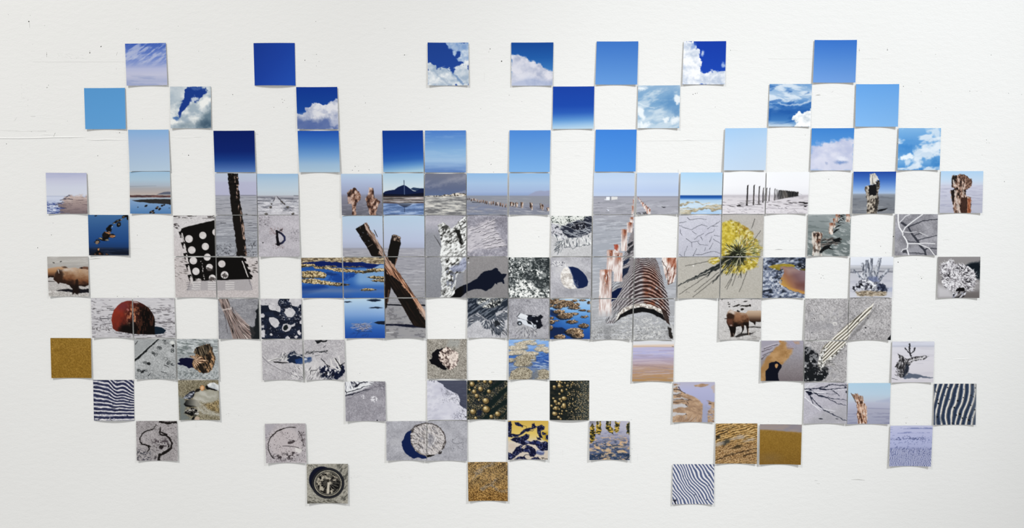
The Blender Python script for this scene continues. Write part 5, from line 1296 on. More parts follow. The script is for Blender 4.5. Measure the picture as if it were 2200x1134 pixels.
@pic(T_, ('1004.5 640.5 1091 640.5 1090 725.8 1004 725.8', 'print of a feathery salt crust edge over pale sand'))
def _(c):
    c.sand('b9b9bf', .06, 1.5, 3, .05)
    dark = c.poly([(1560, 55), (2045, 55), (2045, 150), (1900, 230), (1920, 330), (1800, 310), (1700, 230), (1640, 240), (1560, 300)], 14, 12)
    c.p(dark, '1f2836')
    c.crystals(c.poly([(1680, 55), (2000, 55), (1960, 130), (1880, 170), (1760, 180), (1680, 120)], 20, 12), 22, 'e4e4de', '171c22', 4, .3, 1, .3, '8a8c8a')
    c.p(dark * sst(.55, .72, c.n(90, 16, 8, 4, -.6)), '8d96a4', .6)
    edge = c.poly([(1560, 330), (1600, 270), (1660, 235), (1740, 270), (1800, 330), (1900, 290), (2040, 150), (2045, 290), (1990, 330), (2000, 420), (1960, 500), (1880, 480), (1820, 430), (1740, 420), (1720, 350), (1680, 310), (1620, 350), (1570, 410)], 14, 14)
    c.p(edge, '5c626e')
    c.strokes(260, (1560, 140, 2045, 510), lambda x, y: math.atan2(y - 220, x - 1800) + .1, 44, 7, ['e9e9ec', '1d232c', 'c9cad0', '2c3440', 'f0f0f2'], 6, .5, edge)
    c.p(c.el(1910, 360, 40, 30, .3, 16, 12), '10141a', .8)
    c.strokes(30, (1850, 420, 2030, 510), 1.2, 40, 6, ['2c343e', '1d232c'], 9, .6)


@pic(U_, ('1092.4 641.3 1179.6 641.6 1178.7 727.3 1092.7 727.3', 'print of a small white buggy toy tipped on rough grey ground'))
def _(c):
    c.sand('98979f', .1, 1.8, 3, .07)
    c.p(c.n(60, 40, 8, 4), 'b9b9c0', .4)
    c.p(c.el(850, 450, 180, 60, .2, 60, 20), 'b2b2b6', .6)
    c.strokes(120, (700, 400, 950, 540), lambda x, y: math.atan2(y - 340, x - 830), 34, 5, ['d0d0d2', '7a7a82', '55555c'], 5, .3)
    c.p(c.poly([(830, 245), (900, 260), (960, 280), (990, 255), (1035, 280), (1000, 310), (1010, 350), (1030, 385), (990, 415), (950, 420), (900, 340), (850, 330)], 7, 7), '0d111c')
    c.p(c.poly([(720, 275), (755, 232), (850, 265), (830, 320), (760, 300)], 5), 'dfe3ea'); c.p(c.ln([(720, 278), (755, 235)], 8, 8, 5), '22262e'); c.p(c.ln([(730, 290), (825, 322)], 7, 7, 5), '3a3e48')
    for k in range(4):
        c.p(c.ln([(742 + k * 22, 262 + k * 7), (752 + k * 22, 290 + k * 7)], 3, 3, 5), 'aab0bc', .7)
    c.p(c.poly([(715, 310), (760, 300), (830, 320), (900, 350), (955, 385), (950, 420), (890, 405), (800, 370), (740, 340)], 6, 4), 'd3d8e2')
    c.p(c.poly([(830, 320), (880, 340), (900, 375), (850, 360)], 6), '14181f'); c.p(c.el(750, 355, 30, 26, .2, 6), '2a3038'); c.p(c.el(752, 358, 14, 12), 'aeb6c2')
    c.p(c.el(930, 385, 24, 22, 0, 6), '3a4048'); c.p(c.el(930, 385, 15, 14), 'e6eaf2'); c.p(c.ln([(930, 375), (940, 405)], 4), '2a2e36')
    c.p(c.poly([(835, 290), (880, 270), (905, 290), (890, 330), (850, 320)], 6, 4), '171c2a'); c.p(c.el(955, 330, 12, 12), 'a9aeb8', .8); c.p(c.ln([(900, 270), (930, 275)], 8, 6, 5), 'c4cad6')


@pic(U_, ('1181.8 642.2 1268 642 1267.6 728.2 1181.3 728.2', 'print of many rounded tan rocks in deep blue water'))
def _(c):
    c.vg([(66, 'a9c8e4'), (200, '7eaede'), (300, '4a82c4'), (420, '2a5ca4'), (540, '1b448e')], c.Y)
    c.p(sst(1350, 1150, c.X) * sst(150, 250, c.Y), '1d4a94', .6)
    c.p(c.poly([(1100, 400), (1270, 410), (1330, 470), (1180, 510), (1100, 540)], 14, 8), '0f2148', .95)
    c.p(c.poly([(1105, 200), (1190, 210), (1230, 290), (1150, 270), (1105, 250)], 14, 8), '122650', .9)
    r = np.random.RandomState(8)
    f = c.n(10, 10, 5, 3)
    R = []
    for i in range(28):
        x = r.uniform(1105, 1450); y = r.uniform(70, 150); R.append((x, y, r.uniform(24, 48), r.uniform(11, 20)))
    R += [(1210, 160, 60, 22), (1400, 170, 70, 18), (1320, 100, 50, 20), (1500, 80, 40, 12), (1570, 105, 24, 18), (1495, 200, 44, 12), (1570, 210, 24, 12), (1220, 215, 70, 26), (1290, 265, 100, 38), (1390, 240, 60, 16), (1520, 275, 44, 14), (1130, 335, 40, 26), (1180, 325, 40, 8), (1120, 405, 26, 30), (1375, 335, 68, 22), (1510, 380, 62, 28), (1400, 450, 110, 48), (1440, 495, 80, 40), (1230, 515, 70, 34), (1130, 290, 30, 14)]
    R.sort(key=lambda q: q[1])
    for x, y, a, b in R:
        c.p(c.el(x - a * .12, y + b * .35, a, b, 0, 7, 5, 20), '141c2c', .9)
        c.p(c.el(x, y, a * .92, b * .85, 0, 6, 6, 20), c.ramp(f, [(.15, '3a2a1c'), (.4, '7d6248'), (.65, 'b89672'), (.95, 'e4ccaa')]))
        c.p(c.el(x - a * .35, y + b * .2, a * .6, b * .6, 0, 14), '2a2018', .5)


@pic(V_, ('1545.5 643 1635.5 643 1634.5 730 1544.5 730', 'print of a bison standing with a herd far behind'))
def _(c):
    c.vg([(70, 'c8c4c4'), (300, 'c2bfbe'), (550, 'bdbab8')], c.Y)
    c.grain(.05, 1.5, 3); c.p(sst(.6, .74, c.n(40, 16, 8, 4)) * sst(380, 450, c.Y), '8a8684', .6)
    for x, y, a, b in ((1600, 76, 14, 5), (1750, 96, 6, 4), (1880, 96, 26, 7), (1680, 105, 8, 5), (1690, 125, 14, 6), (1688, 155, 8, 6), (1770, 150, 40, 8), (1800, 138, 20, 6), (1850, 150, 30, 7), (1900, 148, 36, 9), (1935, 145, 12, 14), (1945, 74, 8, 4), (1790, 205, 10, 8), (1840, 188, 20, 14), (1800, 212, 18, 8)):
        c.p(c.el(x, y, a, b, -.15, 5, 5), '17120f')
    c.p(c.poly([(1880, 240), (1910, 205), (2000, 200), (2070, 208), (2070, 335), (2000, 338), (1990, 385), (1970, 350), (1930, 330)], 7, 4), c.ramp(np.clip((c.Y - 200) / 150, 0, 1), [(0, 'c6ad94'), (.4, 'a2846a'), (.75, '4a3224'), (1, '15100c')]))
    c.p(c.ln([(1920, 400), (2060, 402)], 12, 14, 6, 4), '1b1816', .9)
    c.p(c.poly([(1750, 510), (1830, 475), (1900, 470), (2000, 462), (1960, 485), (1850, 505), (1770, 520)], 7, 7), '23201f', .9)
    body = c.poly([(1665, 300), (1660, 260), (1675, 215), (1700, 195), (1740, 208), (1790, 222), (1850, 230), (1900, 245), (1925, 300), (1920, 340), (1925, 400), (1915, 460), (1925, 490), (1905, 495), (1900, 440), (1890, 385), (1870, 375), (1865, 430), (1840, 480), (1830, 480), (1845, 420), (1835, 390), (1790, 395), (1770, 400), (1765, 470), (1745, 515), (1705, 515), (1700, 450), (1680, 400), (1655, 340)], 6, 4)
    c.p(body, c.ramp(np.clip((c.Y - 205) / 210 + .3 * (c.n(36, 30, 6) - .5), 0, 1), [(0, 'a88c76'), (.3, '8a6248'), (.55, '5a3824'), (.8, '1f130d'), (1, '120b08')]))
    c.p(c.el(1705, 275, 46, 40, .3, 20, 6), '2a1810', .9); c.p(c.poly([(1655, 300), (1730, 300), (1735, 390), (1700, 395), (1672, 370)], 12, 5), '5c3628', .8); c.p(c.el(1712, 380, 14, 10), 'a89890', .7)
    c.p(c.el(1720, 222, 40, 18, .4, 18, 5), 'cfc4bc', .8); c.p(c.el(1800, 290, 36, 44, 0, 34), '96684a', .6)
    c.p(c.ln([(1665, 298), (1635, 302)], 12, 8, 6), '2a1a14'); c.p(c.poly([(1690, 390), (1765, 400), (1765, 460), (1740, 480), (1700, 450)], 10, 4), '100a08', .9)
    c.p(c.ln([(1915, 420), (1920, 490)], 9, 8, 6), 'b39c8a', .8); c.p(c.ln([(1705, 470), (1712, 512)], 8, 8, 6), 'a08878', .8); c.p(c.ln([(1738, 475), (1745, 515)], 8, 8, 6), 'a08878', .7)


# the long palm-stalk broom (3 prints, crop W)
def stalk(c):
    c.sand('a5a2a4', .12, 1.7, 3, .05)
    c.p(sst(.55, .8, c.n(100, 80, 9)) * sst(1200, 1000, c.X), '8e8d94', .5)
    c.p(c.n(30, 24, 14, 3) * .6, 'bfbcbc', .35)
    c.dots(60, (710, 60, 1740, 560), 5, ['3c3b40', '5e5c62'], 5)
    c.dots(36, (900, 180, 1220, 400), 14, ['c8c5c4', 'bdbab8', '8a888c'], 6, None, .6)
    c.p(c.el(1072, 362, 30, 22, .2, 8, 5), 'd3d0ce'); c.p(c.el(1072, 366, 16, 10, .2, 8), '9a989a', .7)
    c.p(c.ln([(748, 425), (765, 535)], 7, 4, 5), 'd9d6d6'); c.p(c.el(1470, 330, 50, 40, 0, 30, 10), 'bdbbbb', .6); c.p(c.ln([(1440, 370), (1500, 360), (1520, 320)], 5, 5, 5), 'dddbd9', .8)
    c.p(c.el(1435, 408, 12, 10), '2a2a2e'); c.p(c.el(1460, 296, 10, 7), '2e2e32')
    c.p(c.poly([(1680, 545), (1715, 500), (1735, 470), (1735, 560)], 8, 5), '101216')
    c.p(c.el(830, 400, 130, 60, -.3, 60), '8c8a90', .4)
    blk = c.poly([(700, 620), (760, 640), (830, 680), (880, 720), (885, 780), (880, 880), (960, 870), (1000, 890), (1000, 950), (960, 1010), (880, 1045), (700, 1050)], 10, 10)
    c.p(blk, '15181c')
    c.p(blk * sst(.45, .6, c.n(30, 26, 11, 3)) * sst(920, 860, c.Y), '9a9a9e', .75); c.dots(60, (710, 780, 1000, 1040), 7, ['8a8a8e', 'c9c8c8', '3c3d42'], 9, blk, .8)
    stem = c.poly([(1535, 115), (1500, 190), (1470, 250), (1360, 350), (1250, 470), (1200, 575), (1160, 640), (1080, 720), (980, 830), (905, 905), (870, 870), (870, 800), (900, 700), (940, 620), (1030, 550), (1120, 460), (1230, 350), (1350, 260), (1440, 190)], 7, 4)
    c.p(c.poly([(1560, 150), (1400, 340), (1260, 490), (1220, 570), (1080, 760), (960, 880), (1010, 850), (1120, 720), (1240, 560), (1420, 380)], 14, 6), '6d6b6c', .6)
    c.p(stem, 'b9b2a4')
    ux = (c.X + c.Y) * .7071; uy = (c.Y - c.X) * .7071
    t = .5 + .5 * np.sin((ux + .12 * (uy + 300) * np.sin(ux / 90) * .3 + 10 * c.n(200, 200, 4)) / 4.6)
    c.p(stem, c.ramp(np.clip(t * .85 + .2 * c.n(90, 10, 6, 3, -.8), 0, 1), [(.1, '3c3830'), (.35, '8d8572'), (.6, 'c9c2b2'), (.9, 'f0ece4')]))
    tip = c.poly([(870, 870), (870, 790), (905, 700), (945, 640), (975, 650), (930, 740), (930, 830), (1080, 700), (1200, 580), (1210, 600), (1120, 690), (980, 840), (905, 910)], 8, 7)
    c.p(tip, c.ramp(c.n(16, 16, 8, 3), [(.25, '55534e'), (.5, 'bdbbb6'), (.85, 'f0efec')]))
    c.strokes(40, (870, 840, 1010, 950), .6, 40, 5, ['1a1b1e', '3c3c40', 'c9c8c6'], 7, 1.0)
    c.strokes(30, (960, 790, 1060, 860), .2, 50, 5, ['5c5a5a', 'c9c6c4'], 8, .4)
    c.p(c.ln([(1340, 340), (1370, 290), (1430, 240)], 10, 6, 6, 5), '2a2826', .9); c.p(c.ln([(1240, 350), (1390, 240)], 8, 6, 5), '2a2624', .8)


@pic(W_, ('1730.5 641.3 1822.2 641.3 1821.5 730.4 1728.7 730.4', 'print of pebbly grey sand, a pale stalk cutting its corner'),
     ('1825 640.4 1916 640.4 1913.8 730.5 1822.2 730.5', 'print of the narrow upper end of a split pale stalk'),
     ('1728.7 733.3 1820.5 733.3 1818.5 820 1727.6 819.6', 'print of the broad brush end of a stalk on black rock'))
def _(c):
    stalk(c)
# ---------------------------------------------------------------- row 8
@pic(R_, ('108.2 726 195.5 726.4 196.7 812.2 110.5 812.2', 'plain ochre print, rough golden texture filling it entirely'), n=72)
def _(c):
    c.vg([(0, '8a6a28'), (.3, '8a6826'), (1, '8c6a26')])
    c.p(sst(.45, .7, c.n(11, 9, 3, 2, .8)), 'b08a40', .45)
    c.p(sst(.5, .75, c.n(10, 8, 8, 2, -.6)), '6a4c16', .45)
    c.p(sst(.6, .2, c.v) * sst(.5, .8, c.n(14, 10, 12, 2)), 'b8924c', .3)
    c.p(c.el(176, 655, 5, 6), 'd8a850'); c.p(c.el(612, 680, 4, 5), 'd8a850')


@pic(R_, ('288.2 728.2 376.4 728.5 378.2 815 290 814.5', 'print of curly worm casts on grey sand beside a dark groove'))
def _(c):
    c.sand('a9acae', .09, 1.5, 3, .05)
    c.p(c.poly([(1140, 540), (1410, 540), (1145, 780)], 10), '9a9ea0', .6)
    c.p(c.ln([(1440, 530), (1330, 630), (1240, 720), (1140, 800)], 16, 24, 6, 5), '14181a')
    c.p(c.ln([(1425, 528), (1320, 622), (1220, 715), (1140, 780)], 6, 6, 7, 4), 'd2d6d6', .6)
    r = np.random.RandomState(3)
    for x, y, k in ((1500, 565, 4), (1520, 590, 3), (1440, 640, 5), (1455, 655, 4), (1360, 705, 5), (1385, 725, 5), (1260, 820, 4), (1300, 830, 4), (1515, 780, 6), (1545, 820, 5), (1590, 845, 4), (1200, 910, 5), (1240, 925, 5), (1275, 915, 3), (1600, 670, 4), (1595, 690, 3)):
        for j in range(k):
            a = r.uniform(0, 6.28); d = r.uniform(0, 22); rr = r.uniform(9, 20)
            cx, cy = x + d * math.cos(a), y + d * .6 * math.sin(a); a0 = r.uniform(0, 6.28)
            c.p(c.ln([(cx + rr * math.cos(a0 + t), cy + rr * .7 * math.sin(a0 + t)) for t in np.linspace(0, 4.2, 7)], 4, 4, 5), '1d2224', .85)
    c.p(c.el(1310, 835, 24, 18, .4, 8, 6), '15181a', .85); c.p(c.el(1240, 925, 26, 14, -.6, 8, 6), '15181a', .8); c.p(c.el(1605, 615, 16, 24, 0, 8, 6), '101214')
    c.p(c.el(1600, 580, 30, 22, .2, 12, 8), 'dfe1de', .9); c.p(c.el(1512, 775, 18, 14, 0, 8), 'd9dcdc', .7)
    c.p(c.ln([(1160, 600), (1185, 565)], 9, 6, 6), '1d2022'); c.p(c.ln([(1495, 848), (1550, 875)], 10, 5, 6, 4), '1d2022'); c.p(c.ln([(1305, 975), (1335, 945)], 12, 5, 6), '1d2022'); c.p(c.ln([(1460, 928), (1525, 945)], 8, 5, 6, 4), '23282a')
    c.p(sst(.55, .7, c.n(9, 9, 17, 2)) * sst(930, 970, c.Y), '5c6264', .5)


@pic(R_, ('379.6 728.2 467.6 728.2 470 814.5 382.2 814.5', 'print of a splintered brown wood chunk casting navy shadow'))
def _(c):
    c.sand('9fa5a8', .06, 1.6, 3, .05)
    c.p(sst(.52, .72, c.n(70, 16, 5, 4, .15)) * sst(760, 700, c.Y), '55605f', .6)
    c.p(sst(.55, .72, c.n(60, 14, 9, 4, .1)) * sst(740, 700, c.Y), 'd6dcde', .7)
    c.p(sst(.5, .7, c.n(26, 18, 14, 3)) * sst(900, 940, c.Y), '4c5454', .5); c.p(sst(.6, .75, c.n(22, 16, 19, 3)) * sst(840, 900, c.Y), 'd0d4d4', .6)
    c.p(c.poly([(1650, 830), (1690, 812), (1670, 790), (1690, 768), (1760, 765), (1830, 775), (1860, 850), (1880, 900), (1830, 880), (1800, 885), (1770, 890), (1760, 865), (1700, 850)], 6, 6), '0b0d30')
    m = c.poly([(1840, 690), (1870, 640), (1910, 630), (1960, 608), (2040, 600), (2065, 640), (2072, 700), (2090, 730), (2110, 780), (2090, 840), (2060, 910), (2020, 940), (1950, 950), (1900, 930), (1850, 890), (1820, 820), (1840, 770), (1790, 745), (1870, 740)], 6, 8, 22)
    ang = np.arctan2(c.Y - 790, c.X - 1830)
    fan = np.clip(.5 + .45 * np.sin(ang * 20 + 3 * c.n(60, 60, 5)) + .5 * (c.n(14, 14, 8, 3) - .5), 0, 1)
    c.p(m, c.ramp(c.n(12, 46, 6, 4, -.45), [(.2, '17120e'), (.45, '4c3c2c'), (.65, '8a6a4a'), (.9, 'c89c72')]))
    c.p(c.poly([(1790, 745), (1880, 742), (1960, 770), (2000, 800), (1900, 840), (1860, 890), (1825, 820), (1850, 780)], 10, 8), c.ramp(fan, [(.15, '3a2418'), (.5, 'a07858'), (.9, 'e6c4a4')]))
    c.p(c.poly([(1880, 640), (2040, 600), (2060, 650), (2000, 720), (1960, 740), (1850, 720), (1840, 690)], 12, 6) * m, c.ramp(c.n(9, 60, 11, 3, -.3), [(.25, '12100e'), (.6, '4a4030'), (.9, '8a7860')]), .9)
    c.p(c.poly([(1905, 850), (1940, 830), (1975, 920), (1960, 950), (1900, 910)], 10, 8), '14100c', .9)
    c.p(c.poly([(2020, 690), (2050, 720), (2045, 820), (2020, 850), (2010, 760)], 10, 8), '1a1410', .8)
    c.p(m * sst(.5, .7, c.n(20, 26, 21, 3)) * c.poly([(2060, 700), (2110, 780), (2060, 920), (1990, 950), (1970, 860), (2040, 800)], 20), 'd0a47a', .7)


def carcass(c):
    c.sand('bab7bc', .07, 1.5, 3, .03)
    c.p(sst(.55, .75, c.n(50, 16, 5, 4, -.5)), 'cfccce', .5)
    c.p(sst(.6, .78, c.n(24, 10, 7, 3, .7)), '938f96', .4)
    c.p(c.ln([(680, 745), (740, 820), (880, 900), (1060, 980)], 8, 6, 7, 4), '77747c', .8); c.p(c.ln([(690, 735), (760, 815), (900, 895)], 4, 4, 6), 'e2e0e2', .7)
    c.p(c.ln([(750, 795), (870, 775), (930, 770)], 14, 24, 8, 5), 'e6e4e2'); c.p(c.poly([(800, 805), (870, 808), (990, 820), (970, 830), (820, 822)], 6, 4), '1b1b1e')
    c.p(c.ln([(780, 795), (860, 775)], 5, 7, 5), '2a2a2c', .9)
    c.p(c.el(1020, 770, 110, 50, .1, 40, 16), 'd6d4d6', .8)
    c.p(c.poly([(960, 790), (980, 740), (1010, 700), (1050, 680), (1080, 710), (1150, 725), (1200, 760), (1260, 770), (1260, 800), (1200, 825), (1100, 835), (1040, 830), (1000, 815)], 7, 9), '14213c')
    c.p(c.poly([(1060, 780), (1180, 760), (1260, 755), (1265, 800), (1200, 825), (1080, 835)], 12, 6), '1b3a72', .9)
    c.p(c.ln([(1010, 730), (1060, 725), (1150, 755)], 16, 14, 8, 8), 'dedcdc', .8); c.p(c.el(1190, 780, 18, 14, .3, 8, 5), 'c9d2e2', .9)
    c.p(c.el(1050, 700, 40, 22, 0, 10, 10) * sst(.4, .6, c.n(14, 12, 5, 3)), '6a6c72', .9)
    c.strokes(44, (870, 700, 980, 800), -1.0, 34, 5, ['2a2c32', 'e9e7e6', '5a5c62'], 5, .4)
    c.strokes(26, (1170, 685, 1310, 720), -1.1, 26, 5, ['17191e', '2c2e34'], 6, .3)
    c.p(c.ln([(1300, 690), (1380, 700), (1450, 675)], 7, 10, 6, 6), '15171c'); c.p(c.ln([(1370, 690), (1450, 705)], 6, 5, 6, 5), '1c1e24'); c.p(c.ln([(1300, 740), (1350, 728)], 5, 5, 5), '3a3c42')
    c.p(c.poly([(1300, 560), (1440, 550), (1430, 570), (1380, 575), (1330, 600)], 8, 9), '15171c'); c.p(c.ln([(1400, 640), (1430, 615)], 7, 4, 5), '2a2c32')
    c.p(c.el(1300, 900, 180, 110, 0, 80, 20), 'd8d5d6', .6)
    c.strokes(190, (1010, 860, 1420, 1020), lambda x, y: 1.9 + (x - 1200) * .0025 if x > 1180 else .75, 44, 6, ['e6e4e4', '6a6870', 'f0eeee', '35343c', 'c9c6ca'], 7, .3, None, .8)
    m = c.poly([(1350, 880), (1440, 860), (1480, 890), (1560, 880), (1600, 820), (1660, 900), (1640, 960), (1580, 1010), (1500, 1020), (1380, 1000)], 12, 16, 24)
    c.p(m, c.ramp(c.n(26, 24, 8, 3), [(.3, '0d1430'), (.55, '18203e'), (.62, '8a8c98'), (.8, 'dedcde')]))
    for p in ([(1480, 780), (1500, 860), (1560, 900)], [(1580, 750), (1590, 830)], [(1530, 770), (1570, 860), (1600, 900)]):
        c.p(c.ln(p, 14, 22, 8, 6), 'dcdad8', .9)
    c.p(c.ln([(1535, 765), (1575, 830), (1620, 900)], 8, 14, 6, 6), '14161c'); c.p(c.ln([(1600, 860), (1660, 815)], 16, 8, 6, 5), '15171c'); c.p(c.ln([(1370, 770), (1420, 830), (1470, 870)], 14, 18, 7, 12, 16), '1c1e26')
    c.p(c.ln([(1250, 960), (1250, 915), (1320, 910)], 9, 5, 6, 4), '15171c'); c.p(c.poly([(1510, 960), (1600, 930), (1620, 980), (1560, 1025), (1510, 1010)], 10, 10), '0a1330', .95)
    c.strokes(60, (1360, 940, 1520, 1025), 1.9, 44, 6, ['10121a', 'e6e4e6', '2a3044'], 9, .4)


@pic(S_, ('562.2 730.4 649 730 651 816.2 564.5 816.4', 'print of a beak-like spike and dark hollow in white sand'),
     ('652.7 730 740 730 741.8 815.8 655.5 816.2', 'print of tattered feathery tufts and dark holes in white sand'))
def _(c):
    carcass(c)


@pic(T_, ('917.3 728.5 1002.7 728.2 1002.7 814 918.2 813.6', 'print of a pinkish lump of salt with black shadow on grit'))
def _(c):
    c.sand('9c968c', .12, 1.4, 3, .05)
    c.p(sst(.6, .78, c.n(10, 8, 5, 2, .8)), 'c2bcb0', .5); c.p(sst(.62, .8, c.n(9, 8, 9, 2, .4)), '5c564e', .5)
    c.p(c.poly([(1340, 540), (1480, 540), (1460, 640), (1320, 640)], 40, 12), 'a2a6a4', .6)
    c.p(c.poly([(1145, 700), (1200, 665), (1290, 645), (1270, 720), (1260, 830), (1320, 890), (1310, 905), (1220, 880), (1180, 845), (1130, 830), (1115, 790), (1140, 770)], 6, 8, 22), '0b0a10')
    m = c.poly([(1270, 660), (1310, 640), (1350, 655), (1400, 670), (1440, 690), (1460, 740), (1455, 800), (1420, 870), (1360, 905), (1320, 895), (1290, 850), (1240, 810), (1225, 760), (1235, 700)], 7, 10, 20)
    c.p(m, c.ramp(c.n(16, 20, 6, 4, -.6), [(.2, '3c2c2a'), (.38, '8d7870'), (.55, 'd8c4b8'), (.85, 'f0e2d8')]))
    c.p(m * c.el(1400, 760, 60, 90, .2, 50), 'e6d8ce', .6)


@pic(U_, ('1093 729.6 1178.7 729 1179.5 815 1093 815.5', 'print of pale domed rocks among blue rippling shallows'))
def _(c):
    c.vg([(545, '86aee0'), (620, '7ea4dc'), (720, '4c78bc'), (800, '264c98'), (860, '6a82ac'), (1020, '7c8490')], c.Y)
    c.p(sst(.5, .75, c.n(70, 12, 5, 4)), 'b2cbe8', .5); c.p(sst(.55, .75, c.n(60, 12, 9, 4)) * sst(680, 730, c.Y), '1d3c84', .6)
    f = c.n(10, 8, 7, 3)
    for x, y, a, b in ((860, 562, 80, 12), (1060, 550, 60, 8), (800, 590, 110, 22), (910, 596, 44, 18), (720, 640, 130, 32), (1000, 615, 50, 12), (1010, 655, 90, 28), (1070, 682, 40, 20), (700, 700, 140, 30), (880, 712, 100, 28), (640, 790, 60, 24), (820, 770, 130, 50), (790, 825, 110, 46), (770, 960, 140, 90), (1020, 960, 110, 70), (640, 1010, 40, 30)):
        c.p(c.el(x, y + b * .3, a, b, 0, 8, 6, 30), '6e6a60', .8)
        hi = 'dcd2bc' if y < 740 else 'c2b8a0'
        c.p(c.el(x, y, a * .96, b * .9, -.08, 7, 6, 30), c.ramp(f, [(.05, '968b78'), (.4, 'b8ad98'), (.9, hi)] if y < 740 else [(.05, '5c5242'), (.4, '958a74'), (.9, hi)]))
    c.p(c.el(940, 960, 40, 60, .5, 30, 14), '6c7686', .85)
    c.strokes(20, (900, 780, 1090, 870), .1, 80, 8, ['aebcd2', '3a5c9c'], 5, .15)


@pic(V_, ('1360.4 733.3 1448.2 732.7 1446.4 819.5 1358.2 819.5', 'print of smooth bands of lilac water fading to orange sand'))
def _(c):
    c.vg([(565, 'd3d5de'), (600, 'd9d8da'), (612, 'd9c4b4'), (630, 'd6bca6'), (640, 'b4b0d4'), (720, 'aeaed8'), (770, 'ab9fbc'), (830, 'b098a0'), (890, 'b4937e'), (960, 'b08a68'), (1045, 'a88458')], c.Y + 8 * (c.u - .5))
    c.p(sst(.5, .75, c.n(300, 14, 4, 4, .04)) * sst(650, 700, c.Y), '9a8898', .4); c.p(sst(.55, .8, c.n(260, 12, 9, 4, -.03)) * sst(640, 680, c.Y), 'd2c4cc', .35)
    c.p(c.ln([(560, 850), (800, 865), (1030, 895)], 10, 8, 10, 4), '8a7078', .5); c.p(c.ln([(860, 680), (1030, 678)], 6, 8, 8), '9a86a4', .6)
    c.p(c.ln([(555, 627), (800, 632), (1035, 640)], 6, 6, 6), 'b09884', .7); c.p(c.ln([(1010, 628), (1035, 630)], 5), '4a4038')


@pic(W_, ('1635.5 731.8 1726 731.5 1725.5 818.5 1634.5 818.5', 'print of a person-shaped black shadow with raised arm on sand'))
def _(c):
    c.vg([(555, '9d98a8'), (700, '96929c'), (800, '8c868c'), (900, '847c80'), (1040, '70666a')], c.Y)
    c.p(c.poly([(420, 555), (520, 590), (570, 660), (540, 740), (460, 830), (380, 900), (340, 1045), (185, 1045), (185, 880), (240, 780), (330, 680), (400, 610)], 24, 10), c.ramp(c.n(90, 60, 5), [(.2, '9a7448'), (.8, 'b48e62')]))
    c.p(c.poly([(185, 640), (400, 580), (420, 600), (300, 690), (185, 800)], 24, 10), 'a8a2b0', .7)
    for p in ([(230, 655), (300, 630), (385, 608)], [(215, 735), (260, 712), (330, 685)], [(200, 775), (260, 730)], [(210, 690), (330, 650)]):
        c.p(c.ln(p, 12, 6, 8, 6), '4a4248', .8)
    c.p(c.ln([(240, 640), (350, 600), (410, 590)], 8, 6, 8), 'ccc6d2', .7); c.p(c.el(545, 610, 50, 44, 0, 30, 12), '9a92a8', .8); c.p(c.poly([(570, 560), (640, 570), (650, 600), (600, 600)], 16, 8), 'b49078', .8)
    c.p(c.ln([(500, 650), (580, 655)], 10, 6, 8, 6), '8a6858', .7); c.p(c.el(420, 562, 16, 8, 0, 6), 'b06a30', .8)
    c.p(c.poly([(250, 1045), (248, 920), (285, 880), (290, 830), (320, 815), (355, 812), (370, 802), (400, 815), (440, 850), (440, 875), (410, 920), (398, 950), (400, 1000), (418, 1045)], 6, 2), '090c1c')
    c.p(c.poly([(362, 838), (385, 832), (400, 848), (385, 880), (370, 885), (360, 865)], 6, 3), 'b48a5c')
    c.grain(.03, 1.5, 4, sst(.4, .6, c.u))


@pic(X_, ('1917 733.6 2007.6 733.3 2005 821.5 1915 821.8', 'print of gnarled driftwood stump with a pointing branch'))
def _(c):
    c.vg([(568, 'd3d5e2'), (605, 'cdd0e0'), (630, 'b9bccc'), (640, 'd3d2dc'), (800, 'd6d3dc'), (1055, 'd0ccd4')], c.Y)
    c.p(sst(.6, .8, c.n(200, 20, 4)), 'c2c0cc', .4)
    c.p(c.poly([(1140, 990), (1220, 940), (1260, 950), (1400, 975), (1520, 998), (1500, 1003), (1380, 995), (1330, 1012), (1270, 1000), (1180, 1015)], 10, 5), '4c586e', .9)
    wd = lambda m, s=5: c.p(m, c.ramp(c.n(9, 30, s, 4, .3), [(.2, '17171a'), (.45, '4a484c'), (.65, '8a888c'), (.9, 'd3d1d4')]))
    wd(c.poly([(1100, 720), (1120, 715), (1150, 750), (1165, 740), (1190, 790), (1230, 800), (1250, 830), (1230, 880), (1225, 920), (1215, 960), (1150, 1005), (1110, 980), (1080, 960), (1110, 940), (1085, 880), (1065, 865), (1090, 820), (1120, 790)], 7, 10, 18))
    c.p(c.poly([(1200, 850), (1230, 840), (1225, 930), (1180, 990), (1150, 1000), (1170, 930)], 12, 8), '1a2232', .8)
    wd(c.ln([(1190, 800), (1260, 775), (1350, 760), (1420, 742), (1462, 743)], 34, 8, 6, 6), 8)
    wd(c.ln([(1215, 835), (1290, 795), (1400, 775), (1440, 755)], 20, 10, 6, 5), 9)
    c.p(c.ln([(1260, 765), (1400, 742)], 10, 6, 6, 5), '2a292c', .8); c.p(c.ln([(1250, 790), (1400, 765)], 8, 6, 6, 4), 'e3e1e2', .8)
    c.p(c.ln([(1180, 770), (1260, 785)], 8, 5, 6, 6), '252428', .9)
    for p, w in (([(1255, 745), (1240, 690), (1238, 600)], 22), ([(1240, 720), (1205, 670), (1180, 648)], 14), ([(1250, 720), (1290, 680), (1300, 645)], 20)):
        c.p(c.ln(p, 12, w, 6, 7, 16), '2a2b30')
    c.p(c.ln([(1030, 1010), (1100, 1022)], 7, 4, 5, 4), '3a3a40'); c.p(c.ln([(1320, 828), (1400, 832)], 4, 4, 6), 'b4b2bc', .8)
    c.p(c.el(1130, 870, 22, 40, .2, 16, 10), '121215', .6); c.strokes(30, (1070, 900, 1160, 990), .6, 40, 5, ['2a2a2e', 'b4b2b6'], 7, .6)


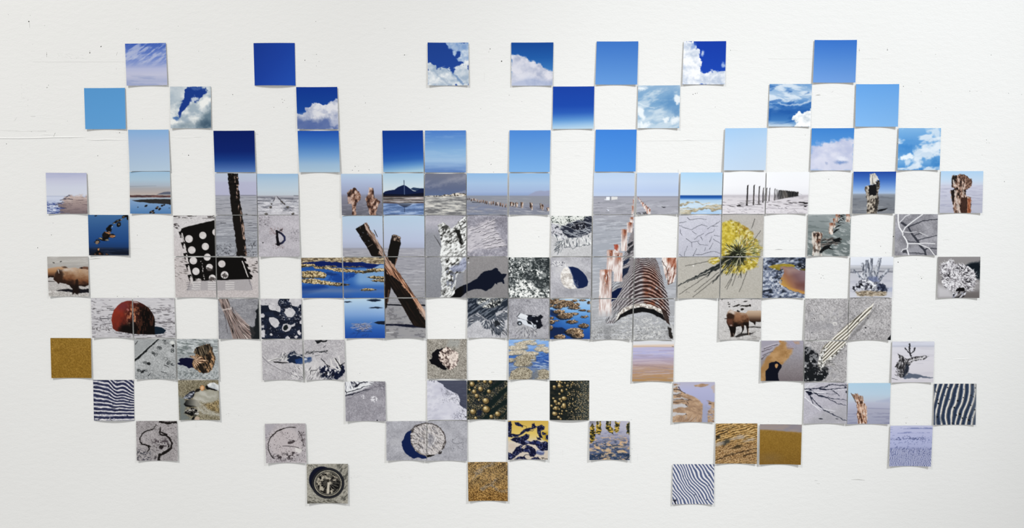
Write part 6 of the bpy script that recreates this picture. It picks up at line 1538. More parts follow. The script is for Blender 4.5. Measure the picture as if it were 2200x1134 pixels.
# ---------------------------------------------------------------- row 9
@pic(a_, ('200 816 287.3 816 288.7 902.7 201.8 903', 'print of navy and white sand ripples running across and down'))
def _(c):
    bendf = sst(830, 960, c.X) * 110 - sst(1000, 1150, c.X) * (-70) + 14 * np.sin(c.X / 60)
    y = c.Y - bendf * sst(520, 160, c.Y) - 16 * (c.n(90, 60, 5) - .5)
    ph = y / 49.0 * 2 * math.pi
    t = .5 + .5 * np.sin(ph)
    c.im = c.ramp(np.clip(t + .18 * (c.n(20, 9, 4, 3) - .5), 0, 1), [(.05, '1d2142'), (.3, '343a5e'), (.55, '666a86'), (.8, 'a3a3b0'), (.93, 'dcdade'), (1, 'e9e6e4')])
    c.p(sst(.62, .78, c.n(60, 14, 9, 3)), '555a78', .3)
    c.dots(26, (660, 90, 1150, 560), 7, ['12142c', '1c2040'], 5)
    c.p(c.el(910, 415, 26, 14, 0, 8, 8), '4a4c60', .7); c.p(c.el(980, 440, 14, 16, 0, 6, 5), '22263c', .8)
    c.dots(14, (660, 535, 920, 565), 6, ['20223a', 'eceaea'], 8)


@pic(a_, ('382.4 816.7 469 816.7 472.4 902.4 385 902.4', 'print of shells and pebbles trailing pale streaks in brown silt'))
def _(c):
    c.sand('857c64', .1, 1.5, 3, .05)
    c.p(sst(.55, .75, c.n(8, 8, 5, 2)), '4c4430', .6); c.p(sst(.66, .8, c.n(8, 7, 9, 2)), 'c9bfa0', .5)
    c.p(c.poly([(1665, 290), (1740, 300), (1760, 400), (1740, 480), (1830, 560), (1675, 570)], 40, 12), '6f7878', .9)
    c.p(c.poly([(1840, 270), (1900, 220), (1960, 200), (2140, 210), (2150, 330), (2060, 370), (1960, 350), (1880, 310)], 30, 16), 'a8a698', .9)
    for p in ([(1850, 300), (1950, 330), (2050, 380), (2140, 400)], [(1870, 330), (1930, 380), (2000, 450), (2150, 490)], [(1900, 420), (1960, 480), (2140, 500)], [(1930, 240), (2030, 290), (2100, 270)]):
        c.p(c.ln(p, 40, 16, 30, 12), 'c4c2b8', .75)
    c.p(c.poly([(1950, 390), (2060, 350), (2150, 320), (2150, 470), (2040, 450)], 30, 14), c.ramp(c.n(9, 9, 7, 2), [(.3, '5c4a2a'), (.7, 'b09868')]), .8)
    c.p(c.poly([(1985, 160), (2020, 150), (2060, 185), (2130, 205), (2120, 218), (2040, 205), (2000, 200)], 8, 4), '0e0e0e')
    c.p(c.poly([(2005, 145), (2040, 122), (2090, 120), (2145, 150), (2145, 215), (2070, 190), (2020, 175)], 7, 3), c.ramp(c.n(40, 30, 5), [(.2, 'b4bac0'), (.8, 'e9ebec')]))
    c.p(c.el(1945, 185, 28, 32, .3, 7, 3), 'c08858'); c.p(c.el(1945, 185, 16, 22, .3, 8), 'ddb48a'); c.p(c.el(1890, 212, 34, 20, -.4, 8, 6), '14110e', .9)
    c.p(c.poly([(1725, 310), (1755, 265), (1800, 230), (1845, 212), (1862, 235), (1840, 290), (1800, 315)], 7, 4), c.ramp(c.n(26, 20, 6), [(.3, '14161c'), (.55, '3c4250'), (.85, 'b4b8c4')]))
    c.p(c.poly([(1728, 375), (1760, 330), (1810, 315), (1880, 330), (1925, 390), (1900, 410), (1800, 410), (1750, 400)], 7, 4), c.ramp(np.clip((c.X - 1730) / 180, 0, 1), [(0, '0e0f10'), (.35, '4c4c48'), (.8, '9a968a')])); c.p(c.poly([(1728, 378), (1790, 390), (1880, 405), (1800, 412), (1745, 402)], 7, 3), '0c0c0c', .9)
    c.p(c.poly([(1730, 475), (1770, 440), (1830, 420), (1880, 430), (1910, 490), (1890, 512), (1820, 512), (1780, 490)], 7, 6), c.ramp(c.n(24, 18, 8), [(.35, '0e0d0d'), (.6, '8a867e'), (.9, 'e3e0da')])); c.p(c.poly([(1735, 478), (1800, 480), (1890, 510), (1820, 515)], 8, 5), '0a0a0a', .9)
    c.p(c.poly([(1815, 565), (1840, 525), (1870, 515), (1840, 570)], 7, 4), '101010'); c.p(c.el(1885, 545, 30, 22, .2, 10, 6), 'c4ac98', .9)


@pic(d_, ('741 819.6 827.8 819.3 829 904.7 743 905', 'print of lilac-grey sand with a feathered dark ridge in one corner'))
def _(c):
    c.sand('9c99a3', .06, 1.6, 3, .04)
    c.p(sst(.55, .78, c.n(16, 40, 5, 3, .2)) * sst(330, 400, c.Y), '7f7c86', .4)
    c.p(c.poly([(115, 100), (470, 100), (440, 150), (250, 230), (115, 270)], 14, 8), 'd9dadf')
    c.strokes(40, (115, 100, 300, 200), 1.2, 60, 9, ['1a1d2e', '3a3d50', 'eceef2'], 5, .4, c.poly([(115, 100), (330, 100), (240, 190), (115, 230)], 14))
    for p, w in (([(115, 275), (200, 262), (300, 225), (410, 200)], 14), ([(130, 240), (230, 212), (340, 170), (430, 145)], 14), ([(240, 165), (280, 135), (380, 110)], 26), ([(118, 215), (140, 240), (125, 260)], 18)):
        c.p(c.ln(p, w, w * .4, 7, 7), '151828', .95)
    c.p(c.ln([(140, 225), (260, 185), (400, 130)], 14, 9, 8, 6), 'eceef0', .9)
    c.strokes(70, (420, 105, 590, 210), lambda x, y: .3 + (x - 420) * .003, 44, 5, ['55525e', '6c6974', 'bdbac4'], 6, .3, None, .7)
    for p in ([(250, 235), (420, 190), (520, 160), (590, 165)], [(150, 310), (260, 265), (400, 215)], [(430, 160), (520, 140), (590, 150)]):
        c.p(c.ln(p, 6, 5, 7, 8), '4a4854', .6)
    c.p(c.el(345, 288, 28, 20, 0, 12, 14) * sst(.35, .55, c.n(14, 14, 4, 2)), 'e3e2e8', .8); c.p(c.el(460, 318, 44, 32, 0, 14, 20) * sst(.35, .55, c.n(14, 14, 9, 2)), 'e9e8ee', .9)
    c.p(c.el(495, 570, 8, 10, .3), '17181e')


@pic(d_, ('917.3 817.3 1002.4 817.3 1002.4 902.4 918.2 902.4', 'print of white foam edge sliding over slate water'))
def _(c):
    c.vg([(95, '464a5e'), (400, '3f4358')], c.Y)
    c.p(sst(.5, .75, c.n(120, 10, 4)), '5a5e72', .4)
    m = c.poly([(1080, 90), (1180, 90), (1220, 112), (1275, 140), (1285, 175), (1330, 200), (1370, 215), (1400, 240), (1450, 255), (1475, 320), (1468, 380), (1500, 405), (1560, 440), (1560, 570), (1080, 570)], 6, 4, 20)
    c.p(m, c.ramp(c.n(110, 80, 5), [(.2, 'c6c6d6'), (.8, 'd6d6e2')]))
    c.p(m * sst(.5, .7, c.n(30, 20, 9, 3)) * c.poly([(1240, 170), (1340, 210), (1470, 260), (1470, 400), (1380, 330), (1280, 250)], 30), '8a8a98', .7)
    c.dots(110, (1250, 190, 1460, 360), 3, ['5a5a68', '77778a'], 5, m, .8); c.dots(170, (1360, 400, 1560, 555), 3.2, ['2c2c3a', '55556a', '77778a'], 6, m * c.poly([(1560, 400), (1560, 560), (1360, 545), (1450, 470), (1480, 420)], 50, 20), .9)
    c.p(sst(.55, .8, c.n(60, 30, 15, 4, -.4)) * m * sst(1350, 1200, c.X), 'b9b9ca', .5); c.p(c.ln([(1090, 548), (1300, 540)], 5, 3, 8, 6), '9c9cb0', .6)
    c.dots(12, (1110, 92, 1180, 115), 4, ['77778a'], 8)
    c.p(c.el(1545, 525, 12, 7), '1c1c28')


def bead_field(c, box, n, r0, r1, seed, mask=None, asp=1.0):
    r = np.random.RandomState(seed)
    for i in range(n):
        x = r.uniform(box[0], box[2]); y = r.uniform(box[1], box[3]); rr = r.uniform(r0, r1)
        bead(c, x, y, rr * asp, rr, mask)


def bead(c, x, y, a, b, mask=None):
    k = 1.0 if mask is None else mask
    c.p(c.el(x + a * .12, y + b * .15, a * 1.15, b * 1.15, 0, 5) * k, '0b0d0c', .8)
    c.p(c.el(x, y, a, b, 0, 5) * k, '6e5a34')
    c.p(c.el(x - a * .2, y - b * .25, a * .62, b * .6, 0, 6) * k, 'b39a66')
    c.p(c.el(x - a * .3, y - b * .4, a * .28, b * .26, 0, 5) * k, 'e9dcb4', .9)


@pic(e_, ('1004 817 1090 817 1089.6 901.5 1004 901.5', 'print of large golden bubbles with dark diagonal strips'))
def _(c):
    c.fill('17211f')
    c.p(sst(.5, .7, c.n(9, 8, 5, 2)), '6a5c40', .7); c.p(sst(.66, .8, c.n(8, 8, 8, 2)), 'b9a888', .6); c.p(sst(.55, .75, c.n(60, 60, 12)), '141c24', .6)
    for p, w in (([(330, 560), (470, 430), (610, 330)], 60), ([(400, 390), (500, 280), (610, 180)], 64), ([(340, 250), (450, 160), (560, 95)], 50), ([(520, 540), (610, 450)], 30), ([(140, 240), (240, 100)], 40)):
        c.p(c.ln(p, w, w * .7, 14, 8), '0e1d1d', .95)
    c.p(c.poly([(250, 440), (310, 460), (300, 510), (240, 520)], 20, 8), '121a34', .8)
    for x, y, a in ((188, 138, 28), (265, 98, 16), (338, 108, 22), (405, 112, 22), (287, 197, 28), (212, 228, 25), (386, 225, 23), (242, 278, 24), (350, 338, 37), (305, 395, 13), (355, 438, 42), (198, 465, 34), (490, 492, 32), (230, 542, 18), (415, 525, 22), (160, 205, 14), (225, 180, 12), (268, 330, 12), (145, 330, 12)):
        bead(c, x, y, a, a * (1.05 if a < 30 else .95))


@pic(e_, ('1181.3 817.3 1266 817 1265.5 902 1181.3 901.8', 'print of many small gold beads shrinking into fine froth'))
def _(c):
    c.fill('151c1b')
    c.p(sst(.55, .75, c.n(60, 12, 5, 3)), '2c2c24', .7)
    f1, f2, cid = c.cells(12, 12, 5)
    c.p(sst(.5, .15, f1) * sst(1360, 1520, c.X + 60 * (c.n(80, 80, 4) - .5)), c.ramp(cid, [(0, '5a5e58'), (1, 'a8a894')]), .9)
    f1, f2, cid = c.cells(22, 20, 9)
    c.p(sst(.42, .15, f1) * sst(1250, 1380, c.X) * (cid > .35), c.ramp(cid, [(.3, '6a5c44'), (1, 'b8a27a')]), .9)
    r = np.random.RandomState(6)
    for i in range(60):
        t = r.rand() ** .8; x = 1120 + t * 380; bead(c, x, r.uniform(100, 555), (16 - 9 * t) * r.uniform(.6, 1.1), (15 - 8 * t) * r.uniform(.6, 1.1))
    for x, y, a, b in ((1222, 157, 25, 23), (1160, 168, 20, 18), (1275, 303, 32, 24), (1172, 342, 21, 21), (1216, 365, 19, 18), (1274, 390, 25, 34), (1178, 420, 25, 24), (1165, 485, 32, 24), (1210, 525, 18, 16), (1250, 215, 16, 20), (1225, 105, 15, 15)):
        bead(c, x, y, a, b)


@pic(g_, ('1447 821 1535.8 820.5 1534.5 907.3 1445 907', 'print of a lavender stream winding past orange sand'))
def _(c):
    c.vg([(58, 'b3b0c6'), (150, 'acaed4'), (300, 'a4a6cc'), (540, '8a8fa8')], c.Y)
    sandc = c.ramp(c.n(60, 30, 5, 4, .3), [(.2, '96775e'), (.7, 'b39274'), (1, 'c4a88c')])
    c.p(c.poly([(250, 85), (330, 80), (310, 130), (360, 170), (440, 205), (520, 240), (580, 285), (615, 330), (600, 400), (605, 470), (590, 545), (240, 545), (240, 300)], 14, 8), sandc)
    c.p(c.poly([(500, 95), (560, 80), (680, 82), (650, 105), (580, 120), (520, 112)], 10, 6), sandc); c.p(c.poly([(655, 280), (750, 300), (750, 545), (660, 545), (670, 420), (700, 340)], 16, 12), sandc)
    c.p(c.poly([(700, 110), (750, 80), (750, 190), (720, 180)], 14, 10), 'c0a898', .7)
    for p, w in (([(255, 110), (330, 100)], 30), ([(255, 190), (340, 185)], 34), ([(258, 260), (360, 250), (420, 265)], 22), ([(258, 345), (360, 340), (420, 350)], 50), ([(258, 440), (340, 435), (400, 440)], 44), ([(258, 60), (330, 66)], 16)):
        c.p(c.ln(p, w, w * .5, 14, 10), 'c2c4cc', .85)
    for p, w in (([(258, 145), (330, 155), (400, 190)], 14), ([(258, 205), (350, 200)], 10), ([(258, 300), (350, 298), (460, 272)], 10), ([(300, 225), (370, 222)], 10), ([(258, 262), (400, 266), (480, 274)], 6), ([(420, 300), (445, 315)], 10), ([(405, 330), (430, 355)], 12), ([(320, 120), (345, 170)], 12)):
        c.p(c.ln(p, w, w * .5, 7, 6), '3a2e2a', .85)
    c.strokes(40, (255, 460, 600, 540), -.9, 60, 8, ['8a6a52', 'c2a488', '9a8c86'], 6, .4, None, .6); c.strokes(40, (660, 360, 745, 535), .1, 36, 7, ['7a6458', 'c0aa9c', '8f90a8'], 8, .3)
    c.p(c.poly([(610, 350), (660, 330), (660, 540), (595, 540)], 16, 8), '9a9ebc', .85); c.p(c.el(690, 312, 18, 6, .2), '3a2e2a', .8); c.p(c.el(408, 442, 6, 6), '2a2220')


@pic(h_, ('1728.2 821.8 1819.6 821.8 1819 910 1726 910', 'print of thin dark twigs spreading across lilac sand'))
def _(c):
    c.sand('b2afbb', .05, 1.6, 3, .03)
    c.p(c.poly([(300, 380), (550, 330), (550, 555), (40, 555), (200, 450)], 60, 20), '9a999e', .6); c.p(c.poly([(40, 70), (200, 70), (120, 120), (40, 130)], 20, 8), 'c6c6ce', .7)
    c.p(c.n(80, 60, 8), 'c6c4ce', .3)
    for p, w, w2 in (([(45, 140), (140, 140), (230, 130), (300, 112), (370, 85), (460, 98), (545, 92)], 12, 9), ([(230, 140), (300, 148), (440, 135), (545, 130)], 12, 4), ([(130, 160), (220, 220), (320, 250), (440, 312), (545, 338)], 16, 5), ([(150, 190), (260, 225), (400, 258), (545, 272)], 9, 5), ([(110, 215), (200, 320), (280, 390), (400, 450), (540, 518)], 10, 7), ([(120, 230), (150, 315)], 12, 8), ([(370, 150), (410, 180), (460, 220)], 14, 5), ([(200, 195), (440, 200)], 4, 3)):
        c.p(c.ln(p, w, w2, 6, 6, 24), '1c2236', .95)
    c.p(c.poly([(60, 170), (120, 150), (150, 200), (90, 215)], 8, 10), '10152a'); c.p(c.el(530, 118, 14, 10, 0, 6), '1a1e30'); c.p(c.el(268, 145, 40, 11, .15, 6, 5), '1a2036'); c.p(c.el(540, 175, 8, 14, 0, 6), '1a1e30')
    for p, w in (([(50, 240), (110, 290), (180, 350), (240, 400)], 12), ([(150, 330), (240, 370), (420, 405)], 9), ([(60, 155), (110, 165), (180, 180), (300, 185)], 12), ([(55, 180), (60, 240)], 10), ([(370, 150), (545, 145)], 7), ([(120, 120), (200, 85)], 6), ([(60, 130), (110, 75)], 6)):
        c.p(c.ln(p, w, w * .6, 7, 5), 'e6e6ec', .9)
    c.p(c.el(243, 495, 24, 7, .1), '20222e'); c.p(c.el(432, 495, 16, 5, .1), '3a3c46')


@pic(h_, ('1822.7 823 1913.6 822.7 1911 911 1820 911', 'print of a leaning splintered orange-brown post on lilac flat'))
def _(c):
    c.vg([(70, 'a9cbe2'), (200, 'b2cbe0'), (280, 'b6c2d4'), (310, 'b2b6cc'), (370, 'a9acc4'), (380, 'a6a8be'), (555, '9a9db6')], c.Y)
    c.p(c.ln([(800, 370), (1055, 376)], 7, 5, 6), '7d7ea0', .8); c.p(sst(.6, .8, c.n(150, 9, 4)) * sst(390, 430, c.Y), '7a7c9c', .5); c.p(c.poly([(900, 290), (1060, 245), (1060, 300)], 30), 'a2a8c8', .6)
    m = c.poly([(598, 192), (620, 200), (660, 195), (700, 215), (735, 225), (742, 280), (760, 310), (785, 345), (792, 420), (790, 555), (685, 555), (678, 480), (668, 400), (665, 310), (640, 260), (620, 225)], 6, 9, 16)
    c.p(m, c.ramp(c.n(11, 34, 6, 4, -.1), [(.2, '4a2e22'), (.42, '9a6c52'), (.62, 'cca68e'), (.88, 'ead8cc')]))
    c.p(m * sst(300, 220, c.Y), c.ramp(c.n(9, 30, 11, 3, -.6), [(.3, '4a3428'), (.7, 'b8917a')]), .7)
    c.p(c.poly([(700, 280), (740, 285), (735, 330), (705, 320)], 8, 8), '3c2418', .85); c.p(m * c.poly([(740, 310), (790, 330), (790, 400), (700, 420), (690, 380)], 26, 10), 'd8b49c', .5); c.p(c.ln([(598, 190), (660, 300)], 6, 9, 6), '3a2a22', .8)


@pic(h_, ('2007.3 824.5 2097.8 824.2 2096 912.7 2005.8 912.7', 'print of wide slate and cream ripples standing upright'))
def _(c):
    x = c.X + (c.Y - 80) * .1 * np.sin((c.Y - 80) / 160) + .16 * (c.Y - 300) + 10 * (c.n(170, 150, 5, 2) - .5) * 2 - 22 * np.sin((c.Y - 60) / 120.) * sst(1750, 1900, c.X)
    ph = (x - 1580) / 62.0 * 2 * math.pi
    t = .5 + .5 * np.sin(ph)
    c.im = c.ramp(np.clip(t + .12 * (c.n(12, 16, 7, 3) - .5), 0, 1), [(.05, '22324c'), (.4, '3f4f6c'), (.66, '6a7690'), (.8, 'bcbab6'), (.94, 'e6e0d6')])
    c.p(sst(.4, .6, np.sin(ph + .9)) * .0 + sst(.86, .97, .5 + .5 * np.sin(ph - 1.1)), '3a3430', .45)
    c.dots(34, (1575, 85, 2075, 560), 8, ['0e1016', '14161c'], 5)
    c.p(sst(1990, 2080, c.X), '8d9298', .45)
    c.p(c.poly([(1570, 440), (1700, 460), (1690, 520), (1640, 560), (1570, 570)], 40), '22324c', .4)


# ---------------------------------------------------------------- row 10
@pic(a_, ('292.4 904.5 380 904 382.2 990 293.6 990', 'print of a dark bottle-shaped outline eroding from speckled mud'))
def _(c):
    c.sand('a29c9e', .08, 1.5, 3, .05)
    c.strokes(200, (1170, 580, 1660, 1040), .7, 16, 5, ['4a4446', '655f62', '3a3436'], 5, .7, None, .8)
    c.p(sst(.5, .7, c.n(14, 12, 5, 3)) * c.poly([(1170, 900), (1330, 930), (1330, 1045), (1170, 1045)], 40), '2c2e3a', .8); c.p(sst(.52, .7, c.n(16, 14, 9, 3)) * c.poly([(1340, 790), (1560, 790), (1560, 900), (1400, 930)], 40), '3a3036', .8)
    c.p(c.ln([(1440, 585), (1530, 600), (1650, 590)], 14, 26, 8, 9), '15110f')
    for p, w, w2 in (([(1405, 618), (1385, 655), (1355, 675), (1290, 690), (1240, 725), (1212, 775), (1215, 820), (1240, 850), (1300, 868), (1330, 880)], 14, 16), ([(1452, 650), (1445, 710), (1450, 735), (1510, 745), (1560, 775), (1588, 830), (1580, 890), (1540, 935), (1480, 965), (1440, 975), (1428, 1040)], 12, 30), ([(1310, 870), (1315, 910), (1300, 940)], 22, 12), ([(1450, 700), (1530, 740)], 12, 22), ([(1555, 860), (1545, 920), (1480, 955)], 26, 22)):
        c.p(c.ln(p, w, w2, 6, 5, 18), '14100f', .96)
    c.p(c.ln([(1410, 612), (1392, 655), (1350, 662)], 7, 6, 7), 'cfcacb', .8); c.p(c.ln([(1560, 820), (1560, 880), (1510, 920)], 10, 8, 8, 4), 'c2bcbe', .7)
    c.p(c.el(1465, 880, 26, 20, -.5, 8, 8), '1c1618', .9); c.p(c.el(1390, 1010, 10, 20, .2, 8, 6), '2c282c', .7)


@pic(b_, ('568.7 910.5 656.4 909.5 658.2 995 571.8 995', 'print of a thin broken ring pressed in pinkish speckled sand'))
def _(c):
    c.sand('b4adb2', .06, 1.5, 3, .03)
    c.p(c.el(400, 290, 190, 180, 0, 60, 12), 'c6bcbe', .7); c.p(c.poly([(165, 60), (300, 60), (200, 180), (165, 250)], 40), 'a8a4ae', .7)
    c.dots(260, (170, 150, 650, 520), 3.4, ['4a4246', '6f676c', '332c30'], 5, None, .85)
    c.p(sst(.5, .68, c.n(20, 16, 8, 3)) * c.poly([(230, 430), (330, 420), (480, 400), (560, 420), (500, 490), (300, 490)], 40), '2f282c', .8); c.p(sst(.52, .7, c.n(16, 20, 12, 3)) * c.poly([(550, 140), (620, 200), (630, 340), (590, 330)], 30), '3a3236', .7)
    c.p(c.ln([(520, 102), (450, 98), (370, 115), (290, 155), (225, 220), (198, 290), (200, 360), (225, 425), (260, 468)], 8, 10, 6, 3), '1a1416'); c.p(c.ln([(380, 112), (290, 155), (225, 220)], 12, 12, 6, 3), '17110f')
    c.p(c.ln([(555, 145), (590, 200), (605, 260), (612, 310)], 8, 5, 6, 3), '2a2224'); c.p(c.ln([(365, 326), (450, 322), (530, 335), (605, 375)], 7, 6, 6, 3), '2f282a')
    c.p(c.poly([(425, 270), (480, 258), (515, 262), (500, 285), (450, 302), (425, 295)], 8, 6), '4a4244'); c.p(c.ln([(440, 252), (500, 255), (512, 270)], 6, 5, 5), '221c1e')
    c.p(c.poly([(510, 345), (560, 350), (600, 370), (570, 405), (515, 400)], 10, 9), 'dcd8d6', .9); c.p(c.el(615, 158, 6, 6), '221c1e'); c.p(c.el(490, 405, 18, 12, 0, 8, 6), '2a2226', .8)


def disc(c):
    c.sand('a5a5ae', .06, 1.7, 3, .07)
    c.p(c.n(60, 60, 9, 4), 'bcbcc4', .4)
    c.p(c.el(720, 830, 60, 40, 0, 30, 16), 'c4c4ca', .5)
    c.p(c.poly([(905, 685), (860, 700), (820, 745), (805, 790), (782, 820), (785, 870), (800, 910), (830, 960), (880, 1000), (935, 1022), (975, 1005), (1020, 1022), (1080, 1015), (1100, 980), (980, 940), (900, 860)], 6, 4), '0c1e4e')
    m = c.poly([(905, 690), (945, 640), (1000, 612), (1060, 600), (1120, 602), (1190, 625), (1250, 665), (1285, 720), (1302, 790), (1300, 850), (1270, 910), (1220, 960), (1150, 985), (1080, 990), (1010, 970), (950, 930), (905, 870), (885, 800), (888, 740)], 6, 5)
    ang = np.arctan2(c.Y - 795, c.X - 1095); rad = np.hypot(c.X - 1095, c.Y - 795)
    c.p(m, c.ramp(.8 * c.n(26, 12, 5, 4, .9) + .2 * (.5 + .5 * np.sin(ang * 34 + 5 * c.n(50, 50, 4))), [(.15, '77706e'), (.4, 'b9b3b2'), (.7, 'd2cccb'), (1, 'e6e2e2')]))
    c.p(m * sst(110, 40, rad) * sst(1090, 1110, c.X), '9c9ca6', .7); c.p(m * sst(.6, .75, c.n(40, 12, 12, 3, .8)) * sst(200, 120, rad), '6e6c74', .6)
    rim = m * sst(188, 203, rad * (1 + .02 * np.sin(ang * 3)))
    c.p(rim * sst(.35, .6, c.n(16, 16, 9, 3)), '2a2422', .9)
    c.p(c.ln([(895, 690), (950, 630), (1060, 598), (1150, 605), (1240, 655), (1295, 740), (1303, 830), (1280, 900)], 12, 14, 7, 6, 16), '3a3230', .75)
    c.p(c.ln([(985, 850), (1010, 880), (1040, 888)], 14, 6, 7, 5), '3c383c', .9); c.p(c.ln([(1185, 770), (1180, 810), (1150, 850)], 8, 6, 7, 6), 'f0eef0', .8); c.p(c.ln([(1055, 770), (1050, 830)], 8, 5, 6, 6), '4c484a', .7)
    c.strokes(26, (880, 680, 1000, 900), lambda x, y: math.atan2(y - 795, x - 1095), 44, 5, ['4c4442', '6c6462'], 7, .2, m)
    c.p(c.poly([(1080, 975), (1180, 970), (1160, 990), (1080, 1005)], 8, 7), '15120f'); c.p(c.el(1240, 955, 24, 12, -.6, 8, 6), '1c1816', .9); c.p(c.ln([(960, 930), (1010, 965), (1070, 985)], 14, 10, 8, 6), '5a5048', .7)
    c.p(c.ln([(1440, 760), (1380, 800), (1385, 830), (1440, 845), (1500, 825)], 4, 4, 5, 6), '55555e', .8); c.dots(24, (1390, 820, 1520, 920), 3.5, ['5a5a64', '77777f'], 5)
    c.p(c.ln([(680, 620), (715, 680)], 4, 4, 6, 6), 'd0d0d6', .7)


@pic(d_, ('830 905 916.4 904.7 916.4 989.5 830.4 989.5', 'print of the navy-shadowed half of a bleached wooden disc'),
     ('918.2 904.4 1004 904 1003.6 990 917.6 989.8', 'print of the bright ringed half of a bleached wooden disc'))
def _(c):
    disc(c)


@pic(e_, ('1091.8 903.6 1178.2 904 1176.7 987.6 1091.5 987.6', 'print of blue-black blots swirling over yellow and cream'))
def _(c):
    c.vg([(570, 'c9a850'), (720, 'd8bc66'), (780, 'd8c284'), (830, 'd2c4b4'), (1035, 'cdbfae')], c.Y)
    c.p(c.poly([(1020, 700), (1090, 700), (1090, 830), (1020, 790)], 30), 'a88818', .7)
    dk = '0e1233'
    for pts in ([(610, 585), (650, 575), (660, 620), (650, 680), (640, 720), (690, 730), (740, 735), (780, 690), (830, 665), (880, 655), (920, 655), (900, 690), (830, 700), (790, 730), (730, 760), (650, 765), (610, 760)], [(690, 585), (730, 590), (790, 625), (790, 650), (730, 640), (695, 615)], [(895, 605), (920, 595), (935, 630), (960, 645), (930, 665), (890, 650)], [(960, 640), (1010, 622), (1055, 645), (1040, 680), (1000, 695), (1010, 740), (1025, 775), (990, 770), (965, 720), (955, 680)], [(1020, 705), (1060, 715), (1050, 740), (1020, 735)], [(1055, 740), (1095, 735), (1095, 800), (1060, 790)],
                [(640, 790), (700, 765), (790, 760), (830, 725), (865, 740), (860, 780), (830, 800), (880, 820), (950, 800), (1010, 830), (1060, 815), (1095, 830), (1095, 920), (1000, 930), (940, 860), (880, 850), (800, 860), (740, 840), (660, 810)], [(610, 940), (660, 960), (700, 900), (760, 860), (830, 860), (900, 880), (940, 920), (950, 960), (920, 1000), (880, 1000), (850, 950), (790, 940), (730, 980), (660, 1030), (610, 1035)], [(680, 1030), (740, 1000), (800, 1000), (850, 1035)], [(880, 1035), (920, 1005), (970, 1000), (1000, 1035)], [(950, 765), (990, 770), (1010, 800), (960, 795)], [(615, 640), (650, 690), (640, 740), (610, 720)]):
        c.p(c.poly(pts, 9, 6, 34), dk)
    lum = c.im.mean(-1) < .2
    c.p(lum * sst(.6, .85, c.n(26, 22, 7, 3)), '26306a', .6); c.p(lum * sst(.8, .88, c.n(12, 10, 11, 2)), 'aeb6d8', .5)
    c.p(c.el(1000, 948, 50, 30, .1, 12, 10), '4c5a8c', .9); c.p(c.el(1000, 935, 34, 10, .1, 10, 6), 'c0c6da', .8); c.p(c.el(840, 825, 30, 16, .4, 10, 8), '8a90b8', .8); c.p(c.el(970, 830, 26, 20, 0, 8), '2c3870', .8)
    c.p(c.ln([(780, 1020), (830, 975), (870, 980)], 10, 6, 6, 8), dk, .9); c.p(c.el(800, 885, 28, 16, -.5, 8, 6), 'd6c4ac'); c.p(c.ln([(775, 905), (830, 870)], 5, 4, 5), dk)
    c.p(c.el(895, 682, 22, 7, 0, 6), 'd8bc66'); c.p(c.ln([(870, 690), (905, 695), (918, 678)], 4, 4, 5), dk); c.p(c.el(665, 870, 40, 30, .3, 12, 8), 'cbb9a8', .9); c.p(c.el(690, 940, 26, 10, -.8, 8, 6), dk, .9)
    c.dots(10, (1000, 1010, 1080, 1030), 5, ['1a1a24'], 5)
    c.p(c.ln([(780, 625), (830, 640), (832, 665)], 5, 4, 5), '3a3420', .8)


@pic(e_, ('1266.4 904.5 1352.7 904.5 1352.7 988.5 1266.4 988.2', 'print of rippled water reflecting yellow foliage and orange light'))
def _(c):
    c.vg([(572, 'b4b2c4'), (650, 'aeadc2'), (760, '9c9cb4'), (860, '767c98'), (960, '4a5a7a'), (1040, '2f4260')], c.Y)
    f = c.n(50, 18, 5, 4)
    c.p(sst(.52, .64, f) * sst(720, 800, c.Y), 'd8b080', .85); c.p(sst(.56, .66, c.n(44, 18, 9, 4)) * sst(740, 860, c.Y), '2c3e5c', .8)
    c.p(sst(.55, .7, c.n(50, 12, 14, 4)) * sst(700, 660, c.Y) , 'c4c2d0', .5); c.p(sst(.58, .7, c.n(44, 10, 17, 4)) * sst(680, 720, c.Y), '6f7494', .6)
    c.p(sst(.55, .65, c.n(60, 22, 21, 4)) * sst(850, 900, c.Y), 'd6b488', .7); c.p(sst(.55, .63, c.n(48, 20, 25, 4)) * sst(930, 980, c.Y), '1c2f4c', .85)
    g = c.n(26, 12, 8, 3)
    gold = c.ramp(g, [(.25, '1d1f18'), (.45, '4c4620'), (.65, 'b49438'), (.9, 'd8b85c')])
    for pts in ([(1580, 640), (1610, 600), (1640, 640), (1640, 790), (1610, 830), (1580, 820)], [(1650, 640), (1660, 575), (1710, 575), (1715, 640), (1725, 690), (1690, 740), (1650, 720)], [(1770, 575), (1835, 575), (1830, 640), (1860, 690), (1862, 735), (1800, 710), (1768, 670)], [(1880, 575), (1910, 600), (1940, 575), (1930, 650), (1920, 690), (1890, 718), (1865, 690), (1880, 640)], [(2025, 600), (2050, 575), (2050, 735), (2020, 720), (2010, 650)]):
        c.p(c.poly(pts, 7, 8, 18), gold)
    c.p(c.poly([(1660, 575), (1680, 575), (1685, 620), (1670, 630)], 6, 4) + c.poly([(1775, 575), (1800, 575), (1805, 630), (1790, 640)], 6, 4) + c.poly([(2020, 610), (2050, 580), (2050, 720), (2025, 710)], 8, 6), '262c22', .8)
    c.p(c.ln([(1690, 575), (1686, 640)], 10, 5, 6) + c.ln([(1812, 575), (1808, 630)], 8, 5, 6) + c.ln([(1840, 640), (1880, 665)], 10, 6, 6), 'b9b6c6', .9)
    c.p(sst(640, 580, c.Y) * sst(1680, 1600, c.X), '4c4c52', .5)


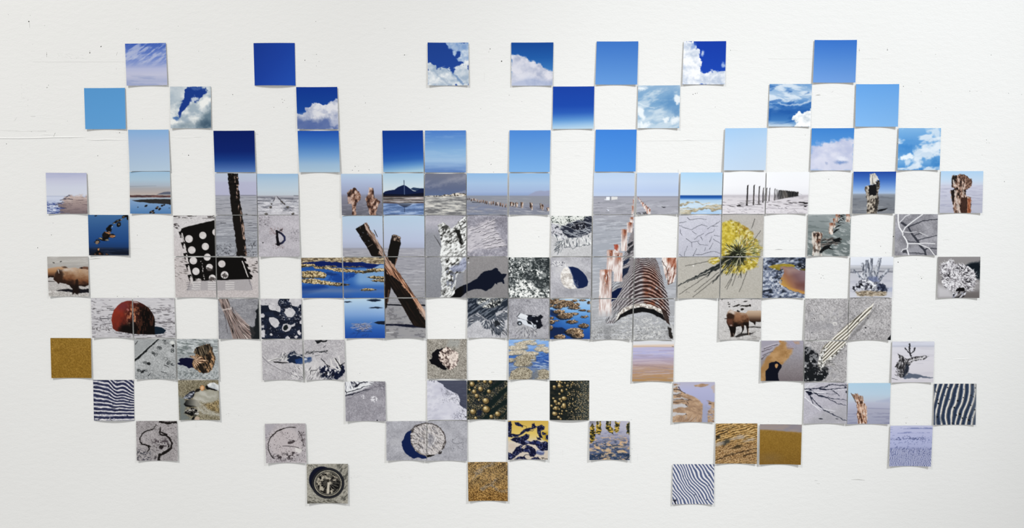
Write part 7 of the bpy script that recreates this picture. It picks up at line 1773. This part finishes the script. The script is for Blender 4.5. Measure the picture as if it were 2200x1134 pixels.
@pic(g_, ('1537.6 910 1627.3 909.6 1626 996.7 1536.7 996.4', 'print of golden wrinkled sand with small dark hollows'))
def _(c):
    y2 = c.Y + .3 * (c.X - 1000)
    f = .5 * c.n(18, 9, 5, 3, -.35) + .5 * (.5 + .5 * np.sin(y2 / 4.2 + 5 * c.n(70, 40, 8)))
    c.im = c.ramp(f, [(.15, '46341a'), (.4, '8a6a3c'), (.62, 'b89258'), (.9, 'd8ba86')])
    c.p(c.poly([(750, 800), (1250, 760), (1250, 1030), (750, 1030)], 100), c.ramp(c.n(7, 6, 9, 2), [(.2, '5c4024'), (.5, 'a07a50'), (.9, 'd0b088')]), .75)
    c.p(c.el(870, 770, 60, 30, -.4, 20, 12), '3a3a34', .9); c.p(c.el(785, 712, 28, 16, 0, 12, 8), '2c2a22', .9); c.p(c.el(1010, 830, 56, 18, -.3, 16, 12), '3c2e18', .85)
    for x, y, a, b in ((1050, 712, 60, 20), (1160, 745, 60, 14), (800, 790, 60, 22), (960, 735, 30, 12)):
        c.p(c.el(x, y, a, b, -.25, 20, 10), 'b4a698', .75)
    for p in ([(755, 980), (900, 935), (1050, 890), (1250, 845)], [(1080, 935), (1180, 900), (1250, 900)], [(760, 700), (900, 650)], [(780, 650), (1000, 590)]):
        c.p(c.ln(p, 14, 9, 10, 9), '2a1c0e', .85)


@pic(g_, ('1632.7 911.3 1722.7 912.2 1720.5 998.5 1631.5 997.8', 'ochre print with a grey strip along its upper edge'), n=72)
def _(c):
    c.vg([(0, '8c6c30'), (.5, '876628'), (1, '7a5a24')])
    c.p(sst(.5, .75, c.n(8, 7, 3, 2)), 'a8843e', .3); c.p(sst(.55, .8, c.n(7, 8, 8, 2)), '6a4c18', .35)
    c.p(c.poly([(1270, 550), (1780, 550), (1780, 655), (1600, 645), (1450, 630), (1270, 618)], 12, 3), c.ramp(c.n(120, 40, 5), [(.2, '8a838c'), (.8, '998a86')]))
    c.p(c.ln([(1270, 622), (1500, 638), (1780, 660)], 8, 8, 12), '9a7c58', .7); c.p(c.el(1400, 960, 120, 50, 0, 80), '7d6440', .4)


@pic(h_, ('1913 914.5 2004 914.2 2000 1002.2 1910.4 1001.8', 'print of pale periwinkle flats rippling finely toward the viewer'))
def _(c):
    c.vg([(575, 'bcc0e0'), (660, 'b4b8de'), (760, 'aeb4dc'), (830, 'a8aed6'), (1060, 'a2a8d0')], c.Y)
    c.p(sst(.5, .7, c.n(90, 9, 4, 4)) * (sst(590, 600, c.Y) * sst(625, 615, c.Y) + sst(645, 652, c.Y) * sst(672, 662, c.Y)), '6a74a8', .7)
    c.strokes(120, (1060, 690, 1560, 800), -.7, 13, 4, ['5a6498', '4a5488', '7c86b4'], 5, .3); c.strokes(70, (1060, 715, 1480, 745), -.6, 16, 5, ['343c6a', '4a5488'], 6, .3)
    w = 9.0 + 12.0 * sst(820, 1060, c.Y)
    ph = (c.X - 1050 - .55 * (1060 - c.Y) * np.clip((1560 - c.X) / 250 - 1, -1, .6) + 14 * (c.n(60, 40, 8) - .5)) / 21.0 * 2 * math.pi
    t = .5 + .5 * np.sin(ph + 2 * c.n(50, 20, 11))
    c.p(sst(820, 860, c.Y) * sst(.55, .85, t), '4a5486', .9); c.p(sst(830, 870, c.Y) * sst(.6, .2, t), 'd0d2e6', .5)
    c.strokes(90, (1060, 820, 1550, 930), -.9, 16, 5, ['3a4476', '5a649a'], 9, .3)


# ---------------------------------------------------------------- row 11
@pic(b_, ('659 997 747.6 996.4 747.3 1081.8 660 1081.8', 'print of a dark toothed wheel with spokes in grey sand'))
def _(c):
    c.sand('a09c90', .08, 1.6, 3, .04)
    c.p(sst(.5, .65, c.n(14, 10, 5, 3, .5)) * sst(650, 580, c.Y) * sst(900, 760, c.X), '4c4a42', .7)
    c.p(sst(.52, .7, c.n(60, 14, 8, 4, -.9)) * c.poly([(1000, 530), (1150, 530), (1150, 1000), (1050, 1000), (1090, 760)], 40), '3c3c38', .7); c.p(sst(.55, .72, c.n(70, 16, 12, 4, .5)) * sst(880, 940, c.Y), '4a4840', .8)
    c.p(c.el(830, 720, 150, 158, 0, 6), '0e1228')
    for k in range(70):
        a = k / 70 * 6.283
        c.p(c.ln([(900 + 186 * math.cos(a), 762 + 176 * math.sin(a)), (900 + 198 * math.cos(a), 762 + 187 * math.sin(a))], 6, 6, 5), '14161e', .9 if -.5 < math.sin(a) + .3 else .5)
    rad = np.hypot((c.X - 903) / 1.06, c.Y - 762)
    c.p(sst(186, 180, rad), '101218'); c.p(sst(176, 172, rad) * sst(164, 168, rad), '3a3c44', .7)
    c.p(sst(157, 152, rad), 'a39c8a'); c.p(sst(157, 152, rad) * sst(138, 146, rad) * sst(.35, .65, c.n(20, 14, 5, 3)), '6e6a5e', .6)
    c.p(sst(146, 141, rad) * sst(128, 133, rad), '1c1c1e', .7)
    c.p(sst(130, 125, rad), c.ramp(c.n(22, 22, 9, 3), [(.3, '0c0b0b'), (.5, '1c1a18'), (.58, '8d8576'), (.8, 'b0a896')]))
    c.p(c.poly([(860, 700), (900, 740), (880, 830), (850, 870), (850, 760)], 16, 12), '0a0a0a', .9); c.p(c.poly([(950, 740), (1040, 740), (1030, 830), (980, 860), (940, 800)], 20, 14), '0b0b0b', .85)
    for k in range(18):
        a = -.3 + k * .35
        c.p(c.ln([(905 + 20 * math.cos(a), 755 + 20 * math.sin(a)), (905 + 125 * math.cos(a), 755 + 118 * math.sin(a))], 4, 4, 5), 'b8b0a0', .7)
    c.p(c.poly([(895, 760), (925, 745), (915, 890), (880, 890)], 8, 5), 'cfc6b4', .95); c.p(c.ln([(888, 800), (882, 885)], 6, 6, 5), '3a342c', .8); c.p(c.el(920, 670, 30, 24, 0, 8, 6), '6a665a', .8); c.p(c.el(905, 735, 18, 16, 0, 8), '17150f', .8)


@pic(f_, ('1005 992.7 1090.5 992.4 1091 1076.7 1006.4 1076.7', 'print of brown gritty sand with slanting grey runnels'))
def _(c):
    c.vg([(508, '8a7450'), (700, '96794e'), (850, '8a6636'), (975, '7c5624')], c.Y)
    c.p(sst(.45, .7, c.n(60, 22, 5, 4, -.6)) * sst(820, 700, c.Y), 'b8966a', .6); c.p(sst(.5, .75, c.n(140, 24, 9, 4, -.65)) * sst(850, 700, c.Y), '5c4c34', .6)
    for p, w in (([(240, 640), (330, 580), (430, 530)], 50), ([(310, 830), (420, 770), (480, 720)], 44), ([(420, 790), (470, 830), (540, 860), (610, 840)], 30), ([(200, 700), (300, 640)], 20)):
        c.p(c.ln(p, w, w * .5, 26, 12), '8a8480', .7)
    for p in ([(440, 600), (530, 550), (560, 530)], [(480, 680), (540, 620), (610, 590)], [(480, 735), (600, 650)], [(140, 540), (210, 510)]):
        c.p(c.ln(p, 18, 12, 14, 10), '3a2a18', .7)
    g = c.n(8, 7, 12, 2)
    c.p(sst(.58, .75, g), 'd2aa6a', .7); c.p(sst(.42, .25, g), '3f2a10', .65)


@pic(i_, ('1445.5 997.3 1534.5 997.3 1533.3 1083.6 1444.5 1083.3', 'print of steel blue ripples slanting across white sand, lowest row'))
def _(c):
    u = c.X * .78 - c.Y * .5 + 26 * (c.n(150, 110, 6, 2) - .5) + 34 * np.exp(-((c.X - 480) / 120) ** 2 - ((c.Y - 660) / 90) ** 2)
    ph = u / 30.0 * 2 * math.pi
    t = .5 + .5 * np.sin(ph)
    c.im = c.ramp(np.clip(t + .1 * (c.n(14, 10, 5, 2) - .5), 0, 1), [(.08, '4c5a82'), (.4, '77809c'), (.58, 'a8acbe'), (.78, 'dcdce4'), (1, 'e9e6e8')])
    c.dots(22, (250, 490, 735, 950), 6, ['1c2236', '343c58'], 5); c.dots(10, (250, 890, 290, 950), 7, ['14182a'], 8)

# ================================================================ the wall
def mesh_obj(name, verts, faces, mat, parent=None):
    me = bpy.data.meshes.new(name)
    me.from_pydata([tuple(map(float, v)) for v in verts], [], faces)
    me.materials.append(mat)
    o = bpy.data.objects.new(name, me)
    col.objects.link(o)
    if parent is not None:
        o.parent = parent
    return o


W2, ZB, ZT, TH = 3.6, -1.45, 1.75, 0.16
wall = mesh_obj('wall_back',
                [(x, y, z) for y in (0, TH) for z in (ZB, ZT) for x in (-W2, W2)],
                [(0, 1, 3, 2), (5, 4, 6, 7), (0, 2, 6, 4), (1, 5, 7, 3), (2, 3, 7, 6), (0, 4, 5, 1)], M_WALL)
wall['kind'] = 'structure'
wall['label'] = 'off-white painted wall with roller stipple, pin holes and scuffs'

# small wear on the wall: holes, scratches, paint ridges, all parts of it
_disc = bpy.data.meshes.new('nail_hole')
_disc.from_pydata([(0, -.00025, 0)] + [(w * math.cos(k * math.pi / 5), -.0001, w * math.sin(k * math.pi / 5)) for k, w in enumerate((1, .8, 1.1, .7, .95, 1.2, .75, 1, .85, .65))], [],
                  [(0, 1 + k, 1 + (k + 1) % 10) for k in range(10)])
_disc.materials.append(M_HOLE)
_disc2 = _disc.copy(); _disc2.materials[0] = M_GREY


def hole(x, y, r, dark=True):
    o = bpy.data.objects.new('nail_hole' if dark else 'speck', _disc if dark else _disc2)
    p = on_wall(x, y)
    o.location = (p[0], 0, p[2]); a = (x * 7.3 + y * 3.1) % 6.28; o.rotation_euler = (0, a, 0); o.scale = (r * PX * (.75 + .25 * math.sin(a * 3)), 1, r * PX * (.8 + .3 * math.cos(a * 5)))
    col.objects.link(o); o.parent = wall


def scratch(pts, w, mat, name='scratch'):
    p = [on_wall(x, y) for x, y in pts]
    v, f = [], []
    for i, q in enumerate(p):
        a = p[max(i - 1, 0)]; b = p[min(i + 1, len(p) - 1)]
        t = (b - a)[[0, 2]]; t = t / (np.linalg.norm(t) + 1e-9)
        k = w * PX / 2 * (0.35 if i in (0, len(p) - 1) else 1.0)
        v += [(q[0] - t[1] * k, -.00012, q[2] + t[0] * k), (q[0] + t[1] * k, -.00012, q[2] - t[0] * k)]
    for i in range(len(p) - 1):
        f.append((2 * i, 2 * i + 1, 2 * i + 3, 2 * i + 2))
    return mesh_obj(name, v, f, mat, wall)


def ridge(pts, w, h):
    """A raised bead of old paint or a taped seam: three-sided, half sunk in the wall."""
    p = [on_wall(x, y) for x, y in pts]
    v, f = [], []
    for i, q in enumerate(p):
        k = w * PX / 2; hh = h * (0.15 if i in (0, len(p) - 1) else 1.0)
        v += [(q[0], .0002, q[2] + k), (q[0], -hh, q[2] + k * .35), (q[0], -hh, q[2] - k * .35), (q[0], .0002, q[2] - k)]
    for i in range(len(p) - 1):
        for j in range(3):
            f.append((4 * i + j, 4 * i + j + 1, 4 * i + j + 5, 4 * i + j + 4))
    return mesh_obj('paint_ridge', v, f, M_WALL, wall)


HOLES = '''62 46 1.5 217 100 1.7 193 113.5 1.3 100.5 117 1.0 67.5 282.5 1.1 257 285 1 500 203 .9 655 129.5 1.8 680 117 .9 679.5 141.5 .8
869 118 1 1053 105 1.5 1077.5 131.5 1.5 606 213 1 607.5 220 .8 611 215.5 .8 588.5 230.5 1 617 231 .8 785 221 1 883 240 .9 923 232.5 .7
1094 204.5 .8 1569.5 108 .9 1489 202.5 .9 1494 200.8 .9 1498 200 .8 1536.5 230 .8 1906.5 107.5 1.3 1846 108 1 2129.5 118 1 1941 185.5 1
1979 197 .8 2083.5 195.5 .7 2099 196 .7 2167 200.5 1.1 2011 232 .7 82 296.5 1.4 120.5 295.8 1 149 295.7 1.2 153 295.5 1 67 297 1.2 210 334.5 1.1
241 356.5 .8 405 333.5 1.1 763 357.5 .8 770 357 .8 757 365.5 .8 770.5 367 .8 793 364.5 1 1055 353 1.1 1061 303.5 .8 1060.5 369.5 .8 1780.5 384.8 1.1
1929 308.5 1.2 2119.5 300.5 .9 2120 307 .9 2125 307 .8 110.5 504.5 1.2 114 479 .8 81 532 1 295 505 .9 1157.5 508.5 1.1 1451 511 1 1697 518 .9
1760 588 .8 1765 590 .8 1768 592 .7 1764 597 1 1770 598 .8 1919 508 1.5 1929.5 563 1.2 1903 543 .8 1892 529 .8 1973 590 .7 1978 594 .8 1980 598 1
252 636.5 1 296.5 636.5 1 266 637 .8 692 700.5 1 977 703 1 773 802 .7 1957.5 704 .9 1651 905 .9 1674 905.5 .9 1946.5 908.5 1.1 1969 909 1
1356 901.5 .9 1354 979 1.1 1355 983 .8 1358 964 .7 486 890 .9 491 888.5 .7 513 893 .6 14 309 .9 2158 390 .9 2195 203 .8 1230 700 .6 1640 690 .6'''.split()
for i in range(0, len(HOLES), 3):
    hole(float(HOLES[i]), float(HOLES[i + 1]), float(HOLES[i + 2]) * 1.0)
SPECKS = '''96 55 .8 65 33 .8 18 31.5 .9 70 95 .9 250 148 .9 383 56 .9 427 110 .9 472 127 .7 522 126.5 .7 486 224 .8 306 255 .9 145 260 1.1 685.5 132 .8
678.5 46 .8 782 206 .8 1033 233.5 .8 1121 218 .9 1322 224 .9 2010 117 .9 1976 178 .8 392 330 .8 550.5 331.5 .9 1051.5 349 .8 1730 290 .9 1930 385 .9
1400 507 .7 1969 557 .8 1946 897 .9 1949 897 .8 293 62 .8 297 63 .8 481 961 .8 60 215 .9 101 188 1.6 104 183 1.2 2110 333 .8 1905 700 .7'''.split()
for i in range(0, len(SPECKS), 3):
    hole(float(SPECKS[i]), float(SPECKS[i + 1]), float(SPECKS[i + 2]), False)

for s in ('63 47 64 60', '193 108 193 113', '252 112 250 119', '66 250 76 250', '1846 104 1846.3 112', '1906.5 103 1906.6 108', '1752 205 1758 204.4 1763 204.8',
          '1754 204 1762 202.4', '1787 198.5 1790 196', '1665 536 1673 535.6 1681 536', '549 288 555 288.4', '824 60.5 829 61.2', '1055 799.5 1062 799.6',
          '1829 1030 1845 1030 1858 1031.5', '1750 1032 1756 1032.6', '1755 1039 1761 1039', '1457.2 364 1457 370', '1050 113 1051 109', '115 294 117 289 119 285',
          '192 557 205 555.5 216 555', '100.5 112 100.5 123'):
    v = [float(t) for t in s.split()]
    scratch(list(zip(v[::2], v[1::2])), 1.0, M_GREY)
for s in ('66 110 75 110', '70 133 160 133 268 133', '32 282.5 66 281.8 100 281.5', '249 285 268 286', '47 211 54 211', '30 260 33 257 36 252', '670 117 680 117', '864 118 876 118',
          '1040.5 157 1040.5 175', '1570 108 1585 108', '1650 126.5 1745 126.5', '1850 126 1890 126', '80 282 99 281.5', '366 294.5 400 295.3 432 295', '1190 303.5 1275 303.5',
          '1235 334.5 1247 334.5', '1368 303 1450 302.5 1550 302', '275 534 305 534', '1640 536 1730 536', '2026 516 2032 514.5 2040 515', '1152 494.5 1160 494.5', '1209 965 1209 978',
          '1370 975 1370 990', '1458.5 908 1458.5 925', '421 905 421 918', '0 280 20 281 40 280.5', '2010 704 2040 704'):
    v = [float(t) for t in s.split()]
    scratch(list(zip(v[::2], v[1::2])), .7, M_PALE)
_r = np.random.RandomState(11)
for x0, y0, x1, y1, n, a in ((122, 114, 178, 126, 34, .35), (752, 1020, 778, 1025, 14, 1.1), (840, 1023, 886, 1029, 18, .6), (45, 180, 64, 250, 18, 1.2), (1972, 588, 1984, 600, 6, .6), (484, 886, 520, 894, 8, .2)):
    for k in range(n):                                  # rubbed hatch marks
        x = _r.uniform(x0, x1); y = _r.uniform(y0, y1); l_ = _r.uniform(1.5, 4.5); t = a + _r.uniform(-.4, .4)
        scratch([(x, y), (x + l_ * math.cos(t), y + l_ * math.sin(t))], .55, M_PALE, 'scuff')
ridge([(-60, 298), (0, 297), (40, 297.2), (80, 296.4), (118, 294.9), (150, 294.8), (184, 294)], 3.2, .0011)
ridge([(182, 299.5), (205, 300.6), (229, 299.8), (276, 300.4)], 2.8, .0010)
ridge([(80, 289.5), (100, 288.6), (125, 290)], 2.4, .0005)
ridge([(366, 295), (395, 295.6), (420, 294.8)], 2.0, .0005)
ridge([(1465, 301.8), (1478, 299.6), (1491, 301)], 2.2, .0007)
ridge([(1425, 78.5), (1436, 77)], 2.2, .0006)
ridge([(2046, 771), (2062, 771.6), (2088, 771)], 2.4, .0006)
ridge([(990, 302), (1091, 302.6)], 1.8, .0003)
ridge([(1188, 303), (1276, 303.4)], 1.8, .0003)

# ================================================================ the prints
CONVEX = (544.6, 200.0, 1181.3)         # these three bulge in the middle instead of lifting at the sides


def srgb_lin(a):
    a = np.clip(a, 0, 1)
    return np.where(a <= .04045, a / 12.92, ((a + .055) / 1.055) ** 2.4)


def grid_faces(n):
    i, j = np.meshgrid(np.arange(n - 1), np.arange(n - 1), indexing='ij')
    a = (i * n + j).ravel()
    return np.stack([a, a + n, a + n + 1, a + 1], 1)


def fast_mesh(name, verts, quads, mat):
    me = bpy.data.meshes.new(name)
    me.vertices.add(len(verts)); me.vertices.foreach_set('co', np.ascontiguousarray(verts, np.float32).ravel())
    me.loops.add(quads.size); me.loops.foreach_set('vertex_index', quads.astype(np.int32).ravel())
    me.polygons.add(len(quads)); me.polygons.foreach_set('loop_start', np.arange(0, quads.size, 4, dtype=np.int32))
    me.materials.append(mat)
    me.update(calc_edges=True)
    return me


BOARD = 0.0013                           # thickness of the mounted print
_r = np.random.RandomState(5)
for q, label, fn, crop, n in PRINTS:
    c = Canvas(q, crop, n)
    fn(c)
    bulge = any(abs(q[0, 0] - x) < .2 and (x < 1000 or abs(q[0, 1] - 817) < 2) for x in CONVEX)
    rel = min(1.0, max(0.0, (q[0, 1] - 90) / 900.0))
    lift = _r.uniform(.0023, .0040) + .0012 * rel
    base = _r.uniform(.0, .0004)
    skew = _r.uniform(-.25, .25)

    def height(u, v):                     # distance of the front face from the wall
        s = 2 * u - 1
        prof = (1 - s * s) if bulge else s * s * (1 + skew * s)
        return BOARD + base + (.0004 + lift * prof) * (.45 + .55 * v)

    corner = [on_wall(q[k, 0], q[k, 1], float(height(a, b))) for k, (a, b) in enumerate(((0, 0), (1, 0), (1, 1), (0, 1)))]
    cen = sum(corner) / 4
    u, v = np.meshgrid(np.linspace(0, 1, n), np.linspace(0, 1, n))
    P = sum(w[..., None] * p for w, p in zip(((1 - u) * (1 - v), u * (1 - v), u * v, (1 - u) * v), corner))
    P[..., 1] = -height(u, v)
    P[..., 0] -= cen[0]; P[..., 2] -= cen[2]
    front = fast_mesh('picture_sheet', P.reshape(-1, 3), grid_faces(n), M_PICT)
    ca = front.color_attributes.new('picture', 'FLOAT_COLOR', 'POINT')
    rgba = np.ones((n * n, 4), np.float32)
    im = np.clip(c.im, 0, 1)
    grey = (im @ np.array([.3, .59, .11]))[..., None]
    chroma = (im.max(-1) - im.min(-1))[..., None]
    im = grey + (im - grey) * (.84 + .16 * sst(.12, .38, chroma))      # matt paper: pale tints print greyer
    rgba[:, :3] = srgb_lin(im).reshape(-1, 3)
    ca.data.foreach_set('color', rgba.ravel())
    front.polygons.foreach_set('use_smooth', np.ones(len(front.polygons), bool))
    # the board behind it: rim and back
    k = 13
    t = np.linspace(0, 1, k)
    ring = np.concatenate([np.stack([t, 0 * t], 1), np.stack([0 * t[1:] + 1, t[1:]], 1), np.stack([t[::-1][1:], 0 * t[1:] + 1], 1), np.stack([0 * t[1:-1], t[::-1][1:-1]], 1)])
    ru, rv = ring[:, 0], ring[:, 1]
    R = sum(w[:, None] * p for w, p in zip(((1 - ru) * (1 - rv), ru * (1 - rv), ru * rv, (1 - ru) * rv), corner))
    R[:, 0] -= cen[0]; R[:, 2] -= cen[2]
    F = R.copy(); F[:, 1] = -height(ru, rv)
    B = R.copy(); B[:, 1] = -height(ru, rv) + BOARD
    m = len(ring); ids = np.arange(m); nx = (ids + 1) % m
    rim = np.stack([ids, nx, nx + m, ids + m], 1)
    top = m + np.arange(k); bot = m + (3 * (k - 1) - np.arange(k))
    back = np.stack([top[:-1], top[1:], bot[1:], bot[:-1]], 1)
    board = fast_mesh('backing_board', np.concatenate([F, B]), np.concatenate([rim, back]), M_EDGE)
    o = bpy.data.objects.new('photo_print', None)
    o.empty_display_size = .02
    o.location = (cen[0], 0, cen[2])
    o['label'] = label
    o['category'] = 'photo print'
    o['group'] = 'square photo prints scattered over the white wall'
    col.objects.link(o)
    for nm, me in (('picture_sheet', front), ('backing_board', board)):
        f = bpy.data.objects.new(nm, me)
        col.objects.link(f)
        f.parent = o
